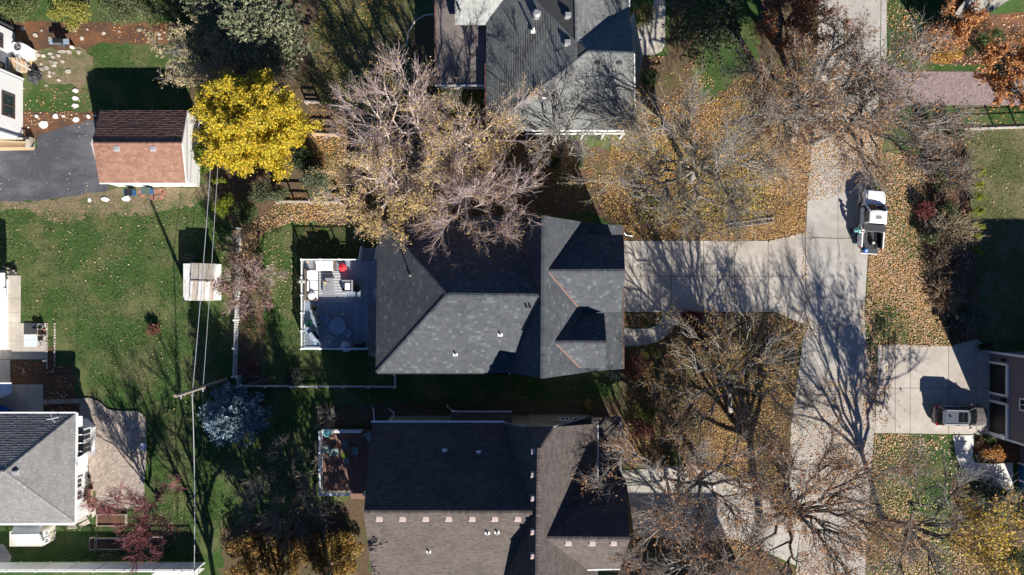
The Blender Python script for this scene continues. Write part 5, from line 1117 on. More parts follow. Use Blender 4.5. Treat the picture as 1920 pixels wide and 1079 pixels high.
for s in (-1, 1):
    for a, b in (((1.22,s*hw_*.92,1.17),(.60,s*hw_*.80,1.80)),((-.50,s*hw_*.94,1.16),(-.46,s*hw_*.81,1.80))): e = MB(); e.bar(a, b, .06, .04); e.build('pillar', M['carwhite'], tk, world=False)
    e = MB(); e.obox((1.0,s*(hw_+.15),1.22), .09, .16, .11, s*.15); e.build('mirror', M['black'], tk, world=False, bevel=.03)
    for x in (-1.75, 1.65): wheel(tk, x, s*(hw_+.02), .40, .28)
    e = MB(); e.box(-2.72, -.58, s*hw_-.07, s*hw_+.07, .40, 1.20); e.build('bed_wall', M['carwhite'], tk, world=False, bevel=.04)
    e = MB(); e.box(-2.74, -2.62, s*hw_-.06, s*hw_+.075, .7, 1.12); e.build('tail_light', M['taillight'], tk, world=False)
    e = MB(); e.obox((2.5,s*hw_*.74,.86), .12, .16, .09, s*.3); e.build('headlight', M['paleglass'], tk, world=False, bevel=.02)
    e = MB(); e.box(.35, .52, s*hw_-.02, s*hw_+.035, .98, 1.02); e.build('door_handle', M['black'], tk, world=False)
e = MB(); e.box(-2.70, -.58, -.90, .90, .62, .70); e.build('bed_floor', M['bedliner'], tk, world=False)
for k in range(9): e = MB(); e.box(-2.68, -1.2, -.82+k*.2, -.72+k*.2, .701, .715); e.build('bed_rib', M['darkgrey'], tk, world=False)
e = MB(); e.box(-.62, -.56, -.9, .9, .7, 1.2); e.build('bed_front', M['carwhite'], tk, world=False)
e = MB(); e.box(-3.26, -2.74, -.80, .80, .62, .70); e.build('tailgate', M['bedliner'], tk, world=False, bevel=.02); e = MB(); e.box(-3.28, -3.22, -.8, .8, .60, .71); e.build('tailgate_edge', M['carwhite'], tk, world=False)
e = MB(); e.box(-2.8, -2.6, -.9, .9, .36, .58); e.build('bumper', M['steel'], tk, world=False, bevel=.03); e = MB(); e.box(2.6, 2.76, -.85, .85, .4, .62); e.build('bumper', M['darkgrey'], tk, world=False, bevel=.05)
e = MB(); e.box(2.62, 2.70, -.55, .55, .68, .95); e.build('grille', M['black'], tk, world=False); e = MB(); e.obox((0,-.02,1.905), .17, .26, .012); e.build('roof_panel', M['grey'], tk, world=False, bevel=.01)
Rm = Matrix.Translation(tk.location) @ Matrix.Rotation(tk.rotation_euler.z, 4, 'Z')
def on_truck(name, label, cat, x, y, z):
    t = thing(name, label, cat, Rm @ Vector((x, y, z)), tk.rotation_euler.z); return t
t = on_truck('tool_box', 'wide black tool box across the front of the pickup bed', 'tool box', -.92, 0, 1.205); boxes(t, 'case', [(-.30,.30,-1.0,1.0,0,.12)], 'bedliner', .02); boxes(t, 'lid', [(-.32,.32,-1.02,1.02,.12,.17)], 'darkgrey', .02); boxes(t, 'edge', [(-.34,-.325,-1.0,1.0,.1,.16)], 'steel', 0)
t = on_truck('water_bucket', 'blue round water bucket on the lowered tailgate', 'bucket', -3.0, .48, .70); e = MB(); e.lathe((0,0,0), [(.15,0),(.19,.34),(.2,.36),(.12,.38)], 16); e.build('shell', M['brightblue'], t, world=False); e = MB(); e.lathe((0,0,.38), [(.12,0),(.08,.05),(.02,.06)], 12); e.build('lid', M['shelfpale'], t, world=False)
t = on_truck('leaf_blower', 'black and pale power tool lying in the pickup bed', 'power tool', -2.25, -.15, .716); boxes(t, 'motor', [(-.22,.16,-.2,.2,0,.3)], 'black', .05); boxes(t, 'tank', [(-.1,.1,-.12,.12,.3,.36)], 'palecream', .03); e = MB(); e.tube([(.1,.1,.15),(.5,.2,.15),(.95,.25,.1)], .06, 8); e.build('nozzle', M['black'], t, world=False)
t = on_truck('cargo_mat', 'black mat hanging along the right side of the pickup bed', 'mat', -1.95, -.62, .72); boxes(t, 'sheet', [(-.7,.65,-.22,.22,0,.06)], 'black', .01); boxes(t, 'fold', [(-.7,.65,-.27,-.2,.05,.4)], 'black', .01)

# ---------------------------------------------------------------- the person beside the truck (faces +x, arms over the bed wall)
pe_ = thing('person', 'person in pale teal shirt and pinkish cap reaching over the pickup bed side', 'person', P(1594.5,433), math.radians(-8))
def body_mesh(name, pts, edges, rads, m, parent):
    """capsule chains merged by a remesh: one continuous figure"""
    me = bpy.data.meshes.new(name); e = MB()
    for a, b in edges:
        A, B_ = Vector(pts[a]), Vector(pts[b]); e.tube([A, A.lerp(B_, .5), B_], [rads[a], (rads[a]+rads[b])/2, rads[b]], 10)
    for p, r in zip(pts, rads):
        rg = [[Vector(p)+Vector((r*math.sin(t)*math.cos(2*PI*k/10), r*math.sin(t)*math.sin(2*PI*k/10), r*math.cos(t))) for k in range(10)] for t in (2.9,2.2,1.57,.95,.25)]; e.tube_rings(rg)
    o = e.build(name, m, parent, world=False, smooth=True); md = o.modifiers.new('remesh', 'REMESH'); md.mode = 'VOXEL'; md.voxel_size = .018; md.use_smooth_shade = True
    return o
hips, chest, neck = (0,0,.95), (.10,0,1.32), (.19,0,1.52)
pts = [hips, chest, neck, (.24,0,1.64), (.02,.10,.92), (.04,.12,.50), (-.03,.13,.08), (.13,.13,.04), (.02,-.10,.92), (.10,-.13,.50), (.04,-.14,.08), (.20,-.14,.04), (.15,.20,1.42), (.36,.25,1.22), (.60,.20,1.24), (.15,-.20,1.42), (.38,-.22,1.24), (.62,-.14,1.26), (.08,.08,1.15), (.08,-.08,1.15)]
rads = [.15,.14,.06,.10,.10,.065,.045,.045,.10,.065,.045,.045,.065,.048,.034,.065,.048,.034,.12,.12]
edges = [(0,1),(1,2),(2,3),(0,4),(4,5),(5,6),(6,7),(0,8),(8,9),(9,10),(10,11),(1,12),(12,13),(13,14),(1,15),(15,16),(16,17),(0,18),(18,1),(0,19),(19,1),(12,15)]
bd_ = body_mesh('body', pts, edges, rads, M['skin'], pe_)
sh_p = [hips, chest, (.15,.20,1.42), (.36,.25,1.22), (.15,-.20,1.42), (.38,-.22,1.24), (.08,.08,1.15), (.08,-.08,1.15), (.0,.09,.98), (.0,-.09,.98)]
body_mesh('shirt', sh_p, [(0,1),(1,2),(2,3),(1,4),(4,5),(0,6),(6,1),(0,7),(7,1),(2,4),(0,8),(0,9),(6,7)], [.172,.165,.088,.066,.088,.066,.145,.145,.14,.14], M['shirt'], pe_)
body_mesh('trousers', [hips, (.02,.10,.92), (.04,.12,.50), (-.03,.13,.10), (.02,-.10,.92), (.10,-.13,.50), (.04,-.14,.10)], [(0,1),(1,2),(2,3),(0,4),(4,5),(5,6),(1,4)], [.165,.125,.088,.068,.125,.088,.068], M['trousers'], pe_)
for s, x in ((.13,0),(-.14,.07)): e = MB(); e.box(x-.12, x+.20, s-.055, s+.055, 0, .09); e.build('shoe', M['black'], pe_, world=False, bevel=.04)
e = MB(); e.lathe((.235,0,1.68), [(.118,0),(.120,.04),(.10,.09),(.05,.12),(.01,.125)], 14); e.obox((.37,0,1.69), .08, .085, .01, 0); e.build('cap', M['cap'], pe_, world=False, smooth=True)
e = MB(); e.lathe((.205,0,1.60), [(.08,0),(.105,.05),(.11,.10)], 12); e.build('hair', M['hair'], pe_, world=False, smooth=True)
e = MB(); e.obox((.345,0,1.625), .018, .014, .025); e.build('nose', M['skin'], pe_, world=False, bevel=.008)
for s in (-1, 1): e = MB(); e.obox((.325,s*.038,1.65), .008, .014, .008); e.build('eye', M['black'], pe_, world=False); e = MB(); e.obox((.235,s*.103,1.63), .02, .008, .03); e.build('ear', M['skin'], pe_, world=False, bevel=.006)
e = MB(); e.obox((.325,0,1.585), .008, .028, .006); e.build('mouth', M['cap'], pe_, world=False)
for (hx_, hy_, hz_) in ((.62,.195,1.24),(.64,-.13,1.26)):
    e = MB(); e.obox((hx_+.03,hy_,hz_), .05, .042, .016); hd_ = e.build('hand', M['skin'], pe_, world=False, bevel=.01)
    for k, l in enumerate((.075,.085,.08,.062)): y = hy_-.033+k*.022; e = MB(); e.tube([(hx_+.07,y,hz_),(hx_+.07+l*.55,y,hz_-.005),(hx_+.07+l*.9,y,hz_-.035)], [.010,.009,.007], 6); e.build('finger', M['skin'], hd_, world=False)
    e = MB(); e.tube([(hx_+.0,hy_+.04,hz_),(hx_+.04,hy_+.065,hz_-.01),(hx_+.075,hy_+.06,hz_-.025)], [.012,.011,.008], 6); e.build('thumb', M['skin'], hd_, world=False)
# ================================================================ TREES, SHRUBS, GRASS, LEAVES
def unit(a): return a/np.maximum(np.linalg.norm(a, axis=-1, keepdims=True), 1e-9)
def tubes(Pt, r0, r1, n):
    """Pt (N,S,3) polylines with radii r0 -> r1: vertices and quads"""
    N, Sg, _ = Pt.shape
    T = np.empty_like(Pt); T[:, 1:-1] = Pt[:, 2:]-Pt[:, :-2]; T[:, 0] = Pt[:, 1]-Pt[:, 0]; T[:, -1] = Pt[:, -1]-Pt[:, -2]
    T = unit(T); ref = np.where(np.abs(T[..., 2:3]) < .9, np.array([0., 0, 1]), np.array([1., 0, 0]))
    A = unit(np.cross(T, ref)); B = np.cross(A, T)
    t = np.linspace(0, 1, Sg)[None, :, None]; rad = (r0[:, None, None]*(1-t)+r1[:, None, None]*t)
    an = np.arange(n)*2*np.pi/n
    V = Pt[:, :, None, :] + rad[..., None]*(np.cos(an)[None, None, :, None]*A[:, :, None, :]+np.sin(an)[None, None, :, None]*B[:, :, None, :])
    base = (np.arange(N)*Sg*n)[:, None, None]; i = np.arange(Sg-1)[None, :, None]*n; k = np.arange(n)[None, None, :]; k2 = (k+1) % n
    F = np.stack([base+i+k, base+i+k2, base+i+n+k2, base+i+n+k], -1).reshape(-1, 4)
    return V.reshape(-1, 3), F
def join(parts):
    Vs, Fs, o = [], [], 0
    for V, F in parts: Vs.append(V); Fs.append(F+o); o += len(V)
    return np.concatenate(Vs), np.concatenate(Fs)
def children(g, Pt, rad, k, t0, length, spread, outw, up, cen, segs, rmax, rend, wig):
    N, Sg, _ = Pt.shape
    t = g.uniform(t0, 1, (N, k)); t[:, 0] = 1.0
    x = t*(Sg-1); i = np.minimum(x.astype(int), Sg-2); f = (x-i)[..., None]; ar = np.arange(N)[:, None]
    st = Pt[ar, i]*(1-f)+Pt[ar, i+1]*f; tan = unit(Pt[ar, i+1]-Pt[ar, i])
    d = unit(g.normal(size=(N, k, 3))); ow = unit(st-cen)
    d = unit(tan + d*spread + ow*outw + np.array([0, 0, up]))
    L = length*g.uniform(.55, 1.25, (N, k))*(1.15-.45*t)
    r0 = np.minimum(rad[0][:, None]*(1-t)+rad[1][:, None]*t, rmax)*.85
    st = st.reshape(-1, 3); d = d.reshape(-1, 3); L = L.ravel(); r0 = r0.ravel()
    return grow_lines(g, st, d, L, segs, wig, up*.3), (r0, np.minimum(r0*.5, rend))
def grow_lines(g, st, d, L, segs, wig, up):
    n = len(st); pts = [st]; p = st.copy(); dd = d.copy(); s = (L/(segs-1))[:, None]
    for q in range(segs-1):
        dd = unit(dd + g.normal(size=(n, 3))*wig + np.array([0, 0, up*.4])); p = p+dd*s; pts.append(p)
    return np.stack(pts, 1)

def tree(name, label, base, crown, rad, h, seed, bark, twig, cat='tree', group=None, nl=7, k=(7,6,6), trunk_r=.28, fork=.35, rz=None, leafn=0, leafs=.14, pal=None, spread=.75, limbs=None, stems=1, tr=(.0105,.0045), lflat=.15, leafzone=None, wig=.16, L=(.62,.36,.2), full=False):
    """base, crown: px positions of the root collar and of the crown's middle; rad: crown radius in metres"""
    g = np.random.default_rng(seed)
    b = np.array(P(*base)); zc = h-(rz or rad*.75); c = np.array(P(*crown, zc)); rz = rz or rad*.75
    root = thing(name, label, cat, tuple(b), group=group)
    fz = h*fork; parts = []
    if stems == 1:
        top = b + (c-b)*(fz/zc)**1.2; top[2] = fz
        Q = np.linspace(0, 1, 7)[:, None]; tr_ = b*(1-Q)+top*Q + g.normal(size=(7, 3))*np.array([.06,.06,0])*np.sin(Q*np.pi)
        tr_[0, 2] = -.1; parts.append(tubes(tr_[None], np.array([trunk_r]), np.array([trunk_r*.72]), 9))
        fl = np.stack([b+np.array([0,0,-.1]), b+np.array([0,0,.4])])[None]; parts.append(tubes(fl, np.array([trunk_r*1.5]), np.array([trunk_r*.95]), 9))
    else: top = b.copy()
    if limbs is not None: tg = np.array([np.array(P(x, y, z)) for x, y, z in limbs]); nl = len(tg)
    else:
        kk = np.arange(nl)+.5; ph = kk*2.39996+g.uniform(0, 6); zz = 1-1.25*kk/nl; rr_ = np.sqrt(np.maximum(1-zz**2, 0.05))
        tg = c+np.stack([rr_*np.cos(ph)*rad, rr_*np.sin(ph)*rad, zz*rz], 1)*g.uniform(.62, .85, (nl, 1))
    st = top + (g.uniform(-.12, .0, (nl, 1)))*(top-b)*(stems == 1)
    if stems > 1: st = b+g.normal(size=(nl, 3))*np.array([.3,.3,0])
    Ln = np.linalg.norm(tg-st, axis=1, keepdims=True)
    mid = st+(tg-st)*.5+np.array([0, 0, .16])*Ln+g.normal(size=(nl, 3))*.07*Ln
    Q = np.linspace(0, 1, 9)[None, :, None]
    L1 = (1-Q)**2*st[:, None]+2*Q*(1-Q)*mid[:, None]+Q**2*tg[:, None]
    L1 = L1+g.normal(size=L1.shape)*.035*Ln[:, None]*np.sin(Q*np.pi*.9)
    r1 = (np.full(nl, trunk_r*(.62 if stems == 1 else .8))*g.uniform(.8, 1.1, nl), np.full(nl, trunk_r*.17))
    parts.append(tubes(L1, r1[0], r1[1], 6))
    B2, r2 = children(g, L1, r1, k[0], .28, rad*L[0], spread, .55, .12, c-np.array([0,0,rz*.6]), 6, trunk_r*.35, .02, wig)
    parts.append(tubes(B2, r2[0], r2[1], 5))
    V, F = join(parts); mesh_np('trunk', V, F, None, M[bark], root)
    B3, r3 = children(g, B2, r2, k[1], .2, rad*L[1], spread*1.1, .45, .1, c-np.array([0,0,rz*.6]), 5, .035, .014, wig*1.2)
    B4, r4 = children(g, B3, r3, k[2], .15, rad*L[2], spread*1.2, .35, .1, c-np.array([0,0,rz*.6]), 4, tr[0], tr[1], wig*1.2)
    V, F = join([tubes(B3, np.maximum(r3[0], tr[0]), np.maximum(r3[1], tr[0]*.8), 4), tubes(B4, np.full(len(B4), tr[0]), np.full(len(B4), tr[1]), 3)])
    o = mesh_np('branches', V, F, None, M[twig], root); o['kind'] = 'stuff'
    if leafn:
        src = B4.reshape(-1, 3); n = leafn; ii = g.integers(0, len(src), n*3 if leafzone else n); pos = src[ii]
        if leafzone is not None:                                          # leaves still hold on in part of the crown
            zx, zy, zr_ = leafzone; q = np.array(P(zx, zy, zc)); d = np.linalg.norm((pos-q)[:, :2], axis=1); pos = pos[d < zr_*g.uniform(.5, 1.15, len(d))][:n]; n = len(pos)
        else:
            w_ = vnoise(pos[:, 0], pos[:, 1], 1.4, seed); pos = pos[(w_+.6*full) > g.uniform(0, .75, len(w_))]; n = len(pos)
        pos = pos+g.normal(size=(n, 3))*.10
        V, F = quads(pos, leafs*g.uniform(.6, 1.3, n), g, lflat)
        o = mesh_np('leaves', V, F, pick(pal, n, .25, g), M['leaf'], root); o['kind'] = 'stuff'
    return root

def bush(name, label, px, rx, ry, h, n, leafs, pal, seed, cat='shrub', group=None, lumps=16, twig='twig_dark', nt=24, base=None, mat_='leaf', shell=.5, asp=.6, lz=1.0, flat=.1, lump_r=.42, rot=0, zmin=.05):
    """leafy shrub made of clumps; rx, ry in metres, px = middle of the crown"""
    g = np.random.default_rng(seed); c0 = np.array(P(px[0], px[1], h*.6)); c0[2] = 0
    root = thing(name, label, cat, tuple(c0), group=group)
    d = unit(g.normal(size=(lumps, 3))); d[:, 2] = np.abs(d[:, 2])
    cr, sr = math.cos(rot), math.sin(rot)
    sc = np.array([rx, ry, h*.5*lz]); lc = d*g.uniform(.35, .78, (lumps, 1))*sc
    lrad = g.uniform(.7, 1.25, lumps)*lump_r*min(rx, ry, h)
    ii = g.integers(0, lumps, n); dd = unit(g.normal(size=(n, 3)))
    pos = lc[ii]+dd*(lrad[ii]*g.uniform(shell, 1.05, n))[:, None]*np.array([1, 1, .9])+np.array([0, 0, h*.45])
    pos = pos+unit(pos-np.array([0, 0, h*.4]))*g.exponential(.05, (n, 1))
    x, y = pos[:, 0]*cr-pos[:, 1]*sr, pos[:, 0]*sr+pos[:, 1]*cr; pos[:, 0], pos[:, 1] = x, y
    pos[:, 2] = np.maximum(pos[:, 2], zmin); pos += c0
    shade = g.uniform(.85, 1.15, lumps)[ii][:, None]
    V, F = quads(pos, leafs*g.uniform(.6, 1.3, n), g, flat, asp)
    o = mesh_np('leaves', V, F, np.clip(pick(pal, n, .25, g)*shade, 0, 1), M[mat_], root); o['kind'] = 'stuff'
    k = nt; tgt = lc[g.integers(0, lumps, k)]+np.array([0, 0, h*.45]); x, y = tgt[:, 0]*cr-tgt[:, 1]*sr, tgt[:, 0]*sr+tgt[:, 1]*cr; tgt[:, 0], tgt[:, 1] = x, y
    tgt = tgt*1.15+c0; st = c0+g.normal(size=(k, 3))*np.array([rx*.12, ry*.12, 0])
    Q = np.linspace(0, 1, 5)[None, :, None]; Lp = st[:, None]*(1-Q)+tgt[:, None]*Q+g.normal(size=(k, 5, 3))*.05*min(rx, ry)*np.sin(Q*3.1)
    V, F = tubes(Lp, np.full(k, .03), np.full(k, .012), 4); mesh_np('stems', V, F, None, M[twig], root)
    return root
def twiggy(name, label, px, r, h, n, seed, twig, cat='shrub', group=None, leafn=0, leafs=.09, pal=None, k=7, lean=(0,0), tr=.014):
    """bare or thinly leaved shrub: many stems fanning out from the ground"""
    g = np.random.default_rng(seed); c0 = np.array(P(px[0], px[1], h*.4)); c0[2] = 0
    root = thing(name, label, cat, tuple(c0), group=group)
    ph = g.uniform(0, 2*np.pi, n); a = np.sqrt(g.uniform(0, 1, n))
    d = unit(np.stack([np.cos(ph)*a*r+lean[0], np.sin(ph)*a*r+lean[1], np.full(n, h)*(1-.35*a*a)], 1)); L = np.sqrt((a*r)**2+(h*(1-.35*a*a))**2)*g.uniform(.7, 1.05, n)
    B1 = grow_lines(g, c0+g.normal(size=(n, 3))*np.array([r*.12, r*.12, 0]), d, L, 6, .10, 0)
    B2, r2 = children(g, B1, (np.full(n, .025), np.full(n, .012)), k, .25, r*.42, .7, .4, .1, c0, 4, tr, tr*.6, .15)
    V, F = join([tubes(B1, np.full(n, .024), np.full(n, .012), 4), tubes(B2, np.full(len(B2), tr), np.full(len(B2), tr*.5), 3)])
    o = mesh_np('stems', V, F, None, M[twig], root); o['kind'] = 'stuff'
    if leafn:
        src = B2.reshape(-1, 3); pos = src[g.integers(0, len(src), leafn)]+g.normal(size=(leafn, 3))*.06; pos[:, 2] = np.maximum(pos[:, 2], .05)
        V, F = quads(pos, leafs*g.uniform(.6, 1.3, leafn), g, .1); o = mesh_np('leaves', V, F, pick(pal, leafn, .25, g), M['leaf'], root); o['kind'] = 'stuff'
    return root
def conifer(name, label, base, r, h, pal, seed, cat='tree', group=None, whorls=16, per=11, needle=.22, droop=-.12, bark='darkbark', lean=None, tw=9, dens=4, wdt=.22):
    g = np.random.default_rng(seed); b = np.array(P(*base)); root = thing(name, label, cat, tuple(b), group=group)
    Q = np.linspace(0, 1, 6)[:, None]; top = b+np.array([0, 0, h]); V, F = tubes((b*(1-Q)+top*Q)[None], np.array([h*.022]), np.array([.02]), 7); mesh_np('trunk', V, F, None, M[bark], root)
    st, d, L = [], [], []
    for i in range(whorls):
        f = i/whorls; z = h*(.06+.9*f); n = max(4, int(per*(1-.5*f)))
        for q in range(n):
            a = g.uniform(0, 2*np.pi); st.append(b+np.array([0, 0, z])); d.append([math.cos(a), math.sin(a), droop+.55*f]); L.append(r*(1-f)**.75*g.uniform(.72, 1.1)+.18)
    st, d, L = np.array(st), unit(np.array(d)), np.array(L)
    B1 = grow_lines(g, st, d, L, 6, .07, .12); n = len(B1)
    V, F = tubes(B1, np.full(n, .035), np.full(n, .012), 4); mesh_np('branches', V, F, None, M['twig_dark'], root)['kind'] = 'stuff'
    t = g.uniform(.2, 1, (n, tw)); x = t*5; i = np.minimum(x.astype(int), 4); f = (x-i)[..., None]; ar = np.arange(n)[:, None]
    s2 = B1[ar, i]*(1-f)+B1[ar, i+1]*f; tan = unit(B1[ar, i+1]-B1[ar, i]); side = unit(np.cross(tan, np.array([0, 0, 1.])))*np.where(g.random((n, tw)) < .5, -1, 1)[..., None]
    d2 = unit(tan*.8+side*.75+g.normal(size=(n, tw, 3))*.25+np.array([0, 0, .05])); l2 = (L[:, None]*(.42-.3*t)+.12)*g.uniform(.6, 1.1, (n, tw))
    s2, d2, l2 = s2.reshape(-1, 3), d2.reshape(-1, 3), l2.ravel()
    fr = g.uniform(.05, 1, (len(s2), dens)); ctr = (s2[:, None]+d2[:, None]*(l2[:, None]*fr)[..., None]).reshape(-1, 3); dn = np.repeat(d2, dens, 0); m = len(ctr)
    nd = unit(dn+g.normal(size=(m, 3))*.7); sd = unit(np.cross(nd, g.normal(size=(m, 3)))); sz = needle*g.uniform(.6, 1.2, (m, 1))
    V = np.stack([ctr-nd*sz*.3, ctr-sd*sz*wdt, ctr+nd*sz*.8, ctr+sd*sz*wdt], 1).reshape(-1, 3)
    o = mesh_np('needles', V, np.arange(4*m).reshape(m, 4), pick(pal, m, .3, g), M['needle'], root); o['kind'] = 'stuff'
    return root

YEL = [(.64,.47,.02),(.52,.42,.03),(.70,.55,.05),(.42,.40,.04),(.60,.44,.03),(.36,.34,.035),(.66,.46,.05),(.62,.40,.02)]
TAN = [(.48,.29,.16),(.40,.21,.10),(.56,.38,.24),(.30,.15,.07),(.20,.10,.05),(.44,.25,.13)]
BRN = [(.22,.11,.05),(.30,.15,.06),(.16,.08,.04),(.36,.20,.09),(.40,.24,.12)]
GLD = [(.46,.28,.06),(.40,.22,.06),(.55,.36,.09),(.32,.19,.05),(.48,.32,.12)]
ORG = [(.46,.20,.06),(.54,.27,.10),(.38,.15,.05),(.58,.34,.16),(.30,.12,.05)]
RED = [(.17,.035,.03),(.22,.05,.03),(.26,.08,.03),(.12,.03,.025),(.30,.10,.04)]
OLV = [(.16,.15,.04),(.22,.18,.04),(.12,.12,.04),(.28,.22,.05)]
PINE = [(.13,.155,.085),(.175,.195,.11),(.22,.23,.14),(.10,.13,.075),(.27,.26,.17)]
DKG = [(.025,.05,.02),(.035,.065,.025),(.05,.08,.03)]
MDG = [(.055,.10,.03),(.075,.12,.04),(.10,.14,.05),(.12,.15,.06)]
BLU = [(.15,.23,.28),(.21,.30,.36),(.29,.38,.44),(.11,.17,.20),(.38,.47,.53)]
YGR = [(.22,.26,.02),(.28,.30,.03),(.16,.21,.02),(.12,.17,.02)]
PAL = [(.38,.31,.16),(.44,.36,.20),(.32,.27,.14),(.48,.42,.27),(.25,.22,.12)]

BGL = [(.64,.45,.12),(.54,.36,.11),(.70,.53,.19),(.44,.28,.09),(.64,.50,.26)]
# ---- the yellow maple and its neighbours
tree('maple_tree', 'bright yellow leafy maple beside the rust roofed garage', (514,262), (479,238), 4.25, 10.5, 21, 'darkbark', 'twig_dark', nl=26, k=(9,6,5), trunk_r=.2, fork=.22, leafn=90000, leafs=.155, pal=YEL, rz=4.6, full=True, L=(.42,.26,.17), lflat=.35)
tree('beige_tree', 'pale beige leaved small tree north west of the yellow maple', (398,132), (366,115), 2.7, 6.0, 22, 'bark', 'twig', nl=10, k=(7,6,5), trunk_r=.11, fork=.12, leafn=9000, leafs=.16, pal=PAL, rz=2.4, stems=2)
conifer('pine_tree', 'tall olive green pine at the top left beside the clipped hedge', (520,95), 4.6, 10.5, PINE, 23, whorls=18, per=12, needle=.34, tw=12, dens=5, droop=-.05)
conifer('pine_tree', 'smaller olive pine cut by the top edge, left of the big pine', (425,40), 3.0, 7.5, PINE, 24, whorls=14, per=11, needle=.30, tw=9)
bush('clipped_hedge', 'wide dark green clipped hedge along the top left edge', (262,8), 4.9, 2.3, 2.6, 15000, .15, [(.085,.125,.05),(.11,.15,.06),(.13,.16,.075),(.16,.14,.08)], 25, 'hedge', lumps=34, shell=.35)
bush('clipped_hedge', 'short green hedge in the top left corner', (22,10), 3.2, 1.8, 2.4, 7000, .15, [(.10,.14,.05),(.13,.16,.06),(.16,.18,.07)], 26, 'hedge', lumps=22, shell=.35)
bush('yellow_shrub', 'yellow green feathery shrub between the two hedges', (128,22), 2.5, 1.5, 2.3, 7000, .14, [(.30,.29,.06),(.36,.33,.08),(.24,.25,.06)], 27, lumps=18, shell=.3)
bush('arborvitae', 'dark green evergreen against the garage wall', (383,300), .75, 1.9, 3.0, 5000, .16, YGR[2:]+[(.08,.13,.02)], 28, lumps=14, rot=.45, shell=.4, asp=.45)
bush('arborvitae', 'bright yellow green evergreen below the yellow maple', (419,386), 1.15, .95, 2.6, 3600, .16, YGR, 29, lumps=12, asp=.45, shell=.4)
bush('arborvitae', 'yellow green evergreen tuft between garage corner and maple', (408,340), .8, .45, 2.0, 1600, .15, YGR, 30, lumps=8, asp=.45)
bush('green_shrub', 'dark green shrub south of the bright evergreen', (465,402), 1.5, 1.2, 2.2, 3600, .14, MDG, 31, lumps=14)
bush('green_shrub', 'rounded grey green shrub under the south edge of the maple', (505,362), 2.0, 1.2, 2.6, 5000, .14, [(.09,.115,.06),(.12,.14,.075),(.15,.165,.09)], 32, lumps=18)
bush('green_shrub', 'grey green juniper mound left of the birches', (590,345), 2.1, 1.7, 2.6, 8000, .15, [(.12,.15,.085),(.16,.185,.11),(.19,.21,.13)], 33, lumps=20, asp=.4)
bush('green_shrub', 'small dark shrub right of the yellow maple', (568,300), 1.2, 1.3, 1.8, 2200, .14, DKG, 34)

# ---- birches
BT = dict(twig='twig_purple', bark='birchbark', trunk_r=.19, tr=(.0105,.005), stems=2, wig=.13)
tree('birch_tree', 'bare pinkish birch leaning north west, tallest white stems', (800,306), (738,205), 5.0, 12.5, 41, nl=8, k=(8,7,6), limbs=[(726,170,11),(757,140,11),(690,190,9.5),(655,215,8),(705,240,10),(770,175,9.5),(668,262,8),(790,205,10)], leafn=3200, leafs=.12, pal=GLD+PAL, group='birches', **BT)
tree('birch_tree', 'birch with golden leaves leaning over the grey roof', (846,312), (896,236), 4.6, 11.5, 42, nl=8, k=(8,7,6), limbs=[(930,228,10),(865,205,10),(955,262,8.5),(905,280,9),(820,215,9),(962,205,8),(880,245,11),(850,265,9)], leafn=12000, leafs=.105, pal=BGL, group='birches', **BT)
tree('birch_tree', 'thickly golden leaved birch leaning south west', (792,330), (722,352), 4.9, 10.5, 43, nl=8, k=(8,7,7), limbs=[(680,310,9),(730,345,9.5),(660,372,7),(740,400,7.5),(790,370,8),(700,405,6.5),(640,345,7),(770,330,9.5)], leafn=21000, leafs=.11, pal=BGL[:3]+BGL[4:], group='birches', **BT)
tree('birch_tree', 'bare purplish birch reaching over the middle roof', (858,332), (905,392), 5.0, 10.5, 44, nl=8, k=(8,8,7), limbs=[(935,378,9.5),(985,392,8),(880,420,8),(930,425,7.5),(850,410,8),(960,350,9),(890,370,10),(840,440,7)], leafn=2600, leafs=.11, pal=GLD, group='birches', **BT)
tree('bare_tree', 'bare pale grey tree by the south wall of the pale grey house', (1050,298), (1052,235), 4.0, 9.5, 45, 'bark', 'twig', nl=7, k=(7,5,5), limbs=[(1085,190,8.5),(1030,205,8.5),(1110,235,7),(1000,235,7),(1060,165,8),(1075,270,6.5),(1015,285,6)], trunk_r=.15, fork=.15, tr=(.017,.008), L=(.5,.3,.17))
bush('green_shrub', 'small bright green shrub under the bare grey tree', (1086,300), .55, .8, 1.0, 900, .12, MDG, 46)
bush('green_shrub', 'dark evergreen shrub under the bare grey tree', (1040,305), .9, .7, 1.1, 900, .12, DKG, 47)

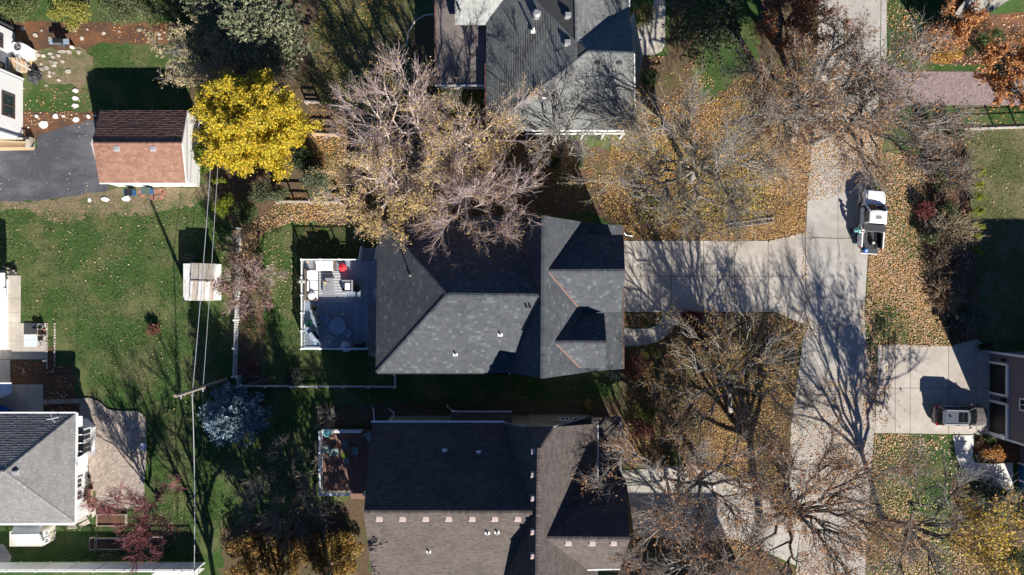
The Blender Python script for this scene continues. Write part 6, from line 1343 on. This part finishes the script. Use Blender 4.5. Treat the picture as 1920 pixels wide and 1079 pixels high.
# ---- big trees along the street
tree('oak_tree', 'grey oak leaning over the street north end, brown leaves hanging on', (1487,260), (1500,152), 5.6, 13.5, 51, 'bark', 'twig', nl=8, k=(8,7,7), limbs=[(1532,140,12),(1480,120,11),(1440,165,10),(1420,215,9),(1560,95,10),(1500,190,12),(1470,240,9.5),(1590,150,9.5),(1420,130,8.5),(1450,210,8)], trunk_r=.34, fork=.4, leafn=15000, leafs=.16, pal=BRN, group=None)
tree('oak_tree', 'broad grey oak with a long bare limb over the street', (1526,268), (1640,205), 6.4, 14, 52, 'bark', 'twig', nl=9, k=(8,8,8), limbs=[(1640,222,12.5),(1700,180,11),(1730,235,9.5),(1675,120,10),(1600,130,10.5),(1690,280,10),(1610,300,9.5),(1560,220,11),(1650,165,12.5)], trunk_r=.36, fork=.35, leafn=12000, leafs=.15, pal=BRN)
tree('grey_tree', 'wide bare grey tree north of the middle driveway', (1296,338), (1308,292), 7.2, 12.5, 53, 'bark', 'twig', nl=10, k=(8,8,8), limbs=[(1292,232,11),(1362,262,11),(1195,290,9),(1400,235,9),(1240,360,9),(1300,390,9),(1370,370,9.5),(1430,300,9),(1230,230,9),(1180,340,8),(1340,320,12)], trunk_r=.30, fork=.3, leafn=11000, leafs=.13, pal=GLD+OLV)
tree('grey_tree', 'low bare grey tree with lichen pale limbs in the leafy island', (1368,778), (1370,690), 6.0, 7.4, 54, 'bark', 'twig', nl=12, k=(6,5,4), limbs=[(1352,655,7),(1428,678,7),(1345,615,6),(1450,640,6),(1285,670,6),(1262,735,5.5),(1400,605,5.5),(1485,700,5.5),(1310,800,5),(1420,790,5.5),(1300,620,5),(1470,760,5)], trunk_r=.24, fork=.3, leafn=9000, leafs=.13, pal=BRN+GLD+OLV, L=(.5,.32,.2))
tree('oak_tree', 'rusty leaved oak spreading over the south driveway', (1322,876), (1290,925), 6.8, 11.5, 55, 'bark', 'twig', nl=9, k=(8,7,7), limbs=[(1190,850,7.2),(1160,905,6.8),(1225,960,7.6),(1300,1010,7.6),(1370,960,8.1),(1290,850,8.5),(1390,850,7.6),(1215,1010,6.8),(1440,900,7.2)], trunk_r=.30, fork=.35, leafn=11000, leafs=.15, pal=ORG+BRN, L=(.5,.32,.19))
tree('oak_tree', 'big brown oak spreading across the street at the bottom', (1424,982), (1510,940), 8.2, 11, 56, 'darkbark', 'twig', nl=11, k=(8,7,7), limbs=[(1560,1000,8.6),(1480,1060,8),(1600,915,7.2),(1545,865,6.8),(1450,870,7.5),(1630,985,7.2),(1400,1060,7.2),(1500,930,9.5),(1390,910,7),(1640,880,6.5),(1580,1060,8)], trunk_r=.34, fork=.32, leafn=17000, leafs=.15, pal=ORG+BRN, L=(.48,.3,.17))
tree('forked_tree', 'dark forked tree at the bottom right with yellow leaves on its east side', (1652,970), (1755,1000), 6.8, 11.5, 57, 'darkbark', 'twig', nl=9, k=(7,7,6), limbs=[(1705,1015,8),(1800,990,9),(1850,1040,8),(1780,930,9),(1690,1075,8),(1840,960,8),(1720,900,8),(1900,1010,7.5),(1760,1080,8)], trunk_r=.26, fork=.3, leafn=4500, leafs=.2, pal=YEL[:2]+GLD, leafzone=(1835,985,4.2), L=(.5,.32,.18))
tree('bottom_tree', 'grey twiggy tree cut by the bottom edge below the south driveway', (1300,1050), (1320,1065), 6.5, 9.5, 58, 'bark', 'twig', nl=9, k=(7,7,7), trunk_r=.2, fork=.25, leafn=2500, leafs=.15, pal=BRN+ORG)
tree('red_tree', 'dense dark red orange tree at the top edge left of the street', (1462,52), (1487,28), 4.0, 8, 59, 'darkbark', 'twig_dark', nl=11, k=(8,6,5), trunk_r=.17, fork=.2, leafn=16000, leafs=.17, pal=RED[1:]+ORG[2:]+ORG[:1], rz=3.2, L=(.42,.26,.17))
tree('orange_maple', 'orange maple in front of the corner house, top right', (1745,95), (1790,40), 3.0, 8.5, 60, 'darkbark', 'twig_dark', nl=9, k=(7,6,5), trunk_r=.16, fork=.25, leafn=7500, leafs=.21, pal=ORG, limbs=[(1780,20,7),(1815,30,7.5),(1775,65,6.5),(1755,45,6),(1800,70,6.5),(1800,-10,7),(1830,-5,7)], L=(.42,.26,.17))
tree('orange_maple', 'orange maple overhanging the brick driveway and parked car, right edge', (1865,140), (1905,130), 3.4, 8.5, 61, 'darkbark', 'twig_dark', nl=9, k=(7,6,5), trunk_r=.16, fork=.25, leafn=9500, leafs=.21, pal=ORG, limbs=[(1865,105,7),(1910,85,7.5),(1905,140,7.5),(1880,165,6.5),(1935,110,7.5),(1845,140,6),(1915,180,6.5),(1950,150,7)], L=(.42,.26,.17))
bush('golden_shrub', 'golden leafy shrub in the round mulch bed, top right', (1778,90), 2.0, 1.5, 1.6, 3800, .17, ORG[:2]+GLD+[(.5,.36,.05)], 62)
bush('green_shrub', 'dark shaded shrub row behind the golden shrub', (1845,80), 2.6, 1.0, 1.6, 2600, .15, MDG, 63, rot=-.5+1.0)

# ---- lower left
conifer('blue_spruce', 'icy blue spruce beside the utility pole', (457,774), 3.1, 6.4, BLU, 71, whorls=20, per=11, needle=.21, tw=26, dens=9, droop=.0, wdt=.24)
tree('purple_tree', 'purple red small tree over the picket fence by the weathered hut', (476,538), (463,538), 2.5, 5.2, 72, 'darkbark', 'twig_purple', nl=9, k=(7,6,5), trunk_r=.10, fork=.15, leafn=5200, leafs=.14, pal=[(.19,.08,.08),(.24,.12,.10),(.30,.19,.14),(.15,.06,.07),(.32,.25,.12)], rz=2.2, stems=2)
tree('crabapple_tree', 'bare pink red twigged crabapple over the lower brick patio corner', (298,930), (262,985), 4.4, 5.5, 73, 'darkbark', 'twig_red', nl=9, k=(7,7,6), limbs=[(270,960,4.2),(250,1000,4.5),(290,1020,4.3),(215,955,4),(235,930,3.8),(310,985,4),(320,920,3.8),(190,935,3.2),(265,1035,4)], trunk_r=.13, fork=.2, tr=(.017,.008), L=(.36,.24,.15), leafn=500, leafs=.1, pal=[(.25,.10,.09)])
tree('bare_tree', 'dark bare tree in the shade left of the brown roofed house', (560,905), (545,925), 4.0, 7.5, 74, 'darkbark', 'twig_dark', nl=8, k=(7,6,6), trunk_r=.16, fork=.25, leafn=250, leafs=.12, pal=GLD)
bush('golden_shrub', 'large golden brown bush along the bottom edge', (500,1050), 5.2, 3.2, 1.9, 15000, .17, GLD+OLV+BRN, 75, lumps=60, lump_r=.30, lz=1.3)
bush('golden_shrub', 'golden bush against the west wall of the brown roofed house', (630,1046), 3.4, 3.2, 1.9, 10000, .17, GLD+OLV+BRN[:2], 76, lumps=44, lump_r=.30, lz=1.3)
bush('golden_shrub', 'rust flecked low bush between the two golden bushes at the bottom edge', (566,1030), 2.6, 1.8, 1.5, 6000, .15, BRN+GLD[:2]+OLV, 84, lumps=30, lump_r=.3)
twiggy('bare_shrub', 'pale bare bush by the brown deck corner', (618,785), 1.3, 1.7, 46, 77, 'twig')
twiggy('bare_shrub', 'dry rusty grass clump by the picket fence corner', (470,690), 1.0, 1.2, 60, 78, 'twig_red')
twiggy('bare_shrub', 'pale splayed bare bush beside the picket fence corner', (488,714), 1.0, 1.4, 26, 79, 'twig')
twiggy('lawn_shrub', 'round russet twiggy shrub alone on the left lawn', (289,618), .62, .75, 170, 80, 'twig_rust', leafn=900, leafs=.07, pal=[(.26,.12,.08),(.32,.16,.11)])
bush('dark_shrub', 'round dark shrub beside the shaded garden fence', (551,710), 1.1, 1.0, 1.2, 1500, .13, [(.045,.07,.05),(.06,.085,.06)], 81)
bush('dark_shrub', 'brownish green shrub leaning over the picket fence', (470,610), 1.0, 1.6, 1.6, 1700, .12, BRN[:1]+DKG, 82)
tree('shade_tree', 'small tree with a few leaves south of the purple tree, left of the deck lawn', (462,470), (455,462), 1.7, 3.4, 83, 'darkbark', 'twig_dark', nl=7, k=(6,5,5), trunk_r=.06, fork=.2, leafn=1500, leafs=.12, pal=GLD+BRN)

# ---- front gardens
bush('burning_bush', 'deep red burning bush beside the front walk', (1292,602), 1.3, .95, 1.5, 3800, .13, [(.17,.03,.035),(.22,.05,.05),(.13,.03,.03)], 91)
twiggy('bare_shrub', 'pinkish bare bush below the burning bush', (1312,626), 1.3, 1.3, 60, 92, 'twig_red', leafn=700, pal=RED)
bush('red_shrub', 'dull red shrub at the south east corner of the middle house', (1190,690), 1.2, 1.5, 1.5, 3000, .13, [(.15,.05,.045),(.20,.08,.06),(.22,.13,.08)], 93)
bush('pale_shrub', 'pale green variegated shrub by the middle house corner', (1152,703), .65, .5, .9, 1000, .11, [(.20,.27,.20),(.28,.34,.27),(.12,.19,.12)], 94)
bush('green_shrub', 'olive shrub south of the front walk', (1225,662), 1.2, .7, 1.0, 1500, .12, OLV+MDG, 95)
bush('green_shrub', 'green shrub between the two houses front corners', (1210,775), 1.5, 1.2, 1.2, 2200, .13, OLV+MDG, 96)
bush('green_shrub', 'dark green clipped shrub at the south driveway bend', (1262,862), 1.0, .8, 1.0, 1500, .12, DKG, 97)
bush('red_shrub', 'pinkish red shrub beside the porch of the brown roofed house', (1205,805), 1.5, .9, 1.3, 2200, .13, [(.22,.08,.07),(.28,.12,.10),(.18,.10,.06)], 98)
bush('red_shrub', 'crimson shrub at the bottom corner of the brown roofed house', (1180,1040), .9, 1.5, 1.4, 2200, .12, [(.16,.02,.035),(.20,.03,.05)], 99)
bush('tall_grass', 'dry tall grass tuft glowing between the two houses', (1103,760), .35, .9, 1.3, 500, .2, GLD, 100, asp=.15, nt=10)
bush('green_shrub', 'leafy green shrub between the apron and the pale grey house', (1205,25), 1.1, 1.7, 1.3, 3200, .13, MDG+BRN[3:4], 101)
bush('green_shrub', 'dark round shrub by the front corner of the pale grey house', (1218,148), .9, 1.0, 1.3, 1700, .12, DKG, 102)
bush('yellow_ground_shrub', 'low yellow leaved shrub by the ladder', (1395,395), 1.9, 1.2, .9, 3200, .14, YEL[3:]+GLD, 103)
bush('yellow_ground_shrub', 'olive yellow shrub beside the middle driveway', (1222,395), 2.0, 1.5, 1.0, 3400, .14, OLV+YEL[3:4], 104)
bush('yellow_ground_shrub', 'olive shrub patch below the wide bare grey tree', (1300,425), 2.2, 1.2, 1.0, 3400, .14, OLV+GLD, 105)

# ---- hedgerow right of the street
yy = [(1838,322),(1838,345),(1837,369),(1835,395),(1834,424),(1833,445),(1832,470)]
ytx = ['northmost','second','third','fourth','fifth','sixth','southmost']
for i, (x, y) in enumerate(yy):
    bush('small_arborvitae', f'{ytx[i]} of seven small yellow green conifers in the right hedgerow', (x, y), .66, .36, 1.7, 1500, .11, YGR[:2]+[(.34,.36,.05)], 110+i, group='small conifers along the right lawn', lumps=8, asp=.4, rot=-.35, nt=8)
for i, (x, y, r, h, tw, lb, pal, nlf) in enumerate([
    (1790,338,2.0,1.7,'twig','large pale brown bare bush at the upper hedgerow',BRN,900),
    (1780,432,2.0,1.8,'twig_tan','tan feathery bush in the middle of the hedgerow',PAL,700),
    (1812,455,1.1,1.3,'twig_tan','small bright tan bush beside the lawn shadow',PAL,350),
    (1748,425,1.2,1.3,'twig','grey bare bush left of the tan bush',BRN,200),
    (1775,500,1.8,1.5,'twig_dark','dark brown bush in the lower hedgerow',BRN,500),
    (1772,555,1.5,1.3,'twig_tan','brown bush near the driveway end of the hedgerow',BRN,500),
    (1760,290,1.3,1.5,'twig','grey bush at the hedgerow top under the oak',BRN,600)]):
    twiggy('hedgerow_bush', lb, (x, y), r*1.15, h, 150, 120+i, tw, leafn=int(nlf*1.8), leafs=.11, pal=pal)
bush('red_shrub', 'red berried shrub on the left side of the hedgerow', (1735,395), 1.1, 1.0, 1.4, 2200, .11, [(.24,.06,.06),(.30,.10,.09),(.18,.06,.05)], 130)
for i, (x, y, rx, ry, lb) in enumerate([(1770,330,1.3,1.6,'dark green shrub at the hedgerow top'),(1790,245,1.1,1.3,'dark green shrub beside the iron fence end'),(1776,395,1.2,1.0,'green shrub behind the red berried shrub'),(1745,445,.9,.8,'small green shrub at the hedgerow edge'),(1752,240,.8,.9,'small dark shrub at the end of the brick driveway')]):
    bush('hedgerow_shrub', lb, (x, y), rx, ry, 1.6, 2300, .13, DKG+MDG[:1]+PAL[:1], 140+i)
conifer('dark_patch_spruce', 'tall dark green spruce added for the dark patch at the top edge between the apron and the red tree', (1322,72), 3.7, 8.5, [(.03,.06,.022),(.045,.08,.03),(.06,.10,.04),(.09,.12,.05)], 149, whorls=17, per=12, needle=.26, tw=12, dens=5)  # spruce added to turn this patch of ground dark green
conifer('dark_spruce', 'dark blue green spruce in the shade by the slate house driveway', (1800,598), 2.1, 3.2, [(.05,.09,.08),(.07,.12,.10),(.04,.07,.06)], 150, whorls=10, per=10, needle=.22)
bush('green_shrub', 'dark shrub at the north corner of the slate house', (1848,648), .9, .5, .9, 900, .12, DKG+RED[:1], 151)
conifer('long_needled_pine', 'soft pale green pine below the white entry walk', (1842,935), 2.2, 3.4, [(.10,.17,.10),(.14,.22,.14),(.07,.12,.07)], 152, whorls=9, per=10, needle=.38, wdt=.12)
bush('dark_evergreen', 'dark evergreen mass at the right edge below the entry walk', (1895,960), 2.2, 2.6, 2.6, 6500, .15, DKG, 153, lumps=20)
bush('dark_evergreen', 'dark evergreen in the lower right corner', (1900,1050), 2.0, 2.2, 2.4, 5000, .15, DKG+OLV[:1], 154, lumps=20)
bush('autumn_shrub', 'rusty shrub along the slate house front bed', (1868,848), 1.4, .8, .9, 1700, .14, ORG+GLD[:2], 155)
bush('green_shrub', 'bright green low plant by the garage doors of the slate house', (1858,824), .9, .35, .6, 600, .12, MDG, 156)
for i, (x, y) in enumerate([(1836,832),(1840,846),(1834,856)]):
    twiggy('dead_perennial', ['withered brown perennial nearest the parked car','withered brown perennial in the middle of the entry bed','withered brown perennial by the bend of the entry walk'][i], (x, y), .35, .45, 26, 160+i, 'twig_dark', leafn=80, pal=BRN)
bush('bed_plant', 'low green plant in the leaf filled front bed', (1210,607), .35, .25, .4, 250, .10, MDG, 165)
bush('corner_plant', 'dark clipped plant beside the bay window of the hipped house', (158,930), .5, .8, .9, 900, .10, DKG+OLV[:1], 166)
twiggy('bare_shrub', 'small pale bare bush against the white wall of the hipped house', (166,903), .5, .8, 24, 167, 'twig')
twiggy('bare_shrub', 'pale bare bush behind the weathered hut', (357,484), .7, .9, 26, 168, 'twig')

# ---- unseen trees, added past the bottom edge to throw shade over the yards
tree('unseen_shade_tree', 'unseen tall bare tree added below the bottom edge to throw long shade over the left lawn', (420,1190), (420,1190), 5.5, 13, 171, 'darkbark', 'twig_dark', nl=8, k=(7,6,4), trunk_r=.25, fork=.3, leafn=600, leafs=.2, pal=BRN)

tree('unseen_shade_oak', 'unseen leafy oak added below the bottom edge to shade the ground left of the brown deck', (645,1205), (645,1205), 5.2, 12.5, 172, 'darkbark', 'twig_dark', nl=11, k=(8,6,5), trunk_r=.28, fork=.25, leafn=11000, leafs=.3, pal=BRN)
tree('unseen_shade_oak', 'second unseen leafy oak added below the bottom edge to shade the lawn by the blue spruce', (560,1250), (560,1250), 5.0, 13, 173, 'darkbark', 'twig_dark', nl=11, k=(8,6,5), trunk_r=.28, fork=.3, leafn=14000, leafs=.3, pal=BRN)
# ---------------------------------------------------------------- fallen leaves
def litter(label, poly, dens, size, pal, seed, holes=(), patch=1.1, lo=.0, flat=.66, cat='fallen leaves', z=.03, name='fallen_leaves'):
    g = np.random.default_rng(seed); pw = np.array(W2(poly)); a, b = pw.min(0), pw.max(0)
    n = int(dens*(b[0]-a[0])*(b[1]-a[1])); x = g.uniform(a[0], b[0], n); y = g.uniform(a[1], b[1], n)
    ok = inpoly(x, y, [tuple(p) for p in pw])
    for h_ in holes: ok &= ~inpoly(x, y, W2(h_))
    v = vnoise(x, y, patch, seed); ok &= (v*.9+lo) > g.uniform(0, 1, n)
    x, y = x[ok], y[ok]; n = len(x)
    pos = np.stack([x, y, z+g.uniform(0, .05, n)], 1); V, F = quads(pos, size*g.uniform(.55, 1.3, n), g, flat, .75)
    o = mesh_np(name, V, F, pick(pal, n, .22, g), M['litter']); tag(o, label, cat, kind='stuff')
TANL = [(.54,.35,.22),(.62,.44,.30),(.46,.27,.15),(.37,.20,.10),(.58,.39,.25),(.66,.50,.37)]
GLDL = [(.46,.28,.11),(.52,.35,.13),(.38,.21,.08),(.56,.41,.15),(.30,.16,.07)]
YELL = [(.50,.36,.06),(.42,.30,.05),(.56,.42,.10),(.34,.26,.06),(.30,.18,.07)]
VERGE = [(1640,290),(1700,280),(1735,300),(1742,400),(1752,500),(1775,600),(1783,650),(1640,652),(1622,600),(1628,480),(1638,380)]
litter('thick tan fallen leaves on the verge beside the pickup truck', VERGE, 240, .115, TANL+ORG[:2]+GLDL[:2], 201, patch=.7, lo=.22)
litter('golden brown fallen leaves under the oaks and across the street', [(1510,180),(1560,150),(1660,240),(1650,300),(1636,350),(1600,352),(1560,372),(1512,378),(1420,360),(1400,300),(1440,220)], 170, .12, GLDL+TANL+BRN[3:], 202, patch=.5, lo=.30)
litter('yellow and brown fallen leaves under the wide grey tree', [(1150,240),(1230,200),(1330,190),(1420,130),(1520,120),(1522,260),(1512,370),(1509,436),(1440,451),(1168,451),(1130,380)], 150, .115, GLDL+TANL[2:4]+ORG[2:3]+BRN[3:], 203, patch=.5, lo=.15, holes=[[(1290,100),(1350,100),(1350,185),(1290,185)]])
litter('yellow fallen leaves in drifts under the wide grey tree', [(1150,240),(1230,200),(1330,190),(1420,130),(1500,200),(1480,300),(1490,400),(1440,430),(1168,445),(1130,380)], 90, .13, YELL+[(.15,.15,.03),(.20,.20,.04)], 243, patch=.45, lo=-.22, cat='fallen leaves', z=.05)
litter('brown fallen leaves below the leaning ladder', [(1360,432),(1440,415),(1500,370),(1512,376),(1509,436),(1442,451),(1300,451)], 130, .13, TANL[2:4]+GLDL+BRN[3:], 204, lo=.4)
litter('rusty fallen leaves on the island between the two driveways', [(1180,652),(1240,640),(1281,588),(1455,587),(1508,612),(1495,700),(1481,800),(1476,900),(1478,958),(1430,918),(1340,882),(1180,872),(1175,740)], 160, .115, GLDL+TANL[2:4]+OLV+ORG[:3], 205, patch=.4, lo=.10)
litter('bright fallen leaves along the driveway edge of the island', [(1330,588),(1455,588),(1508,612),(1500,660),(1430,625),(1340,618)], 80, .14, TANL+GLDL, 206, lo=.2)
litter('brown leaves filling the bed at the front walk', [(1167,588),(1236,588),(1233,603),(1214,612),(1167,610)], 95, .15, GLDL+TANL[2:4], 207, lo=.5)
litter('fallen leaves and twig litter on the lower street', [(1480,740),(1640,690),(1640,900),(1622,1079),(1490,1079),(1500,1000),(1478,920)], 80, .12, TANL+GLDL+ORG[:2]+BRN[3:], 208, patch=.6, lo=.02)
litter('pale leaves drifted along the street edge', [(1610,560),(1640,600),(1645,720),(1625,810),(1612,800),(1625,720),(1618,640)], 70, .15, TANL+[(.6,.42,.22)], 209, lo=.3)
litter('dense brown leaves along the lower right verge', [(1640,814),(1700,814),(1760,830),(1720,900),(1700,960),(1740,1000),(1760,1079),(1625,1079),(1634,900)], 130, .125, TANL+GLDL, 210, patch=.5, lo=.12)
litter('golden leaves under the dark forked tree', [(1700,930),(1790,930),(1880,950),(1920,1079),(1640,1079)], 60, .14, TANL+YELL, 250, patch=.6, lo=.05)
litter('scattered leaves on the lawn beside the entry walk', [(1660,814),(1785,817),(1790,860),(1830,900),(1790,930),(1700,930)], 9, .18, TANL, 211, patch=.8, lo=.1)
litter('brown leaves in the bed at the bottom below the south driveway', [(1180,1010),(1380,1014),(1490,1064),(1490,1090),(1180,1090)], 70, .14, GLDL+BRN, 212, lo=.05)
litter('dry leaves in the gravel of the north garden and lawn', [(590,60),(606,-40),(790,-40),(785,30),(765,70),(780,170),(740,260),(640,230),(600,200),(588,150)], 60, .13, YELL+GLDL, 213, patch=.9, lo=.0)
litter('orange leaves under the birches', [(580,200),(640,210),(905,165),(915,245),(1100,275),(1180,310),(1190,450),(1130,400),(1040,400),(720,410),(650,400),(560,420),(530,380),(590,330)], 70, .13, GLDL+ORG[:2], 214, patch=.6, lo=.05)
litter('tan leaves on the curved bed edge west of the deck', [(440,450),(520,380),(640,380),(700,420),(640,430),(550,418),(510,428),(482,452),(478,490),(450,500)], 100, .13, TANL+GLDL, 215, lo=.2)
litter('leaves on the small lawn west of the deck', [(482,470),(512,426),(570,420),(570,490),(565,600),(500,600),(500,540)], 10, .13, TANL, 216)
litter('leaves in the shaded yard behind the deck', [(560,420),(700,415),(700,480),(568,484)], 18, .13, GLDL, 217)
litter('brown leaves east of the pale grey house', [(1188,106),(1250,104),(1300,60),(1320,130),(1370,200),(1310,260),(1190,300)], 30, .16, TANL[2:4]+GLDL, 218, patch=.7, lo=.02)
litter('orange leaves on the north east lawn', [(1662,-20),(1720,-20),(1720,50),(1700,90),(1720,118),(1690,128),(1664,110)], 30, .19, ORG+TANL, 219, patch=1.3, lo=-.02)
litter('few leaves over the lawn strip at the top right', [(1700,-20),(1790,-20),(1790,20),(1720,60)], 8, .19, ORG, 220)
litter('orange leaves on the round bed at the top right', [(1720,62),(1800,30),(1920,30),(1920,130),(1730,122),(1706,90)], 30, .18, ORG+TANL, 221)
litter('straw patches of dry grass at the north end of the left lawn', [(-20,382),(400,352),(400,420),(250,430),(100,440),(-20,420)], 30, .10, [(.30,.25,.14),(.24,.20,.11),(.20,.19,.08)], 260, lo=-.1, cat='dry grass', name='dry_grass')
litter('sparse leaves over the left lawn', [(-20,385),(410,385),(430,560),(430,760),(370,1050),(280,770),(140,740),(140,670),(100,600),(40,600),(40,510),(-20,500)], 2.6, .13, TANL, 222, patch=.5)
litter('sparse leaves on the upper left lawn by the steps', [(44,165),(165,165),(180,208),(44,208)], 16, .13, ORG+TANL, 223)
litter('orange chips along the mulch bed under the hedge', [(100,42),(180,44),(330,44),(320,78),(200,80),(150,70)], 30, .12, ORG, 224)
litter('orange leaves along the stone edge by the asphalt', [(44,211),(180,209),(182,216),(60,238),(46,240)], 60, .13, ORG+TANL, 225, lo=.1)
litter('dry leaves on the shaded bed beside the hip roofed house', [(20,676),(139,690),(140,735),(165,765),(82,778),(82,722),(20,720)], 26, .15, BRN+TANL, 226)
litter('sparse leaves on the right lawn', [(1800,215),(1920,240),(1920,640),(1850,640),(1830,460),(1800,260)], 5, .13, TANL+BRN, 227)
litter('leaves along the strip beside the iron fence', [(1750,200),(1920,200),(1920,235),(1820,240),(1790,235)], 14, .14, ORG, 228)
litter('tan leaves on the lawn south of the hip roofed house', [(120,990),(182,985),(330,940),(370,1050),(130,1050)], 6, .13, TANL, 229)
litter('leaf scraps on the shaded lawn between the houses', [(450,730),(740,730),(740,705),(1160,705),(1160,770),(600,760),(600,900),(520,900),(450,850)], 5, .12, GLDL, 230)
for i, (nm, pg) in enumerate((('drifted leaves along the south edge of the middle driveway', [(1280,580),(1460,580),(1512,602),(1512,625),(1500,640),(1450,590),(1280,592)]),('drifted leaves along the north edge of the middle driveway', [(1280,446),(1440,446),(1515,428),(1522,440),(1440,458),(1280,458)]),('drifted leaves across the street mouth of the middle driveway', [(1503,470),(1514,470),(1520,600),(1540,650),(1510,650),(1502,600)]),('drifted leaves along the slate house driveway edge', [(1636,640),(1680,640),(1672,720),(1660,830),(1636,830)]),('drifted leaves along the north side of the slate house driveway', [(1660,642),(1785,642),(1785,652),(1670,655)]),('drifted leaves on the south driveway', [(1300,872),(1385,895),(1480,956),(1500,1000),(1440,990),(1380,930)]))):
    litter(nm, pg, 60, .13, TANL+GLDL, 240+i, patch=1.4, lo=-.05, z=.06)
litter('leaf scraps on the middle driveway', DRIVE, .8, .13, GLDL, 231, z=.06)
litter('leaf scraps on the street', STREET, 1.2, .13, TANL, 232, z=.04)
litter('leaf scraps blown over the asphalt driveway', ASPH, 2.2, .12, TANL, 261, z=.03)
litter('leaves in the hedgerow bed', [(1742,215),(1800,215),(1822,420),(1832,520),(1840,640),(1782,647),(1748,480),(1730,320)], 16, .15, TANL+BRN, 233)
litter('brown leaves on the low dark roof corner', [(892,32),(912,32),(912,85),(906,85)], 60, .16, TANL[2:4]+ORG[:1], 234, z=3.06, lo=.3)
litter('rusty chips in the square flower bed', [(186,966),(237,962),(238,982),(186,982)], 70, .11, [(.30,.10,.08),(.36,.15,.11)], 235, lo=.4)

# ---------------------------------------------------------------- grass blades
def grass(label, poly, dens, seed, pal, holes=()):
    g = np.random.default_rng(seed); pw = np.array(W2(poly)); a, b = pw.min(0), pw.max(0)
    n = int(dens*(b[0]-a[0])*(b[1]-a[1])); x = g.uniform(a[0], b[0], n); y = g.uniform(a[1], b[1], n); ok = inpoly(x, y, [tuple(p) for p in pw])
    v = vnoise(x, y, 2.2, seed); ok &= (v+.25) > g.uniform(0, 1, n); x, y = x[ok], y[ok]; n = len(x)
    ph = g.uniform(0, 6.28, n); hgt = g.uniform(.03, .09, n); w_ = g.uniform(.03, .07, n); tl = g.normal(size=(n, 2))*.06
    c, s = np.cos(ph)*w_, np.sin(ph)*w_
    V = np.stack([np.stack([x-c, y-s, np.zeros(n)], 1), np.stack([x+c, y+s, np.zeros(n)], 1), np.stack([x+tl[:, 0], y+tl[:, 1], hgt], 1)], 1).reshape(-1, 3)
    o = mesh_np('grass', V, np.arange(3*n).reshape(n, 3), pick(pal, n, .3, g), M['grassblade']); tag(o, label, 'grass', kind='stuff')
GR = [(.050,.093,.024),(.078,.122,.036),(.105,.150,.050),(.155,.165,.075),(.19,.17,.09)]
grass('mown green grass of the left lawn', [(-20,400),(390,400),(440,430),(440,740),(365,1055),(120,1050),(280,960),(275,775),(200,745),(140,670),(110,600),(45,600),(45,510),(-20,500)], 75, 301, GR)
grass('thin grass on the dry strip south of the garage', [(-20,384),(200,368),(400,360),(400,410),(-20,410)], 45, 310, GR)
grass('grass in the yard north of the garage', [(165,95),(320,90),(370,120),(370,205),(165,205)], 60, 302, GR)
grass('grass of the curved lawn west of the deck', [(482,470),(512,426),(700,420),(700,480),(568,484),(568,655),(700,655),(745,725),(480,720),(500,600)], 60, 303, GR)
grass('grass of the north lawn under the birches', [(590,60),(606,-40),(790,-40),(780,170),(740,230),(600,200)], 60, 304, GR)
grass('pale grass of the right lawn', [(1800,235),(1940,240),(1940,640),(1850,640),(1830,460)], 60, 305, GR+[(.24,.21,.12)]*2)
grass('grass on the verge and lawn beside the entry walk', [(1640,290),(1735,300),(1783,650),(1640,652)], 50, 306, GR)
grass('grass beside the white entry walk', [(1640,815),(1785,817),(1800,880),(1850,910),(1780,1079),(1625,1079)], 60, 307, GR)
grass('grass of the north east lawn', [(1664,-40),(1850,-60),(1720,60),(1700,95),(1725,125),(1690,130),(1664,110)], 60, 308, GR)
grass('grass between the middle house and the brown roofed house', [(450,730),(745,730),(1160,705),(1160,770),(600,770),(600,920),(440,1000),(380,1000)], 40, 309, GR)
